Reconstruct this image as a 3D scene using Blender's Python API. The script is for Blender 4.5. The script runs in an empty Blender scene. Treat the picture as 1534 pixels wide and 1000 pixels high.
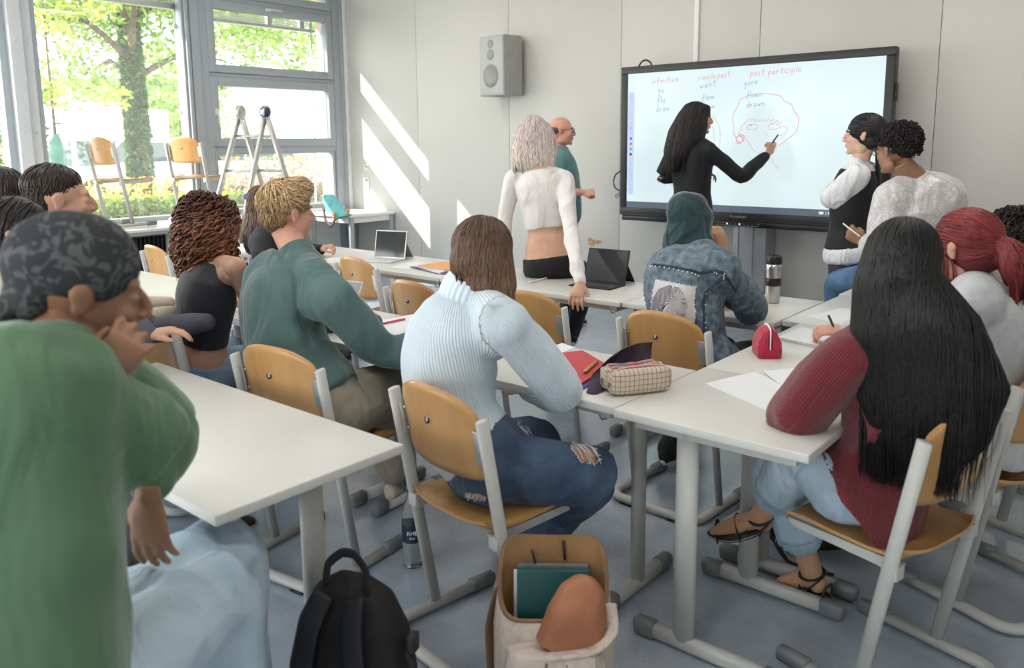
import bpy, bmesh, math, random
import numpy as np
from mathutils import Vector, Matrix, Quaternion
from mathutils.bvhtree import BVHTree
from mathutils import noise as mnoise

S = bpy.context.scene
COL = S.collection
PI = math.pi

# ------------------------------------------------------------------ camera
cam_data = bpy.data.cameras.new('camera')
cam = bpy.data.objects.new('camera', cam_data); COL.objects.link(cam)
cam.matrix_world = Matrix(((0.766453, -0.094305, 0.635339, 0), (0.642239, 0.126210, -0.756043, 0), (-0.008888, 0.987511, 0.157300, 1.55), (0, 0, 0, 1)))
cam_data.sensor_width = 36.0
cam_data.lens = 28.5383
cam_data.shift_y = -0.05867
cam_data.clip_start = 0.05; cam_data.clip_end = 300
cam_data.dof.use_dof = True
cam_data.dof.focus_distance = 3.9
cam_data.dof.aperture_fstop = cam_data.lens / 1000 / 0.0095
S.camera = cam

# ------------------------------------------------------------------ colour management
S.view_settings.view_transform = 'Standard'
S.view_settings.look = 'None'
S.view_settings.gamma = 1
S.view_settings.use_curve_mapping = False
EXPO = 0.75
S.view_settings.exposure = EXPO
S.cycles.max_bounces = 8; S.cycles.diffuse_bounces = 5; S.cycles.glossy_bounces = 3
S.cycles.transparent_max_bounces = 12; S.cycles.transmission_bounces = 6
S.cycles.sample_clamp_indirect = 6.0
S.cycles.caustics_reflective = False; S.cycles.caustics_refractive = False
S.cycles.use_denoising = True

# ------------------------------------------------------------------ world: bright hazy summer sky
W = bpy.data.worlds.new('sky'); S.world = W; W.use_nodes = True
wn = W.node_tree.nodes; wl = W.node_tree.links
bg = wn['Background']
tc = wn.new('ShaderNodeTexCoord'); sx = wn.new('ShaderNodeSeparateXYZ'); rp = wn.new('ShaderNodeValToRGB')
wl.new(tc.outputs['Generated'], sx.inputs[0]); wl.new(sx.outputs['Z'], rp.inputs[0]); wl.new(rp.outputs[0], bg.inputs[0])
rp.color_ramp.elements[0].position = 0.0; rp.color_ramp.elements[0].color = (1.0, 0.98, 0.94, 1)
rp.color_ramp.elements[1].position = 0.6; rp.color_ramp.elements[1].color = (0.78, 0.88, 1.0, 1)
bg.inputs['Strength'].default_value = 5.0

# ------------------------------------------------------------------ sun
sd = bpy.data.lights.new('sun', 'SUN'); sun = bpy.data.objects.new('sun', sd); COL.objects.link(sun)
SUN_DIR = Vector((1.08, 1.245, -1.0)).normalized()
sun.rotation_euler = SUN_DIR.to_track_quat('-Z', 'Y').to_euler()
sun.location = (-20, -20, 20)
sd.energy = 9.0; sd.angle = math.radians(0.6); sd.color = (1.0, 0.95, 0.87)

# ------------------------------------------------------------------ daylight portals in the window openings (no light of their own)
for (y0, y1, z0, z1) in ((3.10, 4.62, 0.8, 3.3), (4.9, 6.45, 0.85, 3.5), (1.2, 2.75, 0.8, 3.3), (-0.7, 0.85, 0.8, 3.3), (-2.6, -1.05, 0.8, 3.3)):
    pd = bpy.data.lights.new('window_portal', 'AREA'); pd.shape = 'RECTANGLE'; pd.size = z1 - z0; pd.size_y = y1 - y0
    po = bpy.data.objects.new('window_portal', pd); COL.objects.link(po)
    po.location = (-8.60, (y0 + y1) / 2, (z0 + z1) / 2); po.rotation_euler = (0, -PI / 2, 0)
    pd.cycles.is_portal = True

for (x0, x1) in ((-7.6, -5.2), (-4.9, -2.5), (-2.2, 0.2)):   # portals of the unseen rear windows, added for light from behind
    pd = bpy.data.lights.new('window_portal', 'AREA'); pd.shape = 'RECTANGLE'; pd.size = x1 - x0; pd.size_y = 1.75
    po = bpy.data.objects.new('window_portal', pd); COL.objects.link(po)
    po.location = ((x0 + x1) / 2, -3.12, 1.78); po.rotation_euler = (PI / 2, 0, 0)
    pd.cycles.is_portal = True
# ------------------------------------------------------------------ added fill light of unseen ceiling lamps (fixtures are built with the ceiling)
FILL_LAMPS = [(-6.3, 0.3), (-6.3, 2.6), (-6.3, 4.9), (-3.6, 0.3), (-3.6, 2.6), (-3.6, 4.9), (-0.9, 0.3), (-0.9, 2.6), (-0.9, 4.9)]
for (lx, ly) in FILL_LAMPS:
    ld = bpy.data.lights.new('added_ceiling_light', 'AREA'); ld.shape = 'RECTANGLE'; ld.size = 0.25; ld.size_y = 1.4
    lo = bpy.data.objects.new('added_ceiling_light', ld); COL.objects.link(lo)
    lo.location = (lx, ly, 3.575); ld.energy = 10; ld.color = (1.0, 0.95, 0.88)

# ------------------------------------------------------------------ small helpers
def tag(o, label=None, cat=None, group=None, kind=None):
    if label: o['label'] = label
    if cat: o['category'] = cat
    if group: o['group'] = group
    if kind: o['kind'] = kind
    return o
def empty(name, loc=(0, 0, 0), rz=0.0, **k):
    o = bpy.data.objects.new(name, None); COL.objects.link(o)
    o.location = loc; o.rotation_euler = (0, 0, rz); o.empty_display_size = 0.1
    return tag(o, **k)
def kids(o): return [c for c in bpy.data.objects if c.parent == o]
def copy_tree(o, parent=None):
    c = o.copy(); COL.objects.link(c); c.parent = parent
    for ch in kids(o): copy_tree(ch, c)
    return c

def mat(name, col, rough=0.6, metal=0.0, noise=0.0, nscale=8.0, bump=0.0, bscale=60.0, sheen=0.0, spec=0.5,
        trans=0.0, ior=1.45, emit=None, estr=0.0, sss=0.0, coat=0.0, col2=None, stretch=(1, 1, 1), alpha=1.0, detail=3, attr=None, wood=False, rib=None, fold=0.0, fscale=9.0):
    m = bpy.data.materials.new(name); m.use_nodes = True
    nt = m.node_tree; N = nt.nodes; L = nt.links; b = N['Principled BSDF']
    c = tuple(col) + (1,)
    b.inputs['Base Color'].default_value = c
    b.inputs['Roughness'].default_value = rough; b.inputs['Metallic'].default_value = metal
    b.inputs['IOR'].default_value = ior; b.inputs['Specular IOR Level'].default_value = spec
    b.inputs['Transmission Weight'].default_value = trans; b.inputs['Alpha'].default_value = alpha
    b.inputs['Coat Weight'].default_value = coat
    if sheen: b.inputs['Sheen Weight'].default_value = sheen; b.inputs['Sheen Roughness'].default_value = 0.4
    if sss: b.inputs['Subsurface Weight'].default_value = sss; b.inputs['Subsurface Radius'].default_value = (0.02, 0.008, 0.004); b.inputs['Subsurface Scale'].default_value = 0.4
    if emit: b.inputs['Emission Color'].default_value = tuple(emit) + (1,); b.inputs['Emission Strength'].default_value = estr
    tcn = N.new('ShaderNodeTexCoord'); mp = N.new('ShaderNodeMapping'); L.new(tcn.outputs['Object'], mp.inputs[0])
    mp.inputs['Scale'].default_value = stretch
    if noise or col2 is not None:
        n = N.new('ShaderNodeTexNoise'); n.inputs['Scale'].default_value = nscale; n.inputs['Detail'].default_value = detail
        L.new(mp.outputs[0], n.inputs['Vector'])
        r = N.new('ShaderNodeValToRGB'); L.new(n.outputs['Fac'], r.inputs[0])
        lo = tuple(max(0, x * (1 - noise)) for x in col) + (1,)
        hi = (tuple(min(1, x * (1 + noise)) for x in col) if col2 is None else tuple(col2)) + (1,)
        r.color_ramp.elements[0].position = 0.33; r.color_ramp.elements[1].position = 0.67
        r.color_ramp.elements[0].color = lo; r.color_ramp.elements[1].color = hi
        L.new(r.outputs[0], b.inputs['Base Color'])
    if attr:
        a = N.new('ShaderNodeAttribute'); a.attribute_name = attr
        L.new(a.outputs['Color'], b.inputs['Base Color'])
    nrm = None
    if rib and rib[0] == 'attr':  # knitted ribs following the garment
        ra = N.new('ShaderNodeAttribute'); ra.attribute_name = 'rib'; m1 = N.new('ShaderNodeMath'); m1.operation = 'MULTIPLY'; m1.inputs[1].default_value = 2 * PI / rib[1]; m2 = N.new('ShaderNodeMath'); m2.operation = 'SINE'
        L.new(ra.outputs['Fac'], m1.inputs[0]); L.new(m1.outputs[0], m2.inputs[0])
        bm0 = N.new('ShaderNodeBump'); bm0.inputs['Strength'].default_value = rib[2]; bm0.inputs['Distance'].default_value = 0.0025; L.new(m2.outputs[0], bm0.inputs['Height']); nrm = bm0
    elif rib:
        mp2 = N.new('ShaderNodeMapping'); L.new(tcn.outputs['Object'], mp2.inputs[0]); mp2.inputs['Rotation'].default_value = rib[0]
        w = N.new('ShaderNodeTexWave'); w.inputs['Scale'].default_value = rib[1]; w.inputs['Distortion'].default_value = 1.2; w.inputs['Detail'].default_value = 1; w.inputs['Detail Scale'].default_value = 0.6
        L.new(mp2.outputs[0], w.inputs['Vector'])
        bm0 = N.new('ShaderNodeBump'); bm0.inputs['Strength'].default_value = rib[2]; bm0.inputs['Distance'].default_value = 0.004
        L.new(w.outputs['Fac'], bm0.inputs['Height']); nrm = bm0
    if fold:
        nf = N.new('ShaderNodeTexNoise'); nf.inputs['Scale'].default_value = fscale; nf.inputs['Detail'].default_value = 2; nf.inputs['Distortion'].default_value = 1.5
        mpf = N.new('ShaderNodeMapping'); L.new(tcn.outputs['Object'], mpf.inputs[0]); mpf.inputs['Scale'].default_value = (1, 1, 0.45); mpf.inputs['Rotation'].default_value = (0.5, 0.3, 0.2)
        L.new(mpf.outputs[0], nf.inputs['Vector'])
        bf = N.new('ShaderNodeBump'); bf.inputs['Strength'].default_value = fold; bf.inputs['Distance'].default_value = 0.03
        L.new(nf.outputs['Fac'], bf.inputs['Height'])
        if nrm: L.new(nrm.outputs[0], bf.inputs['Normal'])
        nrm = bf
    if bump:
        n2 = N.new('ShaderNodeTexNoise'); n2.inputs['Scale'].default_value = bscale; n2.inputs['Detail'].default_value = 4
        L.new(mp.outputs[0], n2.inputs['Vector'])
        bm_ = N.new('ShaderNodeBump'); bm_.inputs['Strength'].default_value = bump; bm_.inputs['Distance'].default_value = 0.004
        L.new(n2.outputs['Fac'], bm_.inputs['Height'])
        if nrm: L.new(nrm.outputs[0], bm_.inputs['Normal'])
        nrm = bm_
    if nrm: L.new(nrm.outputs[0], b.inputs['Normal'])
    return m

def wood_mat(name, c1, c2, rough=0.38, axis=(1, 1, 1)):
    m = mat(name, c1, rough, coat=0.15)
    nt = m.node_tree; N = nt.nodes; L = nt.links; b = N['Principled BSDF']
    tcn = N.new('ShaderNodeTexCoord'); mp = N.new('ShaderNodeMapping'); L.new(tcn.outputs['Object'], mp.inputs[0]); mp.inputs['Scale'].default_value = axis
    n = N.new('ShaderNodeTexNoise'); n.inputs['Scale'].default_value = 14; n.inputs['Detail'].default_value = 6; n.inputs['Distortion'].default_value = 0.4
    L.new(mp.outputs[0], n.inputs['Vector'])
    r = N.new('ShaderNodeValToRGB'); L.new(n.outputs['Fac'], r.inputs[0])
    r.color_ramp.elements[0].position = 0.3; r.color_ramp.elements[1].position = 0.75
    r.color_ramp.elements[0].color = tuple(c1) + (1,); r.color_ramp.elements[1].color = tuple(c2) + (1,)
    L.new(r.outputs[0], b.inputs['Base Color'])
    return m

class MB:
    """collects shapes; build() links them as one mesh object"""
    def __init__(s): s.v = []; s.f = []; s.m = []; s.sm = []; s.cur = 0
    def add(s, vs, fs, smooth=True, mi=None):
        o = len(s.v); s.v.extend([tuple(v) for v in vs])
        for f in fs: s.f.append(tuple(o + i for i in f)); s.m.append(s.cur if mi is None else mi); s.sm.append(smooth)
        return s
    def box(s, lo, hi, bev=0.0, mi=None, M=None):
        x0, y0, z0 = lo; x1, y1, z1 = hi
        if bev <= 0:
            vs = [(x0, y0, z0), (x1, y0, z0), (x1, y1, z0), (x0, y1, z0), (x0, y0, z1), (x1, y0, z1), (x1, y1, z1), (x0, y1, z1)]
            fs = [(0, 3, 2, 1), (4, 5, 6, 7), (0, 1, 5, 4), (1, 2, 6, 5), (2, 3, 7, 6), (3, 0, 4, 7)]
            if M is not None: vs = [M @ Vector(v) for v in vs]
            return s.add(vs, fs, False, mi)
        bm = bmesh.new(); bmesh.ops.create_cube(bm, size=1)
        for v in bm.verts: v.co = Vector(((x0 + x1) / 2 + v.co.x * (x1 - x0), (y0 + y1) / 2 + v.co.y * (y1 - y0), (z0 + z1) / 2 + v.co.z * (z1 - z0)))
        bmesh.ops.bevel(bm, geom=bm.edges[:], offset=bev, segments=3, affect='EDGES', profile=0.5)
        vs = [(M @ v.co if M is not None else v.co.copy()) for v in bm.verts]; bm.verts.index_update()
        s.add(vs, [[v.index for v in f.verts] for f in bm.faces], True, mi); bm.free(); return s
    def rings(s, rings, cap=True, closed=False, smooth=True, mi=None, uclose=True):
        n = len(rings[0]); vs = [p for r in rings for p in r]; fs = []
        R = len(rings)
        for i in range(R if closed else R - 1):
            a = i * n; b = ((i + 1) % R) * n
            for j in range(n if uclose else n - 1):
                k = (j + 1) % n; fs.append((a + j, a + k, b + k, b + j))
        if cap and not closed and uclose:
            fs.append(tuple(range(n))[::-1]); fs.append(tuple(range((R - 1) * n, R * n)))
        return s.add(vs, fs, smooth, mi)
    def sweep(s, pts, ra, rb=None, ref=(0, 0, 1), n=10, cap=True, closed=False, mi=None, smooth=True, sq=1.0):
        """tube along pts; ra across, rb along the reference direction; sq<1 squares the section"""
        P = [Vector(p) for p in pts]; R = []; K = len(P)
        if not hasattr(ra, '__len__'): ra = [ra] * K
        rb = ra if rb is None else (rb if hasattr(rb, '__len__') else [rb] * K)
        ref = Vector(ref).normalized(); up = None
        for i, p in enumerate(P):
            t = (P[(i + 1) % K] - P[i - 1]) if closed else (P[min(i + 1, K - 1)] - P[max(i - 1, 0)])
            t = t.normalized() if t.length > 1e-9 else Vector((0, 0, 1))
            if up is None: up = ref - t * ref.dot(t); up = up if up.length > 1e-3 else t.orthogonal()
            else:
                u2 = ref - t * ref.dot(t); up = u2 if u2.length > 0.15 else up - t * up.dot(t)
            up = up.normalized(); sd_ = t.cross(up).normalized()
            ring = []
            for j in range(n):
                a = 2 * PI * (j + 0.5) / n; ca, sa = math.cos(a), math.sin(a)
                if sq != 1.0: ca = math.copysign(abs(ca) ** sq, ca); sa = math.copysign(abs(sa) ** sq, sa)
                ring.append(p + sd_ * ra[i] * ca + up * rb[i] * sa)
            R.append(ring)
        return s.rings(R, cap, closed, smooth, mi)
    def lathe(s, prof, c=(0, 0, 0), n=24, mi=None, M=None, cap=True):
        R = []
        for (r, z) in prof:
            ring = [Vector((c[0] + r * math.cos(2 * PI * j / n), c[1] + r * math.sin(2 * PI * j / n), c[2] + z)) for j in range(n)]
            if M is not None: ring = [M @ p for p in ring]
            R.append(ring)
        return s.rings(R, cap, False, True, mi)
    def ball(s, c, r, n=16, m=10, M=None, mi=None):
        r = (r, r, r) if not hasattr(r, '__len__') else r; R = []
        for i in range(1, m):
            a = PI * i / m
            ring = [Vector((r[0] * math.sin(a) * math.cos(2 * PI * j / n), r[1] * math.sin(a) * math.sin(2 * PI * j / n), -r[2] * math.cos(a))) for j in range(n)]
            R.append([(M @ p if M is not None else p) + Vector(c) for p in ring])
        return s.rings(R, True, False, True, mi)
    def quad(s, a, b, c, d, mi=None, smooth=False): return s.add([a, b, c, d], [(0, 1, 2, 3)], smooth, mi)
    def prism(s, poly, axis, lo, hi, mi=None, smooth=False):
        """extrude 2-D polygon along axis 0/1/2"""
        def p3(p, h):
            q = list(p); q.insert(axis, h); return tuple(q)
        n = len(poly); vs = [p3(p, lo) for p in poly] + [p3(p, hi) for p in poly]
        fs = [tuple(range(n))[::-1], tuple(range(n, 2 * n))] + [(i, (i + 1) % n, n + (i + 1) % n, n + i) for i in range(n)]
        return s.add(vs, fs, smooth, mi)
    def mesh(s, name):
        me = bpy.data.meshes.new(name); me.from_pydata(s.v, [], s.f)
        me.polygons.foreach_set('material_index', s.m); me.polygons.foreach_set('use_smooth', s.sm); me.update()
        return me
    def build(s, name, mats, parent=None, fixn=True, **k):
        me = s.mesh(name)
        if fixn:
            bm = bmesh.new(); bm.from_mesh(me); bmesh.ops.recalc_face_normals(bm, faces=bm.faces[:]); bm.to_mesh(me); bm.free()
        for m in (mats if isinstance(mats, (list, tuple)) else [mats]): me.materials.append(m)
        o = bpy.data.objects.new(name, me); COL.objects.link(o); o.parent = parent
        return tag(o, **k)

def rbar(a, b, ra, rb=None, ref=(0, 0, 1), n=12): return MB().sweep([a, b], ra, rb, ref, n)

M_ = {}
M_['wall'] = mat('painted_wall_panel', (0.585, 0.57, 0.53), 0.55, noise=0.012, nscale=2.0, bump=0.04, bscale=180)
M_['white'] = mat('white_paint', (0.78, 0.78, 0.77), 0.45, noise=0.02)
M_['ceil'] = mat('ceiling_white', (0.80, 0.79, 0.77), 0.8, noise=0.02)
M_['frame'] = mat('grey_window_frame', (0.37, 0.40, 0.43), 0.42, noise=0.02)
M_['frame2'] = mat('pale_column_paint', (0.58, 0.59, 0.60), 0.5, noise=0.02)
M_['chrome'] = mat('chrome', (0.7, 0.7, 0.7), 0.2, metal=1.0, noise=0.02)
M_['powder'] = mat('light_grey_powder_coat', (0.50, 0.495, 0.47), 0.38, noise=0.03, nscale=20)
M_['cap'] = mat('grey_plastic', (0.17, 0.18, 0.19), 0.5, noise=0.05)
M_['desk'] = mat('grey_laminate', (0.63, 0.615, 0.585), 0.33, noise=0.015, nscale=30, bump=0.02, bscale=300)
M_['black'] = mat('black_plastic', (0.014, 0.014, 0.015), 0.35, noise=0.1)
M_['blackm'] = mat('matt_black', (0.02, 0.02, 0.022), 0.7, noise=0.15, bump=0.2, bscale=200)
M_['dkgrey'] = mat('dark_grey', (0.07, 0.07, 0.075), 0.5, noise=0.1)
M_['wood'] = wood_mat('beech_plywood', (0.50, 0.26, 0.092), (0.59, 0.33, 0.13), 0.35, (1, 1, 0.12))
M_['woodedge'] = wood_mat('plywood_edge', (0.42, 0.20, 0.07), (0.62, 0.36, 0.16), 0.5, (0.3, 0.3, 6))
M_['navy'] = mat('navy_print', (0.02, 0.02, 0.07), 0.4, noise=0.05)
M_['whitep'] = mat('white_print', (0.85, 0.85, 0.85), 0.4, noise=0.01)
M_['paper'] = mat('paper', (0.76, 0.77, 0.79), 0.6, noise=0.015, nscale=4)
M_['alu'] = mat('aluminium', (0.62, 0.60, 0.56), 0.35, metal=0.85, noise=0.06, nscale=30)

# ------------------------------------------------------------------ the room
WY = 6.75; WX = -8.39; CZ = 3.62; XR = 1.6; YB = -3.0
def struct(mb, name, m, parent=None, fixn=True):
    o = mb.build(name, m, parent, fixn)
    if parent is None: o['kind'] = 'structure'
    return o
# floor: blue-grey flecked linoleum
fm = mat('blue_linoleum', (0.16, 0.20, 0.265), 0.22, spec=0.75, ior=1.55)
nt = fm.node_tree; N = nt.nodes; L = nt.links; b = N['Principled BSDF']
tcn = N.new('ShaderNodeTexCoord')
n1 = N.new('ShaderNodeTexNoise'); n1.inputs['Scale'].default_value = 6; n1.inputs['Detail'].default_value = 8; n1.inputs['Roughness'].default_value = 0.7
r1 = N.new('ShaderNodeValToRGB'); L.new(tcn.outputs['Object'], n1.inputs['Vector']); L.new(n1.outputs['Fac'], r1.inputs[0])
r1.color_ramp.elements[0].position = 0.35; r1.color_ramp.elements[1].position = 0.68
r1.color_ramp.elements[0].color = (0.31, 0.36, 0.43, 1); r1.color_ramp.elements[1].color = (0.40, 0.45, 0.52, 1)
vo = N.new('ShaderNodeTexVoronoi'); vo.inputs['Scale'].default_value = 38; L.new(tcn.outputs['Object'], vo.inputs['Vector'])
r2 = N.new('ShaderNodeValToRGB'); L.new(vo.outputs['Distance'], r2.inputs[0])
r2.color_ramp.elements[0].position = 0.07; r2.color_ramp.elements[0].color = (1, 1, 1, 1); r2.color_ramp.elements[1].position = 0.14; r2.color_ramp.elements[1].color = (0, 0, 0, 1)
mx = N.new('ShaderNodeMixRGB'); mx.inputs[2].default_value = (0.60, 0.63, 0.67, 1); L.new(r2.outputs[0], mx.inputs[0]); L.new(r1.outputs[0], mx.inputs[1])
n3 = N.new('ShaderNodeTexNoise'); n3.inputs['Scale'].default_value = 25; L.new(tcn.outputs['Object'], n3.inputs['Vector'])
mxf = N.new('ShaderNodeMath'); mxf.operation = 'MULTIPLY'; L.new(r2.outputs[0], mxf.inputs[0]); L.new(n3.outputs['Fac'], mxf.inputs[1]); L.new(mxf.outputs[0], mx.inputs[0])
L.new(mx.outputs[0], b.inputs['Base Color'])
r3 = N.new('ShaderNodeMapRange'); L.new(n1.outputs['Fac'], r3.inputs[0]); r3.inputs[3].default_value = 0.10; r3.inputs[4].default_value = 0.22; L.new(r3.outputs[0], b.inputs['Roughness'])
struct(MB().box((WX - 0.1, YB, -0.1), (XR, WY + 0.1, 0)), 'floor', fm)
struct(MB().box((WX - 0.1, YB, CZ), (XR, WY + 0.1, CZ + 0.1)), 'ceiling', M_['ceil'])
# front wall of wide painted boards with narrow dark joints
seams = [-7.10, -5.69, -4.295, -2.925, -1.54, -0.17, 1.2]
fw = MB(); xs = [WX - 0.1] + seams + [XR + 0.1]
for a, c in zip(xs[:-1], xs[1:]):
    fw.box((a + 0.0025, WY, 0), (c - 0.0025, WY + 0.02, CZ), bev=0.0015)
fw.box((WX - 0.1, WY + 0.006, 0), (XR + 0.1, WY + 0.12, CZ), mi=1)
struct(fw, 'wall_front', [M_['wall'], M_['dkgrey']])
struct(MB().box((XR, YB, 0), (XR + 0.1, WY + 0.1, CZ)), 'wall_right', M_['wall'])
wb_ = MB(); wb_.box((WX - 0.1, YB - 0.1, 0), (XR + 0.1, YB, 0.9)); wb_.box((WX - 0.1, YB - 0.1, 2.65), (XR + 0.1, YB, CZ))
for (a, c) in ((WX - 0.1, -7.6), (-5.2, -4.9), (-2.5, -2.2), (0.2, XR + 0.1)): wb_.box((a, YB - 0.1, 0.9), (c, YB, 2.65))
struct(wb_, 'wall_back', M_['wall'])
# white cover strip running up the wall
struct(MB().box((-3.53, WY - 0.022, 2.2), (-3.485, WY, CZ), bev=0.004), 'trim_1', M_['white'])
# skirting
struct(MB().box((WX, WY - 0.015, 0), (XR, WY, 0.07), bev=0.004), 'baseboard_front', M_['cap'])
# window wall: sill wall, lintel, columns, frames
wl_ = MB()
wl_.box((WX - 0.22, YB, 0), (WX, WY, 0.79))
wl_.box((WX - 0.22, YB, 3.50), (WX, WY, CZ))
for (a, c) in ((YB, -2.75), (-0.98, -0.78), (0.93, 1.13), (6.66, WY)): wl_.box((WX - 0.22, a, 0.79), (WX, c, 3.5))
struct(wl_, 'wall_left', M_['white'])
# broad column at the left edge of the picture, stepped profile
cl = MB(); cl.box((WX - 0.22, 2.86, 0.0), (WX + 0.0, 3.10, CZ)); cl.box((WX, 2.88, 0.0), (WX + 0.10, 2.99, CZ), bev=0.006); cl.box((WX, 3.0, 0.0), (WX + 0.045, 3.09, CZ), bev=0.006)
for z in (0.9, 1.7, 2.5, 3.2):
    for y in (2.93, 3.05): cl.lathe([(0.0, 0), (0.009, 0.0), (0.009, 0.004), (0.0, 0.006)], n=10, M=Matrix.Translation((WX + (0.10 if y < 3 else 0.045), y, z)) @ Matrix.Rotation(PI / 2, 4, 'Y'))
struct(cl, 'trim_2', M_['frame2'])
cl2 = MB(); cl2.box((WX - 0.2, 4.62, 0.0), (WX + 0.02, 4.86, CZ), bev=0.004); cl2.box((WX + 0.02, 4.66, 0.0), (WX + 0.035, 4.76, CZ), bev=0.004); cl2.box((WX + 0.02, 4.60, 0.79), (WX + 0.05, 4.635, CZ), bev=0.004)
struct(cl2, 'trim_3', M_['frame'])
cl3 = MB(); cl3.box((WX - 0.2, 6.55, 0.0), (WX + 0.01, 6.67, CZ), bev=0.004); cl3.box((WX - 0.1, 6.66, 0), (WX + 0.03, 6.70, CZ), bev=0.003); cl3.box((WX - 0.1, 6.70, 0), (WX + 0.045, WY, CZ), bev=0.003, mi=1)
struct(cl3, 'trim_4', [M_['frame'], M_['white']])
gl = bpy.data.materials.new('window_glass'); gl.use_nodes = True
g = gl.node_tree; g.nodes.remove(g.nodes['Principled BSDF']); tr = g.nodes.new('ShaderNodeBsdfTransparent'); gs = g.nodes.new('ShaderNodeBsdfGlossy'); gs.inputs["Roughness"].default_value = 0.02
mxs = g.nodes.new('ShaderNodeMixShader'); fr = g.nodes.new("ShaderNodeLayerWeight"); fr.inputs[0].default_value = 0.16
g.links.new(fr.outputs[1], mxs.inputs[0]); g.links.new(tr.outputs[0], mxs.inputs[1]); g.links.new(gs.outputs[0], mxs.inputs[2]); g.links.new(mxs.outputs[0], g.nodes['Material Output'].inputs[0])
tr.inputs[0].default_value = (0.97, 0.985, 0.98, 1)
veil = g.nodes.new('ShaderNodeBsdfTranslucent'); veil.inputs[0].default_value = (0.9, 0.9, 0.88, 1); mxd = g.nodes.new('ShaderNodeMixShader'); mxd.inputs[0].default_value = 0.02   # whitish veil mixed into the glass to haze the outside view
g.links.new(mxs.outputs[0], mxd.inputs[1]); g.links.new(veil.outputs[0], mxd.inputs[2]); g.links.new(mxd.outputs[0], g.nodes['Material Output'].inputs[0])
def frame_rect(mb, y0, y1, z0, z1, w, x0, x1, bev=0.006, mi=None):
    mb.box((x0, y0, z0), (x1, y0 + w, z1), bev=bev, mi=mi); mb.box((x0, y1 - w, z0), (x1, y1, z1), bev=bev, mi=mi)
    mb.box((x0, y0 + w, z0), (x1, y1 - w, z0 + w), bev=bev, mi=mi); mb.box((x0, y0 + w, z1 - w), (x1, y1 - w, z1), bev=bev, mi=mi)
def big_window(k, y0, y1):
    w = MB(); frame_rect(w, y0 - 0.03, y1 + 0.03, 0.76, 3.52, 0.075, WX - 0.10, WX + 0.012)
    o = struct(w, 'window_%d' % k, M_['frame'])
    MB().box((WX - 0.055, y0 + 0.04, 0.83), (WX - 0.048, y1 - 0.04, 3.45)).build('pane', gl, o)
    v = MB()
    v.box((WX - 0.19, y0, 3.0), (WX - 0.12, y1, 3.06), bev=0.004)
    for i in range(9): v.box((WX - 0.19, y0 + 0.02, 3.07 + i * 0.045), (WX - 0.13, y1 - 0.02, 3.075 + i * 0.045))
    for y in (y0 + 0.2, (y0 + y1) / 2, y1 - 0.2): v.box((WX - 0.175, y - 0.02, 3.04), (WX - 0.14, y + 0.02, 3.5))
    v.build('blind', M_['alu'], o)
    r = MB()
    for y in (y0 + 0.03, y1 - 0.03): r.sweep([(WX - 0.14, y, 0.8), (WX - 0.14, y, 3.5)], 0.012, n=8)
    for y in (y0 + 0.05, y1 - 0.05):
        for z in (1.0, 1.9, 2.8): r.box((WX - 0.12, y - 0.02, z), (WX - 0.10, y + 0.02, z + 0.05), bev=0.004)
    r.build('blind_rail', M_['white'], o)
    return o
big_window(1, 3.10, 4.62); big_window(3, 1.13, 2.86); big_window(4, -0.78, 0.93); big_window(5, -2.75, -0.98)
# right window: fixed frame with four stacked sashes
wr = MB(); frame_rect(wr, 4.84, 6.60, 0.76, 3.56, 0.06, WX - 0.10, WX)
for (a, c) in ((1.49, 1.56), (2.30, 2.36), (3.13, 3.19)): wr.box((WX - 0.10, 4.9, a), (WX, 6.54, c), bev=0.004)
w2 = struct(wr, 'window_2', M_['frame'])
def sash(y0, y1, z0, z1, w, deep):
    s = MB(); frame_rect(s, y0, y1, z0, z1, w, WX - 0.09, WX + deep, bev=0.008); s_ = s.build('sash', M_['frame'], w2)
    MB().box((WX - 0.05, y0 + w - 0.01, z0 + w - 0.01), (WX - 0.043, y1 - w + 0.01, z1 - w + 0.01)).build('pane', gl, s_); return s_
sash(4.86, 6.54, 1.555, 2.315, 0.092, 0.022); sash(4.86, 6.54, 2.365, 3.135, 0.09, 0.022); sash(4.86, 6.54, 3.19, 3.53, 0.085, 0.022); sash(4.87, 6.52, 0.81, 1.50, 0.035, 0.004)
h1 = MB(); h1.box((WX + 0.022, 4.895, 1.90), (WX + 0.034, 4.925, 1.97), bev=0.004); h1.sweep([(WX + 0.03, 4.91, 1.955), (WX + 0.065, 4.91, 1.955), (WX + 0.07, 4.91, 1.93), (WX + 0.07, 4.91, 1.80)], 0.009, n=8); h1.build('handle', M_['white'], w2)
h2 = MB(); h2.box((WX + 0.022, 5.60, 3.085), (WX + 0.034, 5.67, 3.115), bev=0.004); h2.sweep([(WX + 0.03, 5.62, 3.10), (WX + 0.06, 5.62, 3.10), (WX + 0.065, 5.66, 3.10), (WX + 0.065, 5.80, 3.10)], 0.009, n=8); h2.build('handle', M_['white'], w2)
v = MB(); v.box((WX - 0.19, 4.92, 2.93), (WX - 0.13, 6.4, 2.965), bev=0.003)
for i in range(4): v.box((WX - 0.19, 4.94, 2.975 + i * 0.02), (WX - 0.13, 6.38, 2.98 + i * 0.02))
for y in (4.97, 5.75, 6.2): v.box((WX - 0.175, y - 0.03, 2.955), (WX - 0.12, y + 0.03, 3.06))
v.build('blind', M_['alu'], w2)
rr = mat('red_brick_paint', (0.50, 0.30, 0.28), 0.7, noise=0.1)
MB().box((WX - 0.34, 6.57, 0.5), (WX - 0.24, 6.85, 3.6)).build('reveal', rr, w2)
MB().sweep([(WX - 0.14, 6.30, 0.8), (WX - 0.14, 6.35, 3.5)], 0.014, n=8).build('blind_rail', M_['white'], w2)
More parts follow.
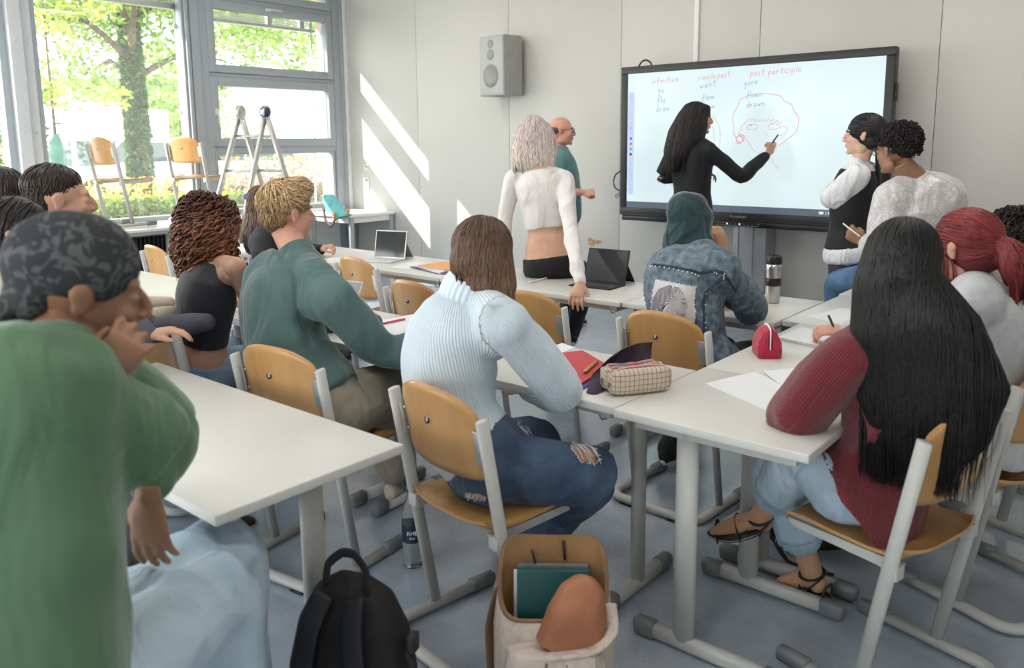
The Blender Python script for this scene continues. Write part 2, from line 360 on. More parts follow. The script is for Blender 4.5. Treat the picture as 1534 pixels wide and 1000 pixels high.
struct(MB().box((WX - 0.02, 3.10, 0.74), (WX + 0.06, 4.62, 0.79), bev=0.008), 'trim_5', M_['white'])
struct(MB().box((WX - 0.02, 4.86, 0.74), (WX + 0.06, 6.60, 0.79), bev=0.008), 'trim_6', M_['white'])
for k_, (a, c) in enumerate(((-7.6, -5.2), (-4.9, -2.5), (-2.2, 0.2))):  # rear windows, out of view, added to brighten people's backs
    w = MB(); frame_rect(w, a, c, 0.9, 2.65, 0.07, -0.04, 0.04); w.v = [(v[1], YB - 0.05 + v[0], v[2]) for v in w.v]; w.box(((a + c) / 2 - 0.03, YB - 0.09, 0.95), ((a + c) / 2 + 0.03, YB - 0.01, 2.6))
    o_ = struct(w, 'window_%d' % (6 + k_), M_['frame']); MB().box((a + 0.06, YB - 0.055, 0.96), (c - 0.06, YB - 0.049, 2.59)).build('pane', gl, o_)
# unseen overhang added outside to cut the sun off at the top
struct(MB().box((WX - 0.93, YB - 1, 3.56), (WX - 0.2, WY + 1, 3.72)), 'added_sun_overhang', M_['white'])
# housings for the unseen ceiling lamps added to brighten the room
for (lx, ly) in FILL_LAMPS:
    o = empty('added_ceiling_lamp', (lx, ly, 3.62), label='long white ceiling lamp, unseen, added to brighten the class', cat='ceiling lamp', group='added ceiling lamps')
    MB().box((-0.15, -0.75, -0.035), (0.15, 0.75, 0), bev=0.008).build('housing', M_['white'], o)
# wall speaker
sp = empty('wall_speaker', (-5.62, WY, 2.02), label='grey loudspeaker box mounted high on the front wall', cat='loudspeaker')
grey = mat('speaker_grey', (0.37, 0.37, 0.35), 0.6, noise=0.05, bump=0.2, bscale=400)
grl = mat('speaker_grille', (0.43, 0.44, 0.43), 0.5, noise=0.04, bump=0.3, bscale=700)
drk = mat('speaker_cone_grey', (0.33, 0.33, 0.30), 0.6, noise=0.05, bump=0.3, bscale=700)
SPM = Matrix.Rotation(math.radians(-8), 4, 'Z')
MB().box((-0.20, -0.30, 0.03), (0.18, -0.045, 0.63), bev=0.006, M=SPM).build('cabinet', grey, sp)
MB().box((-0.19, -0.306, 0.04), (0.17, -0.298, 0.62), bev=0.002, M=SPM).build('grille', grl, sp)
c_ = MB()
for (x, z, r) in ((-0.02, 0.55, 0.043), (-0.02, 0.445, 0.055), (-0.02, 0.23, 0.118)):
    c_.lathe([(0, 0), (r, 0), (r, 0.003), (0, 0.003)], n=32, M=SPM @ Matrix.Translation((x, -0.3055, z)) @ Matrix.Rotation(PI / 2, 4, 'X'))
c_.build('driver', drk, sp)
MB().box((-0.06, -0.05, 0.1), (0.06, 0, 0.5), bev=0.004).build('bracket', M_['cap'], sp)
# outlets
for (z, lb) in ((1.29, 'single white socket on the sunlit front wall, topmost'), (1.118, 'white wall socket, upper of the joined pair'), (1.035, 'white wall socket, lower of the joined pair')):
    o = empty('wall_socket', (-8.05, WY, z), label=lb, cat='socket', group='wall sockets by the window')
    MB().box((-0.038, -0.012, -0.04), (0.038, 0, 0.04), bev=0.004).build('plate', M_['white'], o)
    MB().lathe([(0.02, 0), (0.022, 0.004), (0.0, 0.001)], n=20, M=Matrix.Translation((0, -0.011, 0)) @ Matrix.Rotation(PI / 2, 4, 'X')).build('insert', mat('socket_beige', (0.6, 0.5, 0.38), 0.5, noise=0.02), o)
# bare patch where paint came off
st = MB(); pts = []
for i in range(22):
    a = 2 * PI * i / 22; r = 0.075 * (1 + 0.35 * math.sin(3 * a + 1) + 0.2 * math.sin(7 * a)); pts.append((-4.6 + r * math.cos(a), 0.575 + 0.45 * r * math.sin(a)))
st.prism(pts, 1, WY - 0.002, WY + 0.001); struct(st, 'trim_7', mat('bare_plaster_patch', (0.45, 0.28, 0.16), 0.8, noise=0.3, nscale=30))
# radiators under the windows
def radiator(y0, y1, label):
    o = empty('radiator', (WX + 0.10, (y0 + y1) / 2, 0.12), label=label, cat='radiator', group='radiators under the windows')
    n = int((y1 - y0) / 0.045); r = MB()
    for i in range(n):
        y = y0 - (y0 + y1) / 2 + (i + 0.5) * 0.045
        r.box((-0.04, y - 0.014, 0), (0.05, y + 0.014, 0.52), bev=0.008)
    r.build('column_bank', M_['black'], o)
    MB().sweep([(0, (y0 - y1) / 2, 0.05), (0, (y1 - y0) / 2, 0.05)], 0.018, n=8).build('pipe', M_['black'], o)
radiator(1.3, 2.8, 'black ribbed radiator at the column left of the window chairs'); radiator(3.2, 4.55, 'black ribbed radiator below the wide window'); radiator(4.95, 5.75, 'black ribbed radiator below the window beside the front wall')

# ------------------------------------------------------------------ school chair
def digit6(mb, c, s, M, mi=None):
    pts = []
    for i in range(9):
        a = math.radians(60 + i * 25); pts.append((c[0] + s * 0.42 * math.cos(a) , c[1] + 0.15 * s + s * 0.62 * math.sin(a)))
    pts = [(s * 0.30, s * 0.62), (s * 0.05, s * 0.72), (-s * 0.25, s * 0.45), (-s * 0.38, 0.0), (-s * 0.32, -s * 0.38), (0, -s * 0.62), (s * 0.32, -s * 0.38), (s * 0.34, -s * 0.08), (s * 0.05, s * 0.12), (-s * 0.28, -s * 0.05)]
    mb.sweep([M @ Vector((p[0] + c[0], p[1] + c[1], 0.0012)) for p in pts], s * 0.13, 0.0008, ref=M.to_3x3() @ Vector((0, 0, 1)), n=6, mi=mi)
def make_chair(badge=True):
    r = empty('school_chair')
    W2 = 0.215
    # plywood backrest, bowed, between the tops of the uprights
    nu, nv = 22, 10; th = 0.010
    def bk(u, v, off):
        hw = 0.192; x = u * hw
        top = 0.868 - 0.068 * abs(u) ** 2.8 - 0.03 * max(0, abs(u) - 0.9) / 0.1
        bot = 0.60 + 0.012 * abs(u) ** 3 + 0.02 * max(0, abs(u) - 0.9) / 0.1
        z = bot + (top - bot) * v
        y = -0.235 + (0.80 - z) * 0.18 - 0.034 * (1 - u * u) + 0.012
        return Vector((x, y + off, z))
    mb = MB()
    for off in (0, th): mb.rings([[bk(-1 + 2 * i / nu, j / nv, off) for i in range(nu + 1)] for j in range(nv + 1)], cap=False, uclose=False)
    edge = [(-1 + 2 * i / nu, 1) for i in range(nu + 1)] + [(1, 1 - j / nv) for j in range(1, nv + 1)] + [(1 - 2 * i / nu, 0) for i in range(1, nu + 1)] + [(-1, j / nv) for j in range(1, nv)]
    mb.rings([[bk(u, v, 0) for u, v in edge], [bk(u, v, th) for u, v in edge]], cap=False, mi=1)
    back = mb.build('backrest', [M_['wood'], M_['woodedge']], r, fixn=False)
    md = back.modifiers.new('s', 'WELD'); md.merge_threshold = 0.0004
    if badge:
        q = bk(0.0, 0.58, -0.0008); M = Matrix.Translation((q.x - 0.02, q.y, q.z)) @ Matrix.Rotation(math.radians(-10.3), 4, 'X') @ Matrix.Rotation(PI / 2, 4, 'X')
        d = MB(); d.lathe([(0, 0), (0.0125, 0), (0.0125, 0.0008), (0, 0.0008)], n=24, M=M, mi=0)
        digit6(d, (0, 0), 0.0095, M, 1); d.build('number_badge', [M_['navy'], M_['whitep']], back)
    # seat: bent plywood
    s = MB(); prof = [(-0.215, 0.474), (-0.185, 0.460), (-0.10, 0.452), (0.02, 0.455), (0.11, 0.462), (0.16, 0.458), (0.185, 0.446), (0.198, 0.428)]
    def seat(u, k, off):
        y, z = prof[k]; hw = 0.20 - 0.014 * (k == 0) - 0.02 * max(0, abs(k - 7) < 1)
        return Vector((u * hw, y - (0.02 * abs(u) ** 4 if k > 5 else -0.03 * abs(u) ** 4 if k == 0 else 0), z + 0.012 * abs(u) ** 3 - off))
    for off in (0, th): s.rings([[seat(-1 + i / 8, k, off) for i in range(17)] for k in range(8)], cap=False, uclose=False)
    edge = [(-1 + i / 8, 0) for i in range(17)] + [(1, k) for k in range(1, 8)] + [(1 - i / 8, 7) for i in range(1, 17)] + [(-1, k) for k in range(6, 0, -1)]
    s.rings([[seat(u, k, 0) for u, k in edge], [seat(u, k, th) for u, k in edge]], cap=False, mi=1)
    so = s.build('seat', [M_['wood'], M_['woodedge']], r, fixn=False)
    for sg in (-1, 1):
        x = sg * W2
        MB().sweep([(x, -0.095, 0.03), (x, -0.170, 0.45), (x, -0.235, 0.805), (x, -0.2353, 0.8065)], [0.0125, 0.0125, 0.0125, 0.008], [0.021, 0.021, 0.021, 0.012], ref=(0, 1, 0), n=14).build('upright', M_['powder'], r)
        b = MB(); b.box((sg * 0.168 - 0.012, -0.002, -0.05), (sg * 0.168 + 0.030 * (sg > 0) + 0.0, 0.002, 0.05), bev=0.0015, M=Matrix.Translation((sg * 0.012, -0.224, 0.715)) @ Matrix.Rotation(math.radians(10.3), 4, 'X'))
        for z in (0.68, 0.75): b.ball((sg * 0.176, -0.233 + (0.80 - z) * 0.18, z), (0.005, 0.003, 0.005), 8, 6)
        b.build('bracket', M_['alu'], r)
        rail = MB(); rail.prism([(-0.175, 0.40), (-0.12, 0.418), (0.13, 0.424), (0.155, 0.430), (0.16, 0.446), (-0.19, 0.448)], 0, x - sg * 0.030 - 0.008, x - sg * 0.030 + 0.008); rail.box((x - sg * 0.015 - 0.02, -0.19, 0.405), (x - sg * 0.015 + 0.02, -0.15, 0.445), bev=0.003); rail.build('seat_rail', M_['powder'], r)
        MB().sweep([(x, 0.055, 0.024), (x, 0.06, 0.024), (x, 0.155, 0.022), (x, 0.16, 0.022)], [0.014, 0.021, 0.020, 0.014], [0.017, 0.024, 0.022, 0.015], n=12, sq=0.6).build('foot_cap', M_['cap'], r)
    R_ = 0.07; path = [(-W2, 0.07, 0.022)]
    for i in range(7):
        a = PI + i * PI / 12; path.append((-W2 + R_ + R_ * math.cos(a), -0.22 + R_ * math.sin(a), 0.022))
    for i in range(7):
        a = 1.5 * PI + i * PI / 12; path.append((W2 - R_ + R_ * math.cos(a), -0.22 + R_ * math.sin(a), 0.022))
    path.append((W2, 0.07, 0.022))
    MB().sweep(path, 0.021, 0.017, n=12).build('floor_runner', M_['powder'], r)
    for x in (-0.15, 0.15): MB().box((x * 0.8 - 0.03, -0.310, 0.0), (x * 0.8 + 0.03, -0.265, 0.010), bev=0.003).build('floor_pad', M_['black'], r)
    return r
chair0 = make_chair(); chair0_used = [False]
def chair(x, y, rot_deg, label, z=0.0, group='school chairs with beech plywood seats'):
    o = copy_tree(chair0) if chair0_used[0] else chair0
    chair0_used[0] = True
    o.location = (x, y, z); o.rotation_euler = (0, 0, math.radians(rot_deg)); tag(o, label, 'chair', group); return o
for (x, y, r_, lb) in (
    (-1.611, 1.834, -8.3, 'beech chair under the seated woman in the pale blue sweater'),
    (-2.45, 1.815, 8, 'beech chair behind the man in the green sweatshirt'),
    (-1.631, 3.152, -3, 'beech chair with a number badge behind the studded denim jacket'),
    (-0.632, 2.415, 75.3, 'beech chair under the woman with very long black hair'),
    (-0.483, 3.106, 66, 'beech chair under the person in the grey hoodie'),
    (-2.40, 3.19, 2, 'empty beech chair half hidden right of the brown-haired woman'),
    (-3.04, 3.06, -3, 'empty beech chair between the green sweatshirt and the pale blue sweater'),
    (-3.98, 3.46, -4, 'empty beech chair partly behind the green sweatshirt shoulder'),
    (-5.65, 3.0, -3, 'sunlit empty beech chair standing by the dark radiator'),
    (-7.25, 4.62, -30, 'beech chair with only its top and seat showing beyond the window desk'),
    (-3.38, 1.83, 2, 'chair under the curly-haired woman in the black top'),
    (-1.40, 0.42, -22, 'blurred chair under the person in the green sweatshirt and headscarf'),
    (-0.50, 3.86, 72, 'chair at the right edge under the person with dark curls'),
    (-4.95, 3.22, -20, 'beech chair under the person in black with long ombre hair'),
    (-3.18, 1.23, -25, 'chair under the blurred bearded man'),
    (-3.75, 1.37, -25, 'chair under the blurred person in beige at the left edge'),
    (-2.98, 0.72, -15, 'chair under the blurred person with tied-up black hair')): chair(x, y, r_, lb)
chair(-8.10, 3.72, 8, z=0.79, label='chair put up on the window desk, left of the two')
chair(-8.10, 4.52, 22, z=0.79, label='chair put up on the window desk, right of the two')

# ------------------------------------------------------------------ school table
def table(x0, x1, y0, y1, label, z=0.75, along='x', legoff=0.0, group='grey school tables', inset=0.07, footlen=None, hooks=True):
    """table top over x0..x1, y0..y1; legs at the two ends of its long direction"""
    cx, cy = (x0 + x1) / 2, (y0 + y1) / 2; rz = 0.0 if along == 'x' else PI / 2
    Lx, Ly = ((x1 - x0), (y1 - y0)) if along == 'x' else ((y1 - y0), (x1 - x0))
    o = empty('school_table', (cx, cy, 0), rz, label=label, cat='table', group=group)
    MB().box((-Lx / 2 + 0.001, -Ly / 2 + 0.001, z - 0.026), (Lx / 2 - 0.001, Ly / 2 - 0.001, z), bev=0.0035).build('tabletop', M_['desk'], o)
    fr_ = MB()
    for s_ in (-1, 1): fr_.box((-Lx / 2 + 0.07, s_ * (Ly / 2 - 0.09) - 0.012, z - 0.066), (Lx / 2 - 0.07, s_ * (Ly / 2 - 0.09) + 0.012, z - 0.027), bev=0.002)
    for s_ in (-1, 1): fr_.box((s_ * (Lx / 2 - inset) - 0.02, -Ly / 2 + 0.05, z - 0.062), (s_ * (Lx / 2 - inset) + 0.02, Ly / 2 - 0.05, z - 0.027), bev=0.002)
    fr_.build('frame', M_['powder'], o)
    fl = footlen or (Ly - 0.10)
    for s_ in (-1, 1):
        x = s_ * (Lx / 2 - inset)
        MB().sweep([(x, legoff, 0.04), (x, legoff, z - 0.03)], 0.021, 0.036, ref=(0, 1, 0), n=16).build('leg', M_['powder'], o)
        ft = MB().sweep([(x, -fl / 2 + 0.05, 0.032), (x, fl / 2 - 0.05, 0.032)], 0.020, 0.024, n=14, sq=0.7).build('foot', M_['powder'], o)
        for q in (-1, 1):
            MB().sweep([(x, q * (fl / 2 - 0.075), 0.032), (x, q * (fl / 2 - 0.07), 0.032), (x, q * (fl / 2 - 0.008), 0.030), (x, q * fl / 2, 0.029)], [0.018, 0.024, 0.024, 0.016], [0.022, 0.029, 0.028, 0.020], n=14, sq=0.55).build('foot_cap', M_['cap'], ft)
        if hooks:
            h = MB(); hy = -Ly / 2 + 0.03
            h.sweep([(x - s_ * 0.02, hy + 0.02, z - 0.03), (x - s_ * 0.02, hy + 0.02, z - 0.055), (x - s_ * 0.02, hy + 0.035, z - 0.075), (x - s_ * 0.02, hy + 0.06, z - 0.078), (x - s_ * 0.02, hy + 0.08, z - 0.06), (x - s_ * 0.02, hy + 0.08, z - 0.03)], 0.003, n=8)
            h.build('bag_hook', M_['alu'], o)
    return o
table(-1.30, -0.70, 2.02, 2.63, 'grey table under the red-sleeved elbow, nearest right', along='y', legoff=0.08)
table(-1.30, -0.70, 2.632, 3.545, 'grey table carrying the small red pouch', along='y', legoff=0.1)
table(-1.385, -0.78, 3.55, 4.35, 'grey table with papers in front of the grey hoodie writer', along='y')
table(-1.40, -0.80, 4.355, 5.2, 'grey table on which the person in the white satin shirt sits', along='y')
table(-2.60, -1.302, 2.035, 2.568, 'grey table with the red folder and the checked pencil case')
table(-3.90, -2.602, 2.035, 2.568, 'grey table in front of the man in the green sweatshirt')
table(-5.28, -3.98, 1.885, 2.48, 'grey table left of the curly-haired woman')
table(-2.19, -1.39, 3.475, 4.12, 'grey table carrying the steel thermos cup')
table(-3.49, -2.192, 3.46, 4.06, 'grey table the blonde woman in the white top sits on')
table(-4.79, -3.492, 3.46, 4.06, 'grey table with the orange folder and the silver tablet')
table(-6.09, -4.792, 3.47, 4.07, 'grey table at the window end of the second row')
table(-2.95, -1.58, 0.86, 1.42, 'blurred grey table in the left foreground', legoff=0.07, inset=0.14)
table(-8.36, -7.60, 2.62, 4.12, 'pale table along the window holding a raised chair', z=0.785, along='y')
table(-8.36, -7.62, 4.125, 5.25, 'pale table beyond it holding the other raised chair', z=0.785, along='y')
# plain white side table against the front wall
wt = empty('side_table', (-7.92, 6.38, 0), label='small white side table with square legs against the front wall', cat='table')
MB().box((-0.42, -0.36, 0.72), (0.40, 0.345, 0.75), bev=0.004).build('tabletop', M_['white'], wt)
a_ = MB(); a_.box((-0.36, -0.32, 0.65), (0.36, -0.30, 0.72)); a_.box((0.34, -0.32, 0.65), (0.36, 0.32, 0.72)); a_.build('apron', M_['white'], wt)
for (x, y) in ((-0.36, -0.31), (0.36, -0.31), (-0.36, 0.31), (0.36, 0.31)): MB().box((x - 0.022, y - 0.022, 0), (x + 0.022, y + 0.022, 0.72), bev=0.003).build('leg', M_['frame'], wt)

# ------------------------------------------------------------------ figure building
rng = random.Random(7)
def V(*a): return Vector(a[0]) if len(a) == 1 else Vector(a)
def lerp(a, b, t): return a + (b - a) * t
def baked(mb, name, voxel, smooth=3, mats=None, parent=None, fn=None, fac=0.6):
    """unite overlapping closed shapes into one continuous surface"""
    me = mb.mesh('tmp'); o = bpy.data.objects.new('tmp', me); COL.objects.link(o)
    m = o.modifiers.new('r', 'REMESH'); m.mode = 'VOXEL'; m.voxel_size = voxel; m.use_smooth_shade = True
    s = o.modifiers.new('s', 'SMOOTH'); s.factor = fac; s.iterations = smooth
    dg = bpy.context.evaluated_depsgraph_get(); dg.update()
    me2 = bpy.data.meshes.new_from_object(o.evaluated_get(dg)); me2.name = name
    bpy.data.objects.remove(o); bpy.data.meshes.remove(me)
    me2.materials.clear()
    for q in (mats if isinstance(mats, (list, tuple)) else [mats]): me2.materials.append(q)
    if fn:
        n = len(me2.vertices); co = np.empty(n * 3, 'f'); no = np.empty(n * 3, 'f')
        me2.vertices.foreach_get('co', co); me2.vertices.foreach_get('normal', no)
        co = fn(co.reshape(-1, 3), no.reshape(-1, 3), me2); me2.vertices.foreach_set('co', co.astype('f').ravel()); me2.update()
    me2.polygons.foreach_set('use_smooth', [True] * len(me2.polygons))
    r = bpy.data.objects.new(name, me2); COL.objects.link(r); r.parent = parent
    return r
def catmull(pts, rad, k=5):
    P = [V(p) for p in pts]; out = []; ro = []
    for i in range(len(P) - 1):
        p0 = P[max(i - 1, 0)]; p1 = P[i]; p2 = P[i + 1]; p3 = P[min(i + 2, len(P) - 1)]
        for j in range(k):
            t = j / k; t2 = t * t; t3 = t2 * t
            q = 0.5 * ((2 * p1) + (p2 - p0) * t + (2 * p0 - 5 * p1 + 4 * p2 - p3) * t2 + (3 * p1 - p0 - 3 * p2 + p3) * t3)
            out.append(lerp(lerp(p1, p2, t), q, 0.6)); ro.append(lerp(rad[i], rad[i + 1], t))
    out.append(P[-1]); ro.append(rad[-1]); return out, ro
def limb(mb, pts, rad, n=16, flat=1.0, ref=(0, 0, 1), k=5):
    p, r = catmull(pts, rad, k); mb.sweep(p, r, [x * flat for x in r], ref=ref, n=n)
    mb.ball(p[0], r[0] * 0.98, 12, 8); mb.ball(p[-1], r[-1] * 0.98, 12, 8)
# vectorised value noise used for cloth folds
_rs = np.random.RandomState(3); _perm = _rs.permutation(256); _perm = np.concatenate([_perm, _perm, _perm]); _val = _rs.rand(256) * 2 - 1
def vnoise(p):
    i = np.floor(p).astype(int); f = p - i; f = f * f * (3 - 2 * f); i &= 255
    def h(a, b, c): return _val[_perm[_perm[_perm[(i[:, 0] + a) & 255] + ((i[:, 1] + b) & 255)] + ((i[:, 2] + c) & 255)]]
    x0 = h(0, 0, 0) * (1 - f[:, 0]) + h(1, 0, 0) * f[:, 0]; x1 = h(0, 1, 0) * (1 - f[:, 0]) + h(1, 1, 0) * f[:, 0]
    x2 = h(0, 0, 1) * (1 - f[:, 0]) + h(1, 0, 1) * f[:, 0]; x3 = h(0, 1, 1) * (1 - f[:, 0]) + h(1, 1, 1) * f[:, 0]
    a = x0 * (1 - f[:, 1]) + x1 * f[:, 1]; b = x2 * (1 - f[:, 1]) + x3 * f[:, 1]
    return a * (1 - f[:, 2]) + b * f[:, 2]
def folds(amp=0.006, freq=9.0, axis=(0.4, 0.3, 1.0), stretch=0.35, seed=0.0, extra=None):
    """cloth folds running along axis"""
    ax = V(axis).normalized(); q = ax.to_track_quat('Z', 'Y').to_matrix().transposed()
    R = np.array(q)
    def fn(co, no, me):
        p = co @ R.T * freq; p[:, 2] *= stretch; p += seed
        w = vnoise(p * 0.6 + 9.7) * 0.8
        n = vnoise(p + w[:, None]); n2 = vnoise(p * 2.1 + 5.3)
        d = (1 - np.abs(n) * 2.2).clip(-0.6, 1) * 0.75 + n2 * 0.35 - 0.2
        co = co + no * (d * amp)[:, None]
        if extra is not None: co = extra(co, no, me)
        return co
    return fn
PROF = {  # t, half width, half depth, depth offset
 'm': [(-0.16, 0.09, 0.08, -0.01), (-0.08, 0.155, 0.115, -0.01), (0.02, 0.172, 0.125, -0.008), (0.15, 0.160, 0.115, 0), (0.32, 0.146, 0.105, 0.004), (0.5, 0.155, 0.110, 0), (0.68, 0.172, 0.118, -0.005), (0.82, 0.175, 0.112, -0.01), (0.92, 0.140, 0.088, -0.008), (0.97, 0.095, 0.068, 0), (1.02, 0.06, 0.055, 0.004)],
 'f': [(-0.16, 0.09, 0.08, -0.01), (-0.08, 0.165, 0.12, -0.012), (0.03, 0.178, 0.130, -0.012), (0.15, 0.158, 0.112, -0.004), (0.32, 0.125, 0.090, 0.008), (0.5, 0.132, 0.098, 0.004), (0.68, 0.146, 0.108, 0), (0.82, 0.148, 0.098, -0.008), (0.92, 0.118, 0.076, -0.006), (0.97, 0.080, 0.060, 0), (1.02, 0.052, 0.05, 0.004)]}
def torso(mb, J, sex, off=0.0, t0=-0.16, t1=1.02, sc=1.0, prof=None, n=30, shoulders=True, flare=0.0):
    pr = prof or PROF[sex]; pel, nk = V(J['pel']), V(J['neck']); mid = V(J['mid']) if 'mid' in J else lerp(pel, nk, 0.5)
    hx = (V(J['hipR']) - V(J['hipL'])).normalized(); sx_ = (V(J['shR']) - V(J['shL'])).normalized()
    def pos(t):
        c = 2 * mid - 0.5 * (pel + nk); return (1 - t) ** 2 * pel + 2 * t * (1 - t) * c + t * t * nk
    R = []; K = 26
    for i in range(K + 1):
        t = t0 + (t1 - t0) * i / K
        for a, b in zip(pr[:-1], pr[1:]):
            if t <= b[0] + 1e-9: break
        u = min(1, max(0, (t - a[0]) / (b[0] - a[0]))); u = u * u * (3 - 2 * u) * 0.5 + u * 0.5
        rx = lerp(a[1], b[1], u) * sc + off; ry = lerp(a[2], b[2], u) * sc + off; oy = lerp(a[3], b[3], u) * sc
        if flare: k_ = max(0, 1 - (t - t0) / 0.3); rx += flare * k_; ry += flare * k_
        p = pos(t); tg = (pos(t + 0.02) - pos(t - 0.02)).normalized(); x = hx.lerp(sx_, min(1, max(0, t))).normalized()
        x = (x - tg * x.dot(tg)).normalized(); y = tg.cross(x).normalized()
        ring = []
        for j in range(n):
            a2 = 2 * PI * j / n; ca, sa = math.cos(a2), math.sin(a2)
            ca = math.copysign(abs(ca) ** 0.88, ca); sa = math.copysign(abs(sa) ** 0.88, sa)
            ring.append(p + x * rx * ca + y * (ry * sa + oy))
        R.append(ring)
    mb.rings(R)
    return pos
def hand(mb, wrist, d, back, side, curl=(0.35, 0.4, 0.3), sc=1.0, thumb=0.5, spread=0.08, fist=False, index=None):
    """d: finger direction, back: direction of the back of the hand, side +1: thumb on d x back side"""
    y = V(d).normalized(); z = V(back); z = (z - y * z.dot(y)).normalized(); x = y.cross(z).normalized() * side
    w = V(wrist)
    def T(p): return w + (x * p[0] + y * p[1] + z * p[2]) * sc
    mb.sweep([T((0, -0.02, 0)), T((0, 0.01, 0)), T((0.002, 0.04, 0)), T((0.0, 0.075, 0.001)), T((0, 0.092, -0.001))], [0.024 * sc, 0.028 * sc, 0.038 * sc, 0.041 * sc, 0.034 * sc], [0.018 * sc, 0.017 * sc, 0.016 * sc, 0.013 * sc, 0.010 * sc], ref=z, n=16)
    for k, (fx, ln, r) in enumerate(((0.031, 0.072, 0.0088), (0.0105, 0.080, 0.0090), (-0.0105, 0.075, 0.0085), (-0.0305, 0.060, 0.0076))):
        c = curl if not (index and k == 0) else index
        a = 0.0; p = Vector((fx, 0.082 - 0.006 * (k == 3), 0)); pts = [T((fx * 0.9, 0.055, 0)), T(p)]; sa = (fx / 0.03) * spread
        for q, (seg, cu) in enumerate(zip((0.45, 0.31, 0.24), c)):
            a += cu * (1 + 0.06 * k); p = p + Vector((math.sin(sa) * math.cos(a), math.cos(sa) * math.cos(a), -math.sin(a))) * ln * seg; pts.append(T(p))
        rr = [r * 1.05 * sc, r * 1.1 * sc, r * 1.05 * sc, r * 0.95 * sc, r * 0.78 * sc]
        mb.sweep(pts, rr, n=10, ref=z); mb.ball(pts[-1], rr[-1], 10, 8)
        for q in (1, 2, 3): mb.ball(pts[q], rr[q] * 1.05, 10, 6)
    tb = [(0.018, 0.012, -0.004), (0.040, 0.036, -0.010), (0.058 - 0.02 * thumb, 0.062, -0.012 - 0.02 * thumb), (0.064 - 0.045 * thumb, 0.088 - 0.01 * thumb, -0.014 - 0.032 * thumb)]
    rr = [0.014 * sc, 0.0125 * sc, 0.0105 * sc, 0.008 * sc]
    mb.sweep([T(p) for p in tb], rr, n=10, ref=z); mb.ball(T(tb[-1]), rr[-1], 10, 8)
    return T
def head_matrix(c, fwd, up=(0, 0, 1), sc=1.0):
    y = V(fwd).normalized(); z = V(up); z = (z - y * z.dot(y)).normalized(); x = y.cross(z)
    m = Matrix((x, y, z)).transposed().to_4x4(); return Matrix.Translation(V(c)) @ m @ Matrix.Scale(sc, 4)
def ballM(mb, M, c, r, n=18, m=12, rot=None):
    B = MB().ball((0, 0, 0), r, n, m)
    vs = [M @ (V(c) + ((rot @ Vector(v)) if rot is not None else Vector(v))) for v in B.v]; mb.add(vs, B.f)
def head(mb, M, sex='m', face=True):
    ballM(mb, M, (0, -0.016, 0.030), (0.074, 0.094, 0.082), 24, 16)
    ballM(mb, M, (0, 0.028, -0.030), (0.060, 0.060, 0.078), 20, 14)
    ballM(mb, M, (0, 0.026, -0.078), (0.050 if sex == 'm' else 0.044, 0.052, 0.036), 18, 12)
    ballM(mb, M, (0, 0.068, -0.098), (0.020, 0.018, 0.016))
    ballM(mb, M, (0, 0.070, 0.024), (0.048, 0.018, 0.016))
    for s in (-1, 1):
        ballM(mb, M, (s * 0.036, 0.056, -0.028), (0.022, 0.024, 0.022))
        ballM(mb, M, (s * 0.050, 0.0, -0.070), (0.018, 0.035, 0.030))
        e = Matrix.Rotation(-0.25, 3, 'X') @ Matrix.Rotation(s * 0.35, 3, 'Z')
        ballM(mb, M, (s * 0.078, -0.008, -0.004), (0.0085, 0.017, 0.028), 14, 10, e)
        ballM(mb, M, (s * 0.083, -0.012, 0.010), (0.0075, 0.020, 0.019), 14, 10, e)
        ballM(mb, M, (s * 0.031, 0.073, 0.0), (0.016, 0.012, 0.011))
    mb.sweep([M @ V(0, 0.078, 0.018), M @ V(0, 0.094, 0.0), M @ V(0, 0.104, -0.020), M @ V(0, 0.104, -0.032), M @ V(0, 0.086, -0.040)], [0.008, 0.0085, 0.010, 0.012, 0.008], [0.008, 0.009, 0.011, 0.010, 0.006], ref=M.to_3x3() @ V(0, 1, 0.3), n=10)
    for s in (-1, 1): ballM(mb, M, (s * 0.011, 0.094, -0.034), (0.0075, 0.010, 0.007), 10, 8)
    ballM(mb, M, (0, 0.080, -0.057), (0.023, 0.014, 0.0075)); ballM(mb, M, (0, 0.080, -0.068), (0.020, 0.012, 0.007))
SK = {'light': (0.60, 0.345, 0.245), 'pale': (0.66, 0.42, 0.32), 'pink': (0.60, 0.31, 0.23), 'tan': (0.48, 0.26, 0.155), 'olive': (0.42, 0.235, 0.145), 'brown': (0.155, 0.075, 0.045), 'mid': (0.30, 0.155, 0.095)}
SKM = {}
def skin(k):
    if k not in SKM: SKM[k] = mat('skin_' + k, SK[k], 0.5, noise=0.09, nscale=14, bump=0.06, bscale=220, sss=0.12, spec=0.4)
    return SKM[k]
eye_w = mat('eye_white', (0.75, 0.73, 0.70), 0.2, noise=0.01); iris = mat('iris_brown', (0.05, 0.03, 0.02), 0.1, noise=0.01)
lipm = mat('lip_skin', (0.45, 0.16, 0.13), 0.4, noise=0.05)
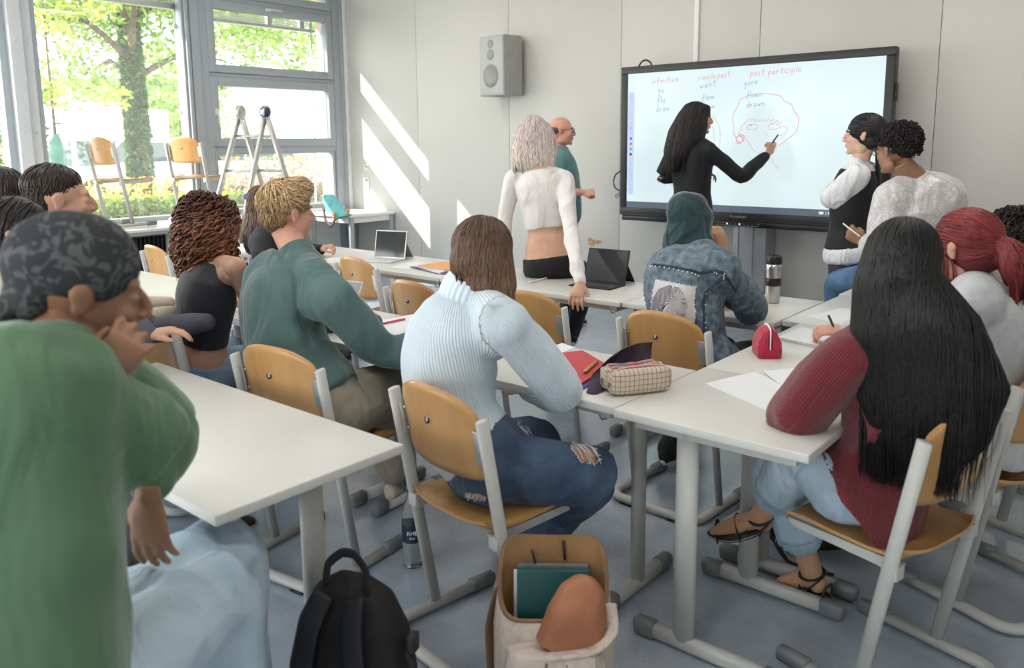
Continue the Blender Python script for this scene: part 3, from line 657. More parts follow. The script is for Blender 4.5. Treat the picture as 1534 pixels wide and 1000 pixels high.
def person(label, J, sex='f', sk='light', voxel=0.0055, hs=1.0, hands=None, legs=True, face=True, sc=1.0, neckr=None, arms=True, shrink=-0.004, group=None, eyes=True, brow=(0.06, 0.035, 0.02)):
    base = V(J['pel']); o = empty('person', (base.x, base.y, 0.0), label=label, cat='person', group=group)
    inv = Vector((base.x, base.y, 0))
    B = MB(); HM = head_matrix(J['head'], J['hf'], J.get('hu', (0, 0, 1)), hs)
    torso(B, J, sex, shrink, sc=sc)
    nr = neckr or (0.056 if sex == 'm' else 0.047); nk = V(J['neck'])
    hb = HM @ V(0, -0.025, -0.055)
    B.sweep(catmull([lerp(V(J['pel']), nk, 0.86), nk, lerp(nk, hb, 0.5), hb], [nr * 1.25, nr * 1.15, nr, nr * 0.98])[0], catmull([nk, nk, nk, nk], [nr * 1.3, nr * 1.15, nr, nr * 0.98])[1], n=18)
    head(B, HM, sex)
    am = 1.0 if sex == 'm' else 0.86
    for s in ('L', 'R'):
        sh, el, wr = V(J['sh' + s]), V(J['el' + s]), V(J['wr' + s])
        cl = lerp(nk, sh, 0.25); limb(B, [cl, lerp(cl, sh, 0.6), sh], [0.045 * am, 0.050 * am, 0.052 * am])
        ch = lerp(V(J['pel']), nk, 0.75); B.sweep([lerp(ch, sh, 0.35), lerp(ch, sh, 0.85)], [0.07 * am, 0.055 * am], n=12)
        if arms: limb(B, [sh, lerp(sh, el, 0.45), el, lerp(el, wr, 0.3), wr], [0.050 * am, 0.045 * am, 0.037 * am, 0.039 * am, 0.0255 * am])
        if legs:
            hp, kn, an = V(J['hip' + s]), V(J['kn' + s]), V(J['an' + s])
            lo = shrink * 2
            limb(B, [hp, lerp(hp, kn, 0.4), kn, lerp(kn, an, 0.3), an], [0.085 + lo, 0.078 + lo, 0.053 + lo, 0.052 + lo, 0.034])
            to = V(J['to' + s]) if 'to' + s in J else an + V(0, 0.14, -0.05)
            B.ball(lerp(an, to, -0.12) + V(0, 0, -0.02), (0.03, 0.03, 0.03)); B.sweep([an, lerp(an, to, 0.45), lerp(an, to, 0.8), to], [0.030, 0.034, 0.040, 0.022], [0.032, 0.030, 0.018, 0.012], ref=(0, 0, 1), n=14)
    if hands:
        for h in hands: hand(B, **h)
    B.v = [tuple(Vector(v) - inv) for v in B.v]
    Mi = HM.inverted() @ Matrix.Translation(inv)
    def fn(co, no, me):
        A = np.array(Mi); q = co @ A[:3, :3].T + A[:3, 3]
        lips = (np.abs(q[:, 0]) < 0.021) & (q[:, 1] > 0.083) & (q[:, 2] < -0.052) & (q[:, 2] > -0.074)
        idx = np.where(lips)[0]; st_ = set(idx.tolist())
        if st_:
            for p in me.polygons:
                if p.vertices[0] in st_ and p.vertices[2] in st_: p.material_index = 1
        return co
    body = baked(B, 'body', voxel, 3, [skin(sk), lipm], o, fn, 0.5)
    if eyes and face:
        for s in (-1, 1):
            E = MB(); ballM(E, Matrix.Translation(-inv) @ HM, (s * 0.031, 0.0755, 0.001), (0.0115, 0.0115, 0.0075), 14, 10)
            I = MB(); ballM(I, Matrix.Translation(-inv) @ HM, (s * 0.031, 0.0835, 0.001), (0.0055, 0.0045, 0.0052), 12, 8)
            e_ = E.build('eye', eye_w, o); I.build('iris', iris, e_)
            Bm = MB(); Bm.sweep([Matrix.Translation(-inv) @ HM @ V(s * x, y, z) for x, y, z in ((0.014, 0.090, 0.017), (0.03, 0.088, 0.023), (0.048, 0.072, 0.019))], [0.003, 0.0045, 0.002], [0.004, 0.005, 0.003], ref=(0, 0, 1), n=6); Bm.build('eyebrow', mat('eyebrow_hair', brow, 0.7, noise=0.1), o)
    return o, HM, inv, body
def sub_inv(mb, inv): mb.v = [tuple(Vector(v) - inv) for v in mb.v]; return mb
def top(o, inv, J, sex, m, off=0.014, t0=0.0, t1=0.985, sleeve=1.0, soff=0.012, fold=(0.005, 9), voxel=0.0075, sc=1.0, flare=0.0, name='top', cuff=0.0, extra=None, puff=0.0, axis=(0.3, 0.2, 1), hook=None, sleeves=('L', 'R'), collar=0.0, colh=0.16, ribs=False):
    B = MB(); torso(B, J, sex, off, t0, t1, sc, flare=flare); am = 1.0 if sex == 'm' else 0.88; nk = V(J['neck'])
    for s in ('L', 'R'):
        sh, el, wr = V(J['sh' + s]), V(J['el' + s]), V(J['wr' + s])
        if sleeve > 0:
            cl = lerp(nk, sh, 0.32)
            limb(B, [cl, lerp(cl, sh, 0.6), sh], [0.040 * am + off, 0.048 * am + off, 0.052 * am + off])
            ch = lerp(V(J['pel']), nk, 0.75); B.sweep([lerp(ch, sh, 0.35), lerp(ch, sh, 0.85)], [0.07 * am + off, 0.052 * am + off], n=12)
        if sleeve > 0 and s in sleeves:
            end = lerp(el, wr, max(0.0, sleeve * 2 - 1)) if sleeve > 0.5 else lerp(sh, el, sleeve * 2)
            if sleeve > 0.5:
                limb(B, [sh, lerp(sh, el, 0.45), el, lerp(el, end, 0.45), end], [0.052 * am + soff, 0.049 * am + soff + puff, 0.043 * am + soff + puff, 0.040 * am + soff + puff, 0.029 * am + soff * 0.7])
                if cuff: B.sweep([lerp(el, end, 0.93), end + (end - el).normalized() * 0.01], 0.030 * am + soff * 0.7 + cuff, n=16)
            else: limb(B, [sh, end], [0.054 * am + soff, 0.052 * am + soff])
    if collar:
        nr_ = 0.058 if sex == 'm' else 0.049; hd = V(J['head']) - V(J['hf']).normalized() * 0.03; hb = nk + (hd - nk) * colh; B.sweep([lerp(V(J['pel']), nk, 0.90), lerp(V(J['pel']), nk, 0.97), nk, hb], [nr_ * 1.9, nr_ * 1.5 + collar, nr_ * 1.15 + collar, nr_ + collar], n=24)
    if extra: extra(B)
    sub_inv(B, inv)
    g = baked(B, name, voxel, 3, m, o, folds(fold[0], fold[1], axis, seed=rng.random() * 50, extra=hook))
    if ribs:
        me = g.data; n = len(me.vertices); co = np.empty(n * 3, 'f'); me.vertices.foreach_get('co', co); co = co.reshape(-1, 3) + np.array(inv)
        best = np.full(n, 9.0); val = np.zeros(n)
        segs = [('pel', 'neck', 0.155, 0.15), ('shL', 'elL', 0.075, 0.06), ('elL', 'wrL', 0.07, 0.055), ('shR', 'elR', 0.075, 0.06), ('elR', 'wrR', 0.07, 0.055)]
        lat = (V(J['shR']) - V(J['shL'])).normalized()
        for a, b, rr, ar in segs:
            A = np.array(V(J[a])); D = np.array(V(J[b])) - A; Ld = np.linalg.norm(D); D /= Ld; q = co - A; t = (q @ D).clip(0, Ld); pr = q - (q @ D)[:, None] * D; dist = np.linalg.norm(q - t[:, None] * D, axis=1) / rr
            Dv = Vector(D); u = lat - Dv * lat.dot(Dv) if a == 'pel' else V(0, 0, 1) - Dv * Dv.z; u = u if u.length > 0.1 else Dv.orthogonal(); u.normalize(); w = Dv.cross(u)
            ang = np.arctan2(pr @ np.array(u), -(pr @ np.array(w)) if a == 'pel' else (pr @ np.array(w)))
            if a == 'pel': ang = np.arctan2(pr @ np.array(u), pr @ np.array(-w))
            sel = dist < best; best[sel] = dist[sel]; val[sel] = (ang * ar)[sel]
        at = me.attributes.new('rib', 'FLOAT', 'POINT'); at.data.foreach_set('value', val.astype('f'))
    return g
def trousers(o, inv, J, sex, m, off=0.014, t0=-0.15, t1=0.2, leg=1.0, fold=(0.006, 9), voxel=0.0085, name='trousers', wide=0.0, hook=None, sc=1.0, extra=None, r=None):
    B = MB(); torso(B, J, sex, off, t0, t1, sc)
    R_ = r or [0.092, 0.086, 0.064, 0.060, 0.044]
    for s in ('L', 'R'):
        hp, kn, an = V(J['hip' + s]), V(J['kn' + s]), V(J['an' + s]); end = lerp(kn, an, leg)
        limb(B, [hp, lerp(hp, kn, 0.4), kn, lerp(kn, end, 0.35), end], [R_[0] + off, R_[1] + off, R_[2] + off + wide, R_[3] + off + wide, R_[4] + off + wide])
        B.ball(lerp(hp, V(J['pel']), 0.4) - V(0, 0, 0.02), 0.09 + off)
    if extra: extra(B)
    sub_inv(B, inv)
    return baked(B, name, voxel, 3, m, o, folds(fold[0], fold[1], (1, 0.4, 0.2), seed=rng.random() * 50, extra=hook))
def shoes(o, inv, J, m, sole, which=('L', 'R'), off=0.008, sockm=None, high=0.0):
    for s in which:
        an = V(J['an' + s]); to = V(J['to' + s]); f = (to - an); f.z = 0; f.normalize(); fl = to.z
        up = V(0, 0, 1)
        ft = (to - (an + V(0, 0, -0.065))).normalized(); u2 = (up - ft * up.dot(ft)).normalized(); heel = an - ft * 0.055 + u2 * -0.062; tip = to + ft * 0.012
        L_ = (tip - heel).length
        B = MB(); P_ = [heel + ft * L_ * t + u2 * h for t, h in ((0.0, 0.035), (0.12, 0.038), (0.35, 0.036), (0.6, 0.026), (0.82, 0.020), (0.97, 0.014))]
        B.sweep(P_, [0.026, 0.035, 0.036, 0.043, 0.042, 0.022], [0.035, 0.040, 0.036, 0.028, 0.022, 0.012], ref=u2, n=18)
        B.sweep([an + u2 * (0.0 + high), an - u2 * 0.045], [0.040, 0.042], n=16)
        sh_ = baked(sub_inv(B, inv), 'shoe', 0.006, 2, m, o)
        S_ = MB(); ol = []
        for t in range(24):
            a = 2 * PI * t / 24; y = 0.5 - 0.5 * math.cos(a); w_ = 0.033 + 0.012 * math.sin(PI * min(1, max(0, y)) ** 1.3)
            ol.append((math.sin(a) * w_, y * (L_ + 0.01)))
        sdv = ft.cross(u2)
        for (z0, z1) in ((-0.004, 0.018),):
            r0 = [heel + ft * (p[1] - 0.005) + sdv * p[0] + u2 * z0 for p in ol]; r1 = [heel + ft * (p[1] - 0.005) + sdv * p[0] * 1.02 + u2 * z1 for p in ol]
            S_.rings([r0, r1])
        sub_inv(S_, inv).build('sole', sole, sh_)
        if sockm is not None:
            K = MB(); K.sweep([an + (V(J['kn' + s]) - an).normalized() * 0.12, an - u2 * 0.02], [0.043, 0.041], n=18); sub_inv(K, inv).build('sock', sockm, o)
# ------------------------------------------------------------------ hair
def hair_mat(name, rough=0.42, spec=0.4):
    m = mat(name, (0.1, 0.1, 0.1), rough, spec=spec, attr='hair_tone')
    return m
HAIRM = hair_mat('hair_strands'); HAIRMATTE = hair_mat('hair_strands_matt', 0.6, 0.3)
def set_tone(me, cols):
    a = me.color_attributes.new('hair_tone', 'FLOAT_COLOR', 'POINT'); a.data.foreach_set('color', np.asarray(cols, 'f').ravel())
def hair(o, inv, shellmb, col, tipcol=None, n=900, step=0.016, length=0.5, rad=0.0022, flow=None, root=None, voxel=0.008, curl=0.0, curlf=40.0, name='hair', var=0.25, lift=0.002, matm=None, roots=None, zmin=-9, gravity=0.6, seed=1, smooth=4, shellfold=None, jitter=0.10, shelltone=0.75, flat=0.4, hang=0.0, K=4):
    """hair volume with individual locks laid over it; one mesh"""
    rg = random.Random(seed)
    sh = baked(shellmb, 'tmp', voxel, smooth, matm or HAIRM, None, shellfold)
    me = sh.data; co = np.empty(len(me.vertices) * 3, 'f'); me.vertices.foreach_get('co', co); co = co.reshape(-1, 3)
    faces = [tuple(p.vertices) for p in me.polygons]
    bv = BVHTree.FromPolygons([Vector(c) for c in co.tolist()], faces)
    vs = co.tolist(); fs = list(faces); c0 = Vector(col); c1 = Vector(tipcol or col); rt = V(root)
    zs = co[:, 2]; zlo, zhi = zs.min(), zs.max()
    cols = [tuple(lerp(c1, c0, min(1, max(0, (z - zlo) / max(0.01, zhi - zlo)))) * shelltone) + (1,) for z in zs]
    ctr = V(roots['c']) if roots else V(root)
    for i in range(n):
        # root point
        for _ in range(8):
            a = rg.uniform(0, 2 * PI); e = math.acos(1 - rg.random() * (1 - math.cos(math.radians(roots.get('cone', 100) if roots else 100))))
            ax = V(roots.get('axis', (0, 0, 1)) if roots else (0, 0, 1)).normalized(); pr_ = ax.orthogonal().normalized(); p2 = ax.cross(pr_)
            d = ax * math.cos(e) + (pr_ * math.cos(a) + p2 * math.sin(a)) * math.sin(e)
            loc, nor, idx, dist = bv.ray_cast(ctr + d * 0.6, -d)
            if loc is not None: break
        if loc is None: continue
        p = loc.copy(); dirv = None; pts = [p + nor * lift]; nors = [nor]
        L_ = length * rg.uniform(0.75, 1.1); k = max(2, int(L_ / step)); free = False
        for j in range(k):
            away = (p - rt); away = away - nor * away.dot(nor)
            f = V(flow(p, nor)) if flow else V(0, 0, -1)
            g = f - nor * f.dot(nor)
            w = 1.0 / (1 + (p - rt).length / 0.06)
            t = g * gravity + (away.normalized() if away.length > 1e-5 else g) * w * 0.9
            if dirv is not None: t = t.normalized() * 0.45 + dirv
            t += Vector((rg.gauss(0, 1), rg.gauss(0, 1), rg.gauss(0, 1))) * jitter
            if free: t = dirv * 1.0 + V(0, 0, -0.5) + Vector((rg.gauss(0, 1), rg.gauss(0, 1), 0)) * jitter
            t = t.normalized(); q = p + t * step
            if not free:
                l2, n2, ix, ds = bv.find_nearest(q)
                if l2 is None: break
                if (n2.z < -0.55 and t.z < -0.2) or (l2 - p).length < step * 0.35:
                    if hang > 0: free = True; k = min(k, j + int(hang * rg.random() / step) + 1); 
                    else: break
                else: q = l2; nor = n2
            dirv = (q - p).normalized(); p = q
            if p.z < zmin: break
            pts.append(p + nor * lift * rg.uniform(0.2, 1.6)); nors.append(nor)
        if len(pts) < 3: continue
        if curl:
            ph = rg.uniform(0, 6.28); s_ = 0; out = []
            fq = curlf * rg.uniform(0.7, 1.3); cu = curl * rg.uniform(0.6, 1.3)
            fine = []
            for a_, b_, na in zip(pts[:-1], pts[1:], nors): fine += [(lerp(a_, b_, u / 3), na) for u in range(3)]
            for j, (a_, na) in enumerate(fine):
                t = (fine[min(j + 1, len(fine) - 1)][0] - fine[max(j - 1, 0)][0]); t = t.normalized() if t.length > 1e-6 else V(0, 0, -1)
                u1 = na; u2 = t.cross(u1); s_ = j * step / 3; g_ = min(1, j / 6)
                out.append(a_ + (u1 * (math.cos(fq * s_ + ph) + 0.5) + u2 * math.sin(fq * s_ + ph)) * cu * g_)
            pts = out; nors = [x[1] for x in fine]
        b0 = 1 + rg.gauss(0, var); b0 = max(0.35, min(1.9, b0)); r_ = rad * rg.uniform(0.6, 1.35); base = len(vs); m_ = len(pts)
        for j, q in enumerate(pts):
            t = (pts[min(j + 1, m_ - 1)] - pts[max(j - 1, 0)]); t = t.normalized() if t.length > 1e-7 else V(0, 0, -1)
            nn = nors[min(j, len(nors) - 1)]; sd_ = t.cross(nn); sd_ = sd_.normalized() if sd_.length > 1e-5 else V(1, 0, 0); nn = sd_.cross(t)
            tp = min(1, (m_ - 1 - j) / (m_ * 0.35) + 0.12); rr = r_ * tp * (0.5 if j == 0 else 1)
            for (a_, b_) in ((1, 0), (0, 1), (-1, 0), (0, -1))[:K]: vs.append(tuple(q + sd_ * rr * a_ + nn * rr * flat * b_))
            u = min(1, max(0, (q.z - zlo) / max(0.01, zhi - zlo))); c = lerp(c1, c0, u) * b0
            cols += [(c[0], c[1], c[2], 1)] * K
            if j:
                for e in range(K): fs.append((base + (j - 1) * K + e, base + (j - 1) * K + (e + 1) % K, base + j * K + (e + 1) % K, base + j * K + e))
    me2 = bpy.data.meshes.new(name); me2.from_pydata([tuple(Vector(v) - inv) for v in vs], [], fs)
    me2.polygons.foreach_set('use_smooth', [True] * len(me2.polygons)); set_tone(me2, cols); me2.materials.append(matm or HAIRM)
    bpy.data.objects.remove(sh)
    r = bpy.data.objects.new(name, me2); COL.objects.link(r); r.parent = o
    return r
def scalp(mb, HM, grow=0.010, back=0.0, low=-0.02, front=0.0):
    """hair cap hugging the skull, leaving the face free"""
    ballM(mb, HM, (0, -0.020, 0.036), (0.076 + grow, 0.094 + grow, 0.082 + grow), 26, 18)
    ballM(mb, HM, (0, -0.045, low), (0.066 + grow, 0.066 + grow + back, 0.066), 22, 14)
def specs(o, inv, HM, m, r=0.024):
    mb = MB(); T = Matrix.Translation(-inv) @ HM
    for s in (-1, 1):
        ring = [T @ V(s * 0.032 + r * 1.1 * math.cos(a), 0.102 - 0.004 * abs(math.cos(a)), 0.0 + r * 0.8 * math.sin(a)) for a in [2 * PI * i / 20 for i in range(20)]]
        mb.sweep(ring, 0.0014, closed=True, n=6)
        mb.sweep([T @ V(s * 0.058, 0.098, 0.006), T @ V(s * 0.074, 0.086, 0.007), T @ V(s * 0.084, 0.0, 0.008), T @ V(s * 0.083, -0.012, -0.004)], 0.0016, n=6)
    mb.sweep([T @ V(-0.008, 0.103, 0.005), T @ V(0.008, 0.103, 0.005)], 0.0014, n=6)
    g = mb.build('glasses', m, o)
    l = MB()
    for s in (-1, 1): l.rings([[T @ V(s * 0.032 + r * 1.05 * math.cos(a), y, r * 0.77 * math.sin(a)) for a in [2 * PI * i / 20 for i in range(20)]] for y in (0.1012, 0.1022)])
    l.build('lens', gl, g)
def axes(f):
    f = V(f); f.z = 0; f.normalize(); return f, V(f.y, -f.x, 0)
def seated(cx, cy, rot, lean=0.1, h=1.0, sit=0.46, sex='f', shw=None, hipz=0.11, turn=0.0):
    """relaxed seated skeleton; rot = facing angle in degrees, 0 = towards the board"""
    a = math.radians(rot); f = V(-math.sin(a), math.cos(a), 0); r = V(math.cos(a), math.sin(a), 0); u = V(0, 0, 1)
    pel = V(cx, cy, sit + hipz); w = shw or (0.165 if sex == 'f' else 0.195)
    nk = pel + u * 0.50 * h + f * lean; at = a + math.radians(turn); rs = V(math.cos(at), math.sin(at), 0)
    J = dict(pel=pel, neck=nk, mid=lerp(pel, nk, 0.5) - f * 0.02, head=nk + u * 0.165 + f * 0.035, hf=f, hipL=pel - r * 0.085, hipR=pel + r * 0.085,
             shL=nk - rs * w - u * 0.045, shR=nk + rs * w - u * 0.045)
    for s, k in (('L', -1), ('R', 1)):
        J['kn' + s] = J['hip' + s] + f * 0.42 + r * k * 0.03 - u * 0.02; J['an' + s] = V(J['kn' + s].x, J['kn' + s].y, 0.085) + f * 0.02; J['to' + s] = J['an' + s] + f * 0.15 - u * 0.065
        J['el' + s] = J['sh' + s] + f * 0.16 - u * 0.22 + rs * k * 0.03; J['wr' + s] = J['el' + s] + f * 0.22 + u * 0.02 - rs * k * 0.06
    J['f'] = f; J['r'] = r
    return J

# ------------------------------------------------------------------ the people
def upd(J, **k): J.update(k); return J
cm = {}
cm['blueknit'] = mat('pale_blue_knit', (0.72, 0.83, 0.92), 0.85, noise=0.04, sheen=0.4, rib=('attr', 0.0085, 0.8), bump=0.25, bscale=240)
cm['denim'] = mat('dark_blue_denim', (0.026, 0.050, 0.10), 0.8, col2=(0.065, 0.11, 0.185), nscale=7, bump=0.4, bscale=420, sheen=0.1, fold=0.8, fscale=8)
cm['denimlt'] = mat('light_blue_denim', (0.20, 0.30, 0.42), 0.8, col2=(0.36, 0.48, 0.60), nscale=6, bump=0.4, bscale=420, fold=0.3)
cm['denimpale'] = mat('pale_washed_denim', (0.34, 0.45, 0.55), 0.8, col2=(0.48, 0.58, 0.66), nscale=5, bump=0.35, bscale=420, fold=0.8, fscale=7)
cm['denimmid'] = mat('mid_blue_denim', (0.06, 0.13, 0.25), 0.8, col2=(0.12, 0.22, 0.38), nscale=6, bump=0.4, bscale=420, fold=0.3)
cm['denimgrey'] = mat('acid_washed_denim', (0.065, 0.095, 0.125), 0.8, col2=(0.19, 0.25, 0.30), nscale=34, detail=8, bump=0.5, bscale=300, fold=0.9, fscale=7)
cm['green'] = mat('dark_green_sweat', (0.075, 0.135, 0.13), 0.85, noise=0.07, sheen=0.35, bump=0.15, bscale=300, fold=1.0, fscale=5)
cm['green2'] = mat('leaf_green_sweat', (0.085, 0.165, 0.09), 0.85, noise=0.08, sheen=0.3, fold=0.8, fscale=5)
cm['teal'] = mat('teal_shirt', (0.085, 0.19, 0.19), 0.75, noise=0.06, sheen=0.2, fold=0.4)
cm['khaki'] = mat('khaki_cotton', (0.30, 0.26, 0.20), 0.8, noise=0.07, bump=0.15, bscale=300, fold=0.5)
cm['white'] = mat('white_jersey', (0.72, 0.68, 0.67), 0.8, noise=0.02, sheen=0.2, fold=0.9, fscale=7)
cm['whites'] = mat('white_cotton_shirt', (0.74, 0.74, 0.76), 0.75, noise=0.02, fold=1.0, fscale=9)
cm['black'] = mat('black_jersey', (0.012, 0.012, 0.014), 0.8, noise=0.15, sheen=0.1, fold=0.3)
cm['blackt'] = mat('charcoal_ribbed_top', (0.028, 0.028, 0.036), 0.7, noise=0.1, sheen=0.2, fold=0.3)
cm['charcoal'] = mat('charcoal_jeans', (0.045, 0.048, 0.052), 0.8, noise=0.12, bump=0.3, bscale=300, fold=0.6)
cm['red'] = mat('burgundy_knit', (0.155, 0.018, 0.026), 0.88, noise=0.12, nscale=14, sheen=0.35, rib=('attr', 0.006, 0.55), bump=0.3, bscale=260)
cm['hoodie'] = mat('grey_marl', (0.50, 0.51, 0.53), 0.9, noise=0.08, nscale=30, sheen=0.3, fold=0.4)
cm['beige'] = mat('beige_knit', (0.60, 0.52, 0.43), 0.9, noise=0.06, sheen=0.2, fold=0.4)
cm['lav'] = mat('slate_shirt', (0.11, 0.11, 0.14), 0.85, noise=0.1, fold=0.3)
cm['hijab'] = mat('dark_teal_scarf', (0.013, 0.040, 0.044), 0.75, noise=0.12, sheen=0.4, fold=1.0, fscale=9)
cm['shoeb'] = mat('black_shoe', (0.015, 0.015, 0.016), 0.5, noise=0.1); cm['soleb'] = mat('black_sole', (0.02, 0.02, 0.02), 0.6, noise=0.1)
cm['shoecream'] = mat('cream_leather', (0.50, 0.44, 0.34), 0.6, noise=0.05); cm['solew'] = mat('gum_sole', (0.42, 0.34, 0.24), 0.6, noise=0.05); cm['solewh'] = mat('white_sole', (0.6, 0.6, 0.58), 0.6, noise=0.05)
cm['sock'] = mat('grey_sock', (0.27, 0.28, 0.28), 0.9, noise=0.05)
cm['thread'] = mat('pale_thread', (0.62, 0.66, 0.70), 0.8, noise=0.05)
# satin shirt with a tone-in-tone leopard pattern
sm = mat('white_satin_leopard', (0.60, 0.56, 0.56), 0.32, sheen=0.3, fold=0.5, fscale=7)
nt = sm.node_tree; N = nt.nodes; L = nt.links; tcn = N.new('ShaderNodeTexCoord'); vo = N.new('ShaderNodeTexVoronoi'); vo.inputs['Scale'].default_value = 46; L.new(tcn.outputs['Object'], vo.inputs['Vector'])
rr_ = N.new('ShaderNodeValToRGB'); L.new(vo.outputs['Distance'], rr_.inputs[0]); e = rr_.color_ramp.elements
e[0].position = 0.0; e[0].color = (0.56, 0.53, 0.53, 1); e[1].position = 1.0; e[1].color = (0.56, 0.53, 0.53, 1)
for p_, c_2 in ((0.24, 0.56), (0.31, 0.72), (0.42, 0.72), (0.5, 0.56)): k_ = rr_.color_ramp.elements.new(p_); k_.color = (c_2, c_2 * 0.95, c_2 * 0.96, 1)
L.new(rr_.outputs[0], N['Principled BSDF'].inputs['Base Color'])

# ---- 1. woman in the pale blue sweater
J = seated(-1.615, 1.825, -10.7, sex='f')
upd(J, neck=(-1.742, 1.860, 1.068), head=(-1.707, 1.900, 1.200), hf=(-0.05, 1, -0.15), mid=(-1.765, 1.780, 0.766), shL=(-1.945, 1.930, 0.927), shR=(-1.527, 1.800, 1.021),
    elR=(-1.478, 2.000, 0.778), wrR=(-1.797, 2.220, 0.668), elL=(-2.160, 2.120, 0.684), wrL=(-2.081, 2.280, 0.662),
    knR=(-1.361, 1.989, 0.530), anR=(-1.721, 2.120, 0.130), toR=(-1.919, 2.182, 0.040), knL=(-1.620, 2.034, 0.550), anL=(-2.012, 2.352, 0.100), toL=(-2.261, 2.668, 0.040))
o, HM, inv, body = person('woman from behind in a pale blue rib sweater and ripped dark jeans', J, 'f', 'tan', hands=[dict(wrist=J['wrR'], d=(-0.9, 0.4, 0), back=(0, 0, 1), side=-1)], eyes=False)
def sweater6(B): B.sweep([(-1.746, 1.860, 1.033), (-1.723, 1.875, 1.090)], [0.100, 0.088], n=28)
top(o, inv, J, 'f', cm['blueknit'], off=0.030, t0=0.10, sleeve=0.97, soff=0.024, puff=0.008, fold=(0.005, 7), extra=sweater6, name='sweater', flare=-0.012, cuff=0.004, ribs=True)
tn = MB(); c0, c1 = V((-1.742, 1.860, 1.047)), V((-1.726, 1.885, 1.123)); axn = (c1 - c0).normalized(); e1 = axn.orthogonal().normalized(); e2 = axn.cross(e1); Rg = []
for (t, r_) in ((0.0, 0.084), (-0.02, 0.094), (0.05, 0.104), (0.35, 0.106), (0.75, 0.101), (0.98, 0.094), (1.05, 0.086), (1.0, 0.076), (0.5, 0.074)):
    Rg.append([c0 + (c1 - c0) * t + (e1 * math.cos(a) + e2 * math.sin(a)) * (r_ * (1 + 0.05 * math.sin(2 * a)) + 0.0022 * math.cos(34 * a)) for a in [2 * PI * k / 204 for k in range(204)]])
sub_inv(tn.rings(Rg, cap=False), inv).build('turtleneck_collar', mat('pale_blue_collar_knit', (0.72, 0.83, 0.92), 0.85, noise=0.04, sheen=0.4, bump=0.2, bscale=240), o)
jns = trousers(o, inv, J, 'f', cm['denim'], off=0.012, t1=0.20, leg=0.93, wide=0.014, name='jeans', fold=(0.010, 9), r=[0.094, 0.088, 0.068, 0.058, 0.048])
# torn openings: skin patches with frayed threads
def tear(o, inv, c, n, w, h, ax, sk='mid', nth=14, seed=1):
    rg = random.Random(seed)
    n = V(n).normalized(); c = V(c); loc, nor, _i, _d = bvt.ray_cast(c - inv + n * 0.3, -n); c = loc + inv; n = nor.lerp(n, 0.3).normalized(); ax = V(ax); ax = (ax - n * ax.dot(n)).normalized(); by = n.cross(ax)
    def snap(p, up):
        l2, n2, _i, _d = bvt.find_nearest(p - inv); return l2 + n2 * up + inv
    P_ = MB(); ring = []
    for i in range(18):
        a = 2 * PI * i / 18; k = 1 + 0.18 * math.sin(5 * a + seed); ring.append((math.cos(a) * w * k, math.sin(a) * h * k))
    P_.rings([[snap(c + ax * x * s + by * y * s, d) for x, y in ring] for s, d in ((1.0, -0.002), (0.95, 0.0015), (0.7, 0.002), (0.4, 0.0025), (0.04, 0.0025))])
    k_ = sub_inv(P_, inv).build('tear', skin(sk), o)
    T_ = MB()
    for i in range(nth):
        x = rg.uniform(-w, w) * 1.05; a = c + ax * x + by * (h * rg.uniform(0.5, 1.1)) + n * 0.004; b_ = c + ax * (x + rg.uniform(-0.01, 0.01)) - by * (h * rg.uniform(0.4, 1.3)) + n * 0.003
        a = snap(a, 0.003); b_ = snap(b_, 0.003); m_ = snap(lerp(a, b_, 0.5), 0.006); T_.sweep([a, m_, b_], 0.0011, n=5)
    for i in range(26):
        a = 2 * PI * i / 26; p = snap(c + ax * math.cos(a) * w * 1.02 + by * math.sin(a) * h * 1.02, 0.003)
        T_.sweep([p, p + Vector((rg.gauss(0, .006), rg.gauss(0, .006), rg.gauss(-0.004, .006))) + n * 0.004], 0.0011, n=5)
    sub_inv(T_, inv).build('frayed_thread', cm['thread'], k_)
bvt = BVHTree.FromPolygons([v.co for v in jns.data.vertices], [tuple(p.vertices) for p in jns.data.polygons])
kn = V(J['knR']); tear(o, inv, kn + V(-0.01, 0.0, 0.0), (0.25, -0.45, 0.9), 0.040, 0.050, (0.3, 1, 0), 'mid', 10, 2)
kn = V(J['knL']); tear(o, inv, kn + V(0.0, -0.05, 0.0), (0.45, -0.55, 0.75), 0.035, 0.04, (0.3, 1, 0), 'mid', 10, 5)
tear(o, inv, V(J['pel']) + V(0.05, -0.05, -0.052), (0.1, -1, 0.0), 0.034, 0.011, (1, 0, 0.1), 'tan', 14, 9)
pk = MB()
def seamline(pts, r=0.0016): pk.sweep(pts, r, n=5)
pe = V(J['pel'])
seamline([pe + V(0.0, -0.128, 0.09), pe + V(0.0, -0.140, 0.03), pe + V(0, -0.138, -0.05)])
seamline([pe + V(0.035, -0.132, 0.045), pe + V(0.085, -0.127, 0.04), pe + V(0.135, -0.10, 0.035)]); seamline([pe + V(0.035, -0.132, 0.045), pe + V(0.045, -0.14, -0.05)]); seamline([pe + V(-0.04, -0.13, 0.05), pe + V(-0.11, -0.11, 0.05)]); seamline([pe + V(-0.04, -0.13, 0.05), pe + V(-0.05, -0.138, -0.05)])
sub_inv(pk, inv).build('seam', cm['denimlt'], o)
shoes(o, inv, J, cm['shoecream'], cm['solew'], ('R', 'L'))
S1 = MB(); scalp(S1, HM, 0.012, 0.005); h = V(J['head'])
S1.sweep([h + V(0, -0.02, 0.07), h + V(0.0, -0.04, 0.0), h + V(0.005, -0.055, -0.09), h + V(0.01, -0.06, -0.15)], [0.075, 0.096, 0.090, 0.055], [0.06, 0.065, 0.055, 0.025], ref=(0, 1, 0), n=22)
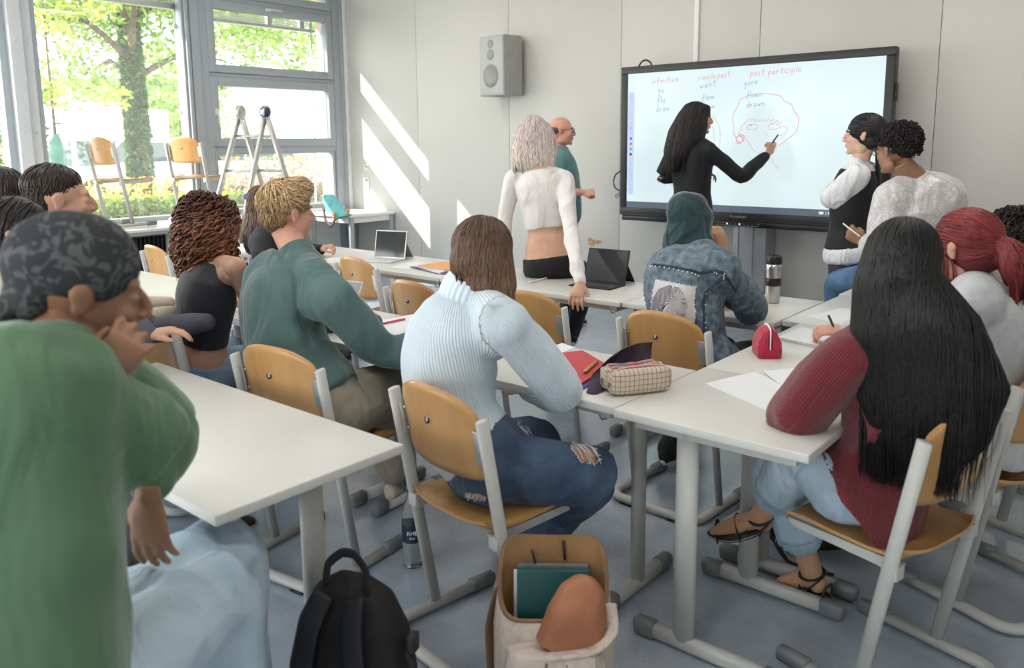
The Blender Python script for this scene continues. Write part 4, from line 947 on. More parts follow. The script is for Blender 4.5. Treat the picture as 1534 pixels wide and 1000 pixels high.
S1.sweep([h + V(0.055, 0.0, 0.02), h + V(0.075, -0.005, -0.08), h + V(0.088, -0.03, -0.16), h + V(0.092, -0.04, -0.22)], [0.035, 0.042, 0.038, 0.015], [0.05, 0.045, 0.035, 0.015], ref=(0, 1, 0), n=16)
hair(o, inv, S1, (0.085, 0.045, 0.027), (0.20, 0.115, 0.07), n=1100, length=0.46, rad=0.0027, root=HM @ V(0, 0.0, 0.12), roots=dict(c=HM @ V(0, -0.02, 0.03), cone=95), jitter=0.06, hang=0.02, var=0.38, zmin=1.0)

# ---- 2. man in the dark green sweatshirt
J = seated(-2.43, 1.80, 4.7, sex='m')
upd(J, neck=(-2.651, 1.860, 1.127), head=(-2.756, 1.900, 1.286), hf=(0.16, 0.98, 0.03), mid=(-2.654, 1.780, 0.833), shL=(-3.026, 1.920, 0.952), shR=(-2.359, 1.800, 0.992),
    elR=(-2.291, 1.960, 0.780), wrR=(-2.196, 2.140, 0.753), elL=(-2.93, 2.10, 0.80), wrL=(-2.70, 2.28, 0.79),
    knR=(-2.460, 2.162, 0.550), anR=(-2.551, 2.224, 0.105), knL=(-2.475, 2.320, 0.565), anL=(-3.002, 2.500, 0.175))
J['toR'] = V(J['anR']) + V(-0.07, 0.13, -0.07); J['toL'] = V(J['anL']) + V(-0.05, 0.14, -0.04)
o, HM, inv, body = person('young man with tousled blond hair in a dark green sweatshirt', J, 'm', 'pink', hands=[dict(wrist=J['wrR'], d=(0.9, 0.5, 0), back=(0, 0, 1), side=1)], eyes=True, brow=(0.3, 0.2, 0.1), neckr=0.054)
top(o, inv, J, 'm', cm['green'], off=0.024, t0=-0.02, t1=0.975, sleeve=0.98, soff=0.020, puff=0.006, fold=(0.017, 6), name='sweatshirt', flare=0.012, cuff=0.003, axis=(0.7, 0.1, 0.7), collar=0.006, colh=0.22)
trousers(o, inv, J, 'm', cm['khaki'], off=0.014, t1=0.1, leg=0.80, wide=0.022, name='trousers')
shoes(o, inv, J, cm['shoecream'], cm['solew'], ('R', 'L'), sockm=cm['sock'])
S1 = MB(); ballM(S1, HM, (0, -0.020, 0.050), (0.081, 0.096, 0.084), 26, 18); ballM(S1, HM, (0, -0.064, -0.010), (0.058, 0.044, 0.062), 22, 14); ballM(S1, HM, (0, 0.045, 0.095), (0.062, 0.055, 0.040), 22, 14)
fwd = V(J['hf'])
def flow2(p, nor):
    q = HM.inverted() @ p
    return fwd * 0.8 + V(0, 0, 0.15) if q.y > -0.03 and q.z > 0.03 else V(0, 0, -1) + fwd * 0.25
hair(o, inv, S1, (0.66, 0.46, 0.25), (0.22, 0.13, 0.07), n=2400, length=0.075, step=0.009, rad=0.0023, flow=flow2, root=HM @ V(0.0, -0.06, 0.12), roots=dict(c=HM @ V(0, -0.02, 0.03), cone=128, axis=HM.to_3x3() @ V(0, -0.35, 0.9)), jitter=0.22, lift=0.007, curl=0.003, curlf=40, var=0.30, voxel=0.006, shelltone=0.55)

# ---- 3. curly-haired woman in the black sleeveless top
J = seated(-3.36, 1.80, 0, sex='f')
upd(J, neck=(-3.263, 1.860, 1.054), head=(-3.335, 1.900, 1.205), hf=(0.2, 1, 0), mid=(-3.288, 1.800, 0.813), shL=(-3.581, 1.920, 1.020), shR=(-3.077, 1.850, 1.048),
    elR=(-3.157, 1.980, 0.784), wrR=(-3.292, 2.200, 0.826), elL=(-3.72, 2.0, 0.80), wrL=(-3.5, 2.2, 0.79))
o, HM, inv, body = person('woman with brown curls in a black sleeveless top and light jeans', J, 'f', 'light', eyes=False, shrink=0.0)
top(o, inv, J, 'f', cm['blackt'], off=0.009, t0=0.30, t1=0.975, sleeve=0, soff=0, fold=(0.002, 9), name='tank_top', voxel=0.006)
trousers(o, inv, J, 'f', cm['denimlt'], off=0.012, t1=0.17, leg=0.95, name='jeans')
pb = V(J['pel']); lb = MB(); lb.box((-0.028, -0.004, -0.018), (0.028, 0.002, 0.018), bev=0.002, M=Matrix.Translation(pb + V(0.03, -0.143, 0.06) - inv) @ Matrix.Rotation(-0.2, 4, 'X')); lb.build('waist_label', mat('tan_leather_patch', (0.45, 0.27, 0.13), 0.7, noise=0.1), o)
shoes(o, inv, J, cm['shoeb'], cm['solewh'])
S1 = MB(); scalp(S1, HM, 0.020, 0.012); h = V(J['head'])
ballM(S1, Matrix.Translation(h), (-0.055, -0.045, -0.035), (0.085, 0.085, 0.085)); ballM(S1, Matrix.Translation(h), (0.055, -0.045, -0.03), (0.075, 0.085, 0.08)); ballM(S1, Matrix.Translation(h), (-0.075, -0.06, -0.105), (0.075, 0.07, 0.055)); ballM(S1, Matrix.Translation(h), (0.02, -0.08, -0.095), (0.085, 0.06, 0.055))
hair(o, inv, S1, (0.07, 0.028, 0.015), (0.24, 0.095, 0.045), n=620, length=0.26, rad=0.0052, flat=0.75, root=HM @ V(0, 0.02, 0.12), roots=dict(c=HM @ V(0, -0.02, 0.02), cone=115), curl=0.013, curlf=150, lift=0.008, var=0.5, hang=0.03, jitter=0.15, shelltone=0.35)

# ---- 4. long-haired person in black at the window end of the second row
J = seated(-4.95, 3.20, -20, sex='f')
upd(J, neck=(-5.042, 3.300, 0.936), head=(-5.084, 3.320, 1.148), shL=(-5.333, 3.350, 0.839), shR=(-4.790, 3.280, 0.898), elR=(-5.041, 3.500, 0.711), wrR=(-4.839, 3.600, 0.815), elL=(-5.1, 3.5, 0.82), wrL=(-4.9, 3.66, 0.79), hf=(0.3, 1, 0))
o, HM, inv, body = person('person in black with long ombre hair behind the blond man', J, 'f', 'light', eyes=False, hands=[dict(wrist=J['wrR'], d=(0.9, 0.45, 0.25), back=(-0.2, -0.3, 1), side=1, curl=(0.9, 0.9, 0.5), thumb=0.8)])
top(o, inv, J, 'f', cm['black'], off=0.02, t0=0.0, sleeve=0.97, soff=0.016, name='sweater')
trousers(o, inv, J, 'f', cm['black'], name='trousers')
shoes(o, inv, J, cm['shoeb'], cm['soleb'])
S1 = MB(); scalp(S1, HM, 0.014, 0.01); h = V(J['head']); S1.sweep([h + V(0, -0.03, 0.03), h + V(-0.01, -0.07, -0.08), h + V(-0.02, -0.10, -0.22), h + V(-0.03, -0.11, -0.36)], [0.08, 0.10, 0.11, 0.07], [0.06, 0.055, 0.045, 0.02], ref=(0, 1, 0), n=20)
hair(o, inv, S1, (0.20, 0.11, 0.075), (0.02, 0.014, 0.012), n=500, length=0.5, rad=0.0045, root=HM @ V(0, 0, 0.12), roots=dict(c=HM @ V(0, -0.02, 0.03), cone=100), curl=0.004, curlf=25)

# ---- 5. blonde woman in the cropped white top sitting on the table edge
f7 = V(-0.62, 0.785, 0); r7 = V(0.785, 0.62, 0)
J = seated(-2.975, 3.93, 38.3, sex='f', sit=0.75, hipz=0.085)
upd(J, neck=(-3.064, 3.900, 1.414), head=(-3.110, 3.920, 1.590), hf=(-0.45, 0.9, -0.1), mid=(-3.019, 3.920, 1.140), shL=(-3.206, 3.830, 1.341), shR=(-2.915, 3.970, 1.334),
    elR=(-2.713, 3.760, 1.050), wrR=(-2.475, 3.510, 0.814), elL=(-3.243, 3.800, 1.109), wrL=(-3.231, 3.750, 0.812),
    hipL=V(-2.975, 3.93, 0.80) - r7 * 0.09, hipR=V(-2.975, 3.93, 0.80) + r7 * 0.09, knL=(-3.28, 4.22, 0.70), knR=(-3.02, 4.36, 0.68), anL=(-3.22, 4.28, 0.24), anR=(-3.181, 4.420, 0.264))
for s in 'LR': J['to' + s] = V(J['an' + s]) + f7 * 0.14 + V(0, 0, -0.06)
o, HM, inv, body = person('woman with silver blonde bob in a cropped white top leaning on the table', J, 'f', 'light', eyes=False, shrink=0.0, voxel=0.0045,
    hands=[dict(wrist=J['wrR'], d=(0.25, -0.75, -0.75), back=(0.3, -0.7, 0.75), side=-1, curl=(0.35, 0.35, 0.25), thumb=0.1, spread=0.16, sc=1.0), dict(wrist=J['wrL'], d=(0.1, -0.7, -0.4), back=(0, 0, 1), side=1)])
top(o, inv, J, 'f', cm['white'], off=0.010, t0=0.35, t1=0.965, sleeve=0.985, soff=0.009, fold=(0.010, 8), name='crop_top', voxel=0.0065, flare=0.006)
trousers(o, inv, J, 'f', cm['black'], off=0.006, t0=-0.15, t1=0.065, name='leggings', fold=(0.003, 9))
shoes(o, inv, J, cm['shoeb'], cm['solewh'])
S1 = MB(); scalp(S1, HM, 0.014, 0.008); h = V(J['head'])
S1.sweep([h - f7 * 0.01 + V(0, 0, 0.08), h - f7 * 0.03 + V(0, 0, 0.02), h - f7 * 0.05 + V(0, 0, -0.07), h - f7 * 0.06 + V(0, 0, -0.15), h - f7 * 0.06 + V(0, 0, -0.19)], [0.09, 0.125, 0.135, 0.130, 0.10], [0.08, 0.09, 0.075, 0.05, 0.025], ref=f7, n=24)
hair(o, inv, S1, (0.50, 0.40, 0.42), (0.66, 0.57, 0.50), n=1700, length=0.33, rad=0.0026, root=HM @ V(0.0, 0.01, 0.12), roots=dict(c=HM @ V(0, -0.02, 0.03), cone=100), jitter=0.05, hang=0.05, var=0.28, shelltone=0.55)

# ---- 6. bald man in the teal shirt by the wall
f8 = V(0.82, 0.57, 0); r8 = V(0.57, -0.82, 0); c = V(-4.10, 5.60, 0)
J = dict(pel=c + V(0, 0, 0.95), mid=c + V(0, 0, 1.2) - f8 * 0.01, neck=(-4.197, 5.620, 1.514), head=(-4.155, 5.620, 1.659), hf=f8, hipL=c - r8 * 0.09 + V(0, 0, 0.90), hipR=c + r8 * 0.09 + V(0, 0, 0.90), shL=c - r8 * 0.19 + V(-0.05, 0, 1.42), shR=c + r8 * 0.19 + V(-0.05, 0, 1.42),
         elR=(-4.029, 5.450, 1.159), wrR=(-3.883, 5.550, 1.153), elL=c - r8 * 0.22 - f8 * 0.02 + V(0, 0, 1.12), wrL=c - r8 * 0.24 + f8 * 0.05 + V(0, 0, 0.88),
         knL=c - r8 * 0.10 + f8 * 0.03 + V(0, 0, 0.50), knR=c + r8 * 0.10 + V(0, 0, 0.50), anL=c - r8 * 0.11 + V(0, 0, 0.085), anR=c + r8 * 0.10 + V(0, 0, 0.085) + f8 * 0.02)
for s in 'LR': J['to' + s] = V(J['an' + s]) + f8 * 0.16 + V(0, 0, -0.06)
o, HM, inv, body = person('balding man with glasses in a teal shirt standing by the wall', J, 'm', 'pink', hs=1.04, voxel=0.006, hands=[dict(wrist=J['wrR'], d=f8, back=(0.3, -0.6, 0.6), side=1, curl=(1.3, 1.4, 0.9), thumb=0.95), dict(wrist=J['wrL'], d=(0, 0, -1), back=(-0.5, 0.8, 0), side=-1)])
top(o, inv, J, 'm', cm['teal'], off=0.020, t0=-0.12, t1=0.99, sleeve=0.62, soff=0.020, name='shirt', fold=(0.007, 8), collar=0.006)
trousers(o, inv, J, 'm', cm['black'], leg=0.97, name='trousers'); shoes(o, inv, J, cm['shoeb'], cm['solewh'])
specs(o, inv, HM, M_['dkgrey'])
S1 = MB(); ballM(S1, HM, (0, -0.047, 0.008), (0.079, 0.068, 0.042), 20, 14)
hair(o, inv, S1, (0.13, 0.10, 0.08), None, n=260, length=0.02, step=0.007, rad=0.0022, root=HM @ V(0, 0, 0.12), roots=dict(c=HM @ V(0, -0.04, 0.0), cone=110, axis=HM.to_3x3() @ V(0, -1, -0.2)), lift=0.002, matm=HAIRMATTE, voxel=0.006)

# ---- 7. woman in the black dress writing on the screen
f9 = V(0.55, 0.83, 0); r9 = V(0.83, -0.55, 0); c = V(-3.02, 5.78, 0)
J = dict(pel=c + V(0, 0, 0.99), mid=c + V(0, 0, 1.27), neck=(-3.034, 5.780, 1.595), head=(-2.976, 5.780, 1.731), hf=(0.86, 0.50, 0.0), hipL=c - r9 * 0.085 + V(0, 0, 0.94), hipR=c + r9 * 0.085 + V(0, 0, 0.94), shL=(-3.187, 5.800, 1.488), shR=(-2.859, 5.740, 1.488),
         elR=(-2.684, 5.950, 1.292), wrR=(-2.580, 6.180, 1.457), elL=(-3.267, 5.760, 1.289), wrL=(-3.052, 6.000, 1.295),
         knL=c - r9 * 0.09 + V(0, 0, 0.52), knR=c + r9 * 0.09 + V(0, 0, 0.52), anL=c - r9 * 0.09 + V(0, 0, 0.085), anR=c + r9 * 0.09 + V(0, 0, 0.085))
for s in 'LR': J['to' + s] = V(J['an' + s]) + f9 * 0.15 + V(0, 0, -0.06)
o, HM, inv, body = person('woman with long black hair in a black dress writing on the screen', J, 'f', 'light', hs=1.0, voxel=0.005,
    hands=[dict(wrist=J['wrR'], d=(0.20, 0.45, 0.95), back=(0.9, -0.4, 0.2), side=1, curl=(1.0, 1.1, 0.5), index=(0.35, 0.9, 0.5), thumb=0.75), dict(wrist=J['wrL'], d=(0.9, 0.35, 0.1), back=(0, 0, 1), side=1, curl=(0.6, 0.7, 0.4))])
def dress(B):
    for i, (z0, z1, a_, b_) in enumerate(((0.98, 0.55, 0.17, 0.26), (0.55, 0.42, 0.26, 0.275))): B.sweep([c + V(0, 0, z0), c + V(-0.01, 0, z1)], [a_, b_], [a_ * 0.8, b_ * 0.85], ref=f9, n=26)
top(o, inv, J, 'f', cm['black'], off=0.022, t0=-0.10, t1=0.99, sleeve=0.95, soff=0.018, sc=1.08, name='dress', fold=(0.005, 8), extra=dress)
trousers(o, inv, J, 'f', cm['black'], off=0.0, leg=0.99, name='tights'); shoes(o, inv, J, cm['shoeb'], cm['soleb'])
S1 = MB(); scalp(S1, HM, 0.014, 0.01); h = V(J['head']); b9 = V(-0.62, -0.45, 0)
S1.sweep([h + b9 * 0.02 + V(0, 0, 0.09), h + b9 * 0.05 + V(0, 0, 0.0), h + b9 * 0.12 + V(0, 0, -0.14), h + b9 * 0.20 + V(0, 0, -0.28), h + b9 * 0.26 + V(0, 0, -0.40)], [0.085, 0.12, 0.135, 0.14, 0.09], [0.085, 0.12, 0.14, 0.11, 0.04], ref=b9, n=24)
ballM(S1, HM, (0, 0.055, 0.075), (0.060, 0.035, 0.030))
hair(o, inv, S1, (0.016, 0.013, 0.013), None, n=550, length=0.52, rad=0.0045, root=HM @ V(0.0, 0.02, 0.12), roots=dict(c=HM @ V(0, -0.02, 0.03), cone=100), jitter=0.05, hang=0.04)
J9 = J

# ---- 8. person in the teal headscarf and studded denim jacket
J = seated(-1.64, 3.19, -6.8, sex='f')
upd(J, neck=(-1.714, 3.260, 1.084), head=(-1.722, 3.300, 1.207), hf=(0.15, 1, -0.05), mid=(-1.675, 3.170, 0.806), shL=(-1.852, 3.300, 0.983), shR=(-1.501, 3.180, 1.023),
    elR=(-1.514, 3.500, 0.797), wrR=(-1.626, 3.440, 1.060), elL=(-1.98, 3.50, 0.82), wrL=(-1.75, 3.62, 0.79))
J['anL'] = (-1.819, 3.329, 0.100); J['toL'] = V(J['anL']) + V(0.02, 0.14, -0.06)
o, HM, inv, body = person('person in a dark teal headscarf and acid-washed denim jacket with studs', J, 'f', 'tan', eyes=False, hands=[dict(wrist=J['wrR'], d=(-0.35, 0.05, 0.95), back=(0.9, -0.3, 0.2), side=1, curl=(0.5, 0.6, 0.4)), dict(wrist=J['wrL'], d=(0.9, 0.4, 0), back=(0, 0, 1), side=1)])
top(o, inv, J, 'f', cm['denimgrey'], off=0.042, t0=-0.06, t1=0.975, sleeve=0.80, soff=0.026, puff=0.012, name='denim_jacket', fold=(0.015, 6), flare=0.035, sc=1.04)
trousers(o, inv, J, 'f', cm['black'], name='trousers'); shoes(o, inv, J, cm['shoeb'], cm['solewh'])
S1 = MB(); ballM(S1, HM, (0, -0.02, 0.035), (0.092, 0.112, 0.098), 26, 18); h = V(J['head'])
S1.sweep([h + V(0, -0.01, 0.03), h + V(0.0, -0.035, -0.06), h + V(0.01, -0.03, -0.13), h + V(0.03, -0.02, -0.18)], [0.10, 0.102, 0.125, 0.15], [0.10, 0.098, 0.10, 0.10], ref=(0, 1, 0), n=28)
sub_inv(S1, inv); baked(S1, 'headscarf', 0.007, 5, cm['hijab'], o, folds(0.013, 12, (0.8, 0.2, 0.7), 0.2, 2.0))
J10, inv10, o10 = J, inv, o

# ---- 9. standing woman in the black waistcoat, arms crossed
f11 = V(-0.90, 0.30, 0).normalized(); r11 = V(0.30, 0.90, 0).normalized(); c = V(-1.53, 5.0, 0)
J = dict(pel=c + V(0, 0, 0.90), mid=c + V(-0.01, 0, 1.15), neck=(-1.526, 5.000, 1.428), head=(-1.515, 5.000, 1.583), hf=(-0.94, -0.15, 0.05), hipL=c - r11 * 0.085 + V(0, 0, 0.85), hipR=c + r11 * 0.085 + V(0, 0, 0.85), shL=(-1.476, 4.850, 1.360), shR=c + r11 * 0.17 + V(0, 0, 1.35),
         elL=(-1.621, 4.880, 1.224), wrL=(-1.697, 5.100, 1.275), elR=(-1.744, 5.200, 1.219), wrR=(-1.589, 4.920, 1.247),
         knL=c - r11 * 0.09 + V(0, 0, 0.47), knR=c + r11 * 0.09 + V(0, 0, 0.47), anL=c - r11 * 0.09 + V(0, 0, 0.085), anR=c + r11 * 0.09 + V(0, 0, 0.085))
for s in 'LR': J['to' + s] = V(J['an' + s]) + f11 * 0.15 + V(0, 0, -0.06)
o, HM, inv, body = person('standing woman with crossed arms, black waistcoat over a white shirt', J, 'f', 'pale', voxel=0.005, hands=[dict(wrist=J['wrL'], d=(0.0, 0.8, 0.35), back=(-0.9, 0, 0.2), side=1, curl=(0.5, 0.6, 0.3)), dict(wrist=J['wrR'], d=(0.5, -0.4, 0.3), back=(-0.3, -0.8, 0.1), side=-1, curl=(0.4, 0.5, 0.3))])
top(o, inv, J, 'f', cm['whites'], off=0.010, t0=-0.14, t1=0.985, sleeve=0.92, soff=0.020, puff=0.014, name='shirt', fold=(0.010, 10), flare=0.035, collar=0.004)
wst = top(o, inv, J, 'f', cm['black'], off=0.026, t0=0.06, t1=0.93, sleeve=0, name='waistcoat', fold=(0.002, 8))
trousers(o, inv, J, 'f', cm['charcoal'], off=0.004, t1=0.1, name='jeans', r=[0.088, 0.082, 0.062, 0.058, 0.044]); shoes(o, inv, J, cm['shoeb'], cm['soleb'])
S1 = MB(); scalp(S1, HM, 0.013, 0.010); h = V(J['head'])
ballM(S1, HM, (0, -0.118, 0.050), (0.030, 0.034, 0.032)); S1.sweep([h + V(0.09, 0.02, 0.03), h + V(0.105, 0.03, -0.10), h + V(0.115, 0.03, -0.28), h + V(0.11, 0.03, -0.48)], [0.04, 0.055, 0.06, 0.025], [0.04, 0.04, 0.035, 0.015], ref=(1, 0, 0), n=18)
hair(o, inv, S1, (0.020, 0.018, 0.020), None, n=450, length=0.45, rad=0.004, root=HM @ V(0.0, 0.09, 0.07), roots=dict(c=HM @ V(0, -0.02, 0.03), cone=100), jitter=0.05, flow=lambda p, n_: (V(0.7, 0.2, 0.0) if (p - h).length < 0.125 else V(0, 0, -1)))

# ---- 10. person in the white satin shirt sitting on the table
f12 = V(-0.70, 0.71, 0); r12 = V(0.71, 0.70, 0)
J = seated(-1.06, 4.62, 45, sex='m', sit=0.75, hipz=0.10)
upd(J, neck=(-1.090, 4.460, 1.360), head=(-1.177, 4.420, 1.500), hf=(-0.88, 0.42, -0.05), mid=(-1.055, 4.580, 1.092), shL=(-1.171, 4.360, 1.255), shR=(-0.964, 4.520, 1.280),
    elL=(-1.194, 4.360, 1.010), wrL=(-1.347, 4.540, 1.016), elR=(-0.973, 4.750, 0.958), wrR=(-1.312, 4.900, 0.914),
    knL=(-1.564, 4.860, 0.724), anL=(-1.591, 4.920, 0.401), knR=(-1.540, 5.200, 0.738), anR=(-1.62, 5.30, 0.35))
for s in 'LR': J['to' + s] = V(J['an' + s]) + f12 * 0.14 + V(0, 0, -0.06)
o, HM, inv, body = person('person with short black curls and glasses in a white satin shirt, seated on the table', J, 'm', 'mid', hs=0.98, voxel=0.0055, neckr=0.055, hands=[dict(wrist=J['wrL'], d=(-0.75, 0.1, 0.45), back=(-0.2, -0.9, 0.2), side=1, curl=(0.7, 0.8, 0.5), thumb=0.7)])
top(o, inv, J, 'm', sm, off=0.032, t0=-0.10, t1=0.975, sleeve=0.9, soff=0.028, puff=0.01, name='shirt', fold=(0.015, 7), collar=0.008)
trousers(o, inv, J, 'm', cm['denimmid'], off=0.010, name='jeans'); shoes(o, inv, J, cm['shoeb'], cm['solewh'])
specs(o, inv, HM, M_['dkgrey'])
S1 = MB(); ballM(S1, HM, (0, -0.030, 0.062), (0.086, 0.096, 0.078), 24, 16); ballM(S1, HM, (0, -0.065, 0.01), (0.068, 0.052, 0.05))
def afro(o, inv, S1, HM, col, n=1400, ln=0.030, r=0.0032, seed=4, cone=120, c=(0, -0.03, 0.04)):
    hair(o, inv, S1, col, None, n=n, length=ln * 1.6, step=0.008, rad=r, root=HM @ V(0, 0, 0.12), roots=dict(c=HM @ V(c), cone=cone, axis=HM.to_3x3() @ V(0, -0.35, 0.9)), curl=0.006, curlf=160, lift=0.008, var=0.45, jitter=0.5, matm=HAIRMATTE, seed=seed, voxel=0.006, flat=0.9)
afro(o, inv, S1, HM, (0.020, 0.017, 0.018))

# ---- 11. red-haired person in the grey hoodie
J = seated(-0.50, 3.03, 71, sex='f')
upd(J, neck=(-0.525, 3.020, 1.065), head=(-0.572, 3.000, 1.197), hf=(-0.93, 0.30, -0.12), mid=(-0.47, 3.03, 0.82), shL=(-0.50, 2.86, 1.035), shR=(-0.47, 3.20, 1.035), elR=(-0.70, 3.36, 0.82), wrR=(-1.011, 3.220, 0.819), elL=(-0.72, 2.80, 0.80), wrL=(-0.98, 2.92, 0.79))
o, HM, inv, body = person('person with a dark red ponytail and glasses in a grey hoodie', J, 'f', 'pink', hs=1.04, hands=[dict(wrist=J['wrR'], d=(-0.85, -0.25, -0.10), back=(0, -0.3, 1), side=1, curl=(0.7, 0.8, 0.4), thumb=0.7)], neckr=0.055)
def hood(B):
    nk = V(J['neck']); B.sweep([nk + V(0.03, 0, 0.0), nk + V(0.07, 0.0, -0.03), nk + V(0.10, 0, -0.09)], [0.10, 0.13, 0.10], [0.05, 0.06, 0.03], ref=(1, 0, 0.4), n=22)
top(o, inv, J, 'f', cm['hoodie'], off=0.040, t0=-0.04, t1=0.97, sleeve=0.96, soff=0.026, puff=0.010, name='hoodie', fold=(0.014, 7), extra=hood, sc=1.08)
trousers(o, inv, J, 'f', cm['black'], name='trousers'); shoes(o, inv, J, cm['shoeb'], cm['soleb']); specs(o, inv, HM, M_['black'])
S1 = MB(); scalp(S1, HM, 0.010, 0.003); ballM(S1, HM, (0, -0.118, 0.005), (0.022, 0.022, 0.022))
pt, pr3 = catmull([HM @ V(p) for p in ((0.0, -0.100, 0.006), (0, -0.130, 0.0), (0.0, -0.158, -0.035), (0, -0.155, -0.080), (0, -0.140, -0.120))], [0.016, 0.034, 0.050, 0.046, 0.018], 5)
S1.sweep(pt, pr3, n=20)
tail = HM @ V(0, -0.115, 0.005); bk_ = HM.to_3x3() @ V(0, -1, -0.15)
def flow13(p, n_):
    q = HM.inverted() @ p
    return (V(tail) - p).normalized() if q.y > -0.118 else (V(0, 0, -1) + bk_ * 0.15)
hair(o, inv, S1, (0.20, 0.028, 0.030), (0.17, 0.020, 0.022), n=900, length=0.30, step=0.013, rad=0.0028, root=HM @ V(0, 0.10, 0.06), roots=dict(c=HM @ V(0, -0.03, 0.02), cone=120), flow=flow13, gravity=2.2, jitter=0.05, var=0.28, hang=0.02)
MB().sweep([HM @ V(0.019 * math.cos(a), -0.117, 0.006 + 0.019 * math.sin(a)) - inv for a in [2 * PI * i / 14 for i in range(14)]], 0.005, closed=True, n=8).build('hair_tie', M_['black'], o)

# ---- 12. person with dark curls at the right edge
J = seated(-0.50, 3.86, 72, sex='f'); upd(J, head=(-0.564, 3.860, 1.136), neck=(-0.530, 3.880, 1.017), hf=(-0.95, 0.3, 0))
o, HM, inv, body = person('person with dark curly hair half hidden behind the red ponytail', J, 'f', 'mid', eyes=False, hs=0.98)
top(o, inv, J, 'f', cm['black'], off=0.02, name='sweater'); trousers(o, inv, J, 'f', cm['black'], name='trousers'); shoes(o, inv, J, cm['shoeb'], cm['soleb'])
S1 = MB(); scalp(S1, HM, 0.024, 0.02); afro(o, inv, S1, HM, (0.022, 0.016, 0.014), n=700, r=0.004, ln=0.04, seed=8)

# ---- 13. woman with very long black hair and burgundy sweater
J = seated(-0.665, 2.40, 73.5, sex='f')
upd(J, neck=(-0.590, 2.360, 1.069), head=(-0.583, 2.310, 1.221), hf=(-0.45, 0.89, -0.05), mid=(-0.586, 2.400, 0.744), shL=(-0.679, 2.240, 0.978), shR=(-0.468, 2.460, 0.962),
    elL=(-0.809, 2.210, 0.771), wrL=(-0.804, 2.420, 0.858), elR=(-0.462, 2.600, 0.716), wrR=(-0.692, 2.700, 0.681),
    hipL=(-0.69, 2.31, 0.56), hipR=(-0.66, 2.49, 0.56), knR=(-0.965, 2.50, 0.50), anR=(-0.861, 2.588, 0.100), knL=(-0.819, 2.360, 0.636), anL=(-1.009, 2.460, 0.318), toL=(-1.164, 2.440, 0.232))
J['toR'] = V((-0.890, 2.532, 0.020)) 
J['toR'] = V(J['anR']) + (V((-0.984, 2.635, 0.020)) - V(J['anR'])).normalized() * 0.165; J['toR'].z = 0.025
o, HM, inv, body = person('woman with very long straight black hair in a burgundy sweater', J, 'f', 'tan', voxel=0.005, eyes=False, hands=[dict(wrist=J['wrL'], d=(0.0, 0.7, 0.3), back=(-0.5, -0.2, 0.6), side=1, curl=(0.6, 0.6, 0.4))])
def pushed(B):
    el, wr = V(J['elL']), V(J['wrL']); d = (wr - el).normalized(); u1 = d.orthogonal().normalized(); u2 = d.cross(u1); sh = V(J['shL']); e = (el - sh).normalized()
    for k_, (r_, w_) in enumerate(((0.066, 0.020), (0.063, 0.022), (0.058, 0.020))):
        c_ = el + d * (-0.01 + 0.034 * k_) - e * 0.008 * k_; B.sweep([c_ + (u1 * math.cos(a) + u2 * math.sin(a)) * r_ * 0.9 for a in [2 * PI * q / 18 for q in range(18)]], w_, closed=True, n=8)
    v1 = e.orthogonal().normalized(); v2 = e.cross(v1)
    for k_ in range(2): c_ = el - e * (0.045 + 0.055 * k_); tl = e * 0.02; B.sweep([c_ + v1 * math.cos(a) * 0.066 + (v2 + e * 0.35) * math.sin(a) * 0.066 for a in [2 * PI * q / 18 for q in range(18)]], 0.016, closed=True, n=8)
top(o, inv, J, 'f', cm['red'], extra=pushed, off=0.026, t0=-0.04, t1=0.985, sleeve=0.60, soff=0.026, puff=0.016, name='sweater', fold=(0.012, 8), cuff=0.010, flare=0.055, ribs=True)
trousers(o, inv, J, 'f', cm['denimpale'], off=0.014, t1=0.14, leg=0.62, wide=0.014, name='jeans')
fr = MB()
for s in 'LR':
    kn, an = V(J['kn' + s]), V(J['an' + s]); e = lerp(kn, an, 0.62); d = (an - kn).normalized(); u1 = d.orthogonal().normalized(); u2 = d.cross(u1); rg = random.Random(3)
    fr.sweep([e - d * 0.055, e - d * 0.01], 0.077, n=24)
    for i in range(60):
        a = 2 * PI * i / 60; p = e + (u1 * math.cos(a) + u2 * math.sin(a)) * 0.076; fr.sweep([p - d * 0.012, p + d * rg.uniform(0.005, 0.018) + u1 * rg.gauss(0, 0.003)], 0.0013, n=4)
sub_inv(fr, inv).build('frayed_hem', cm['denimpale'], o)
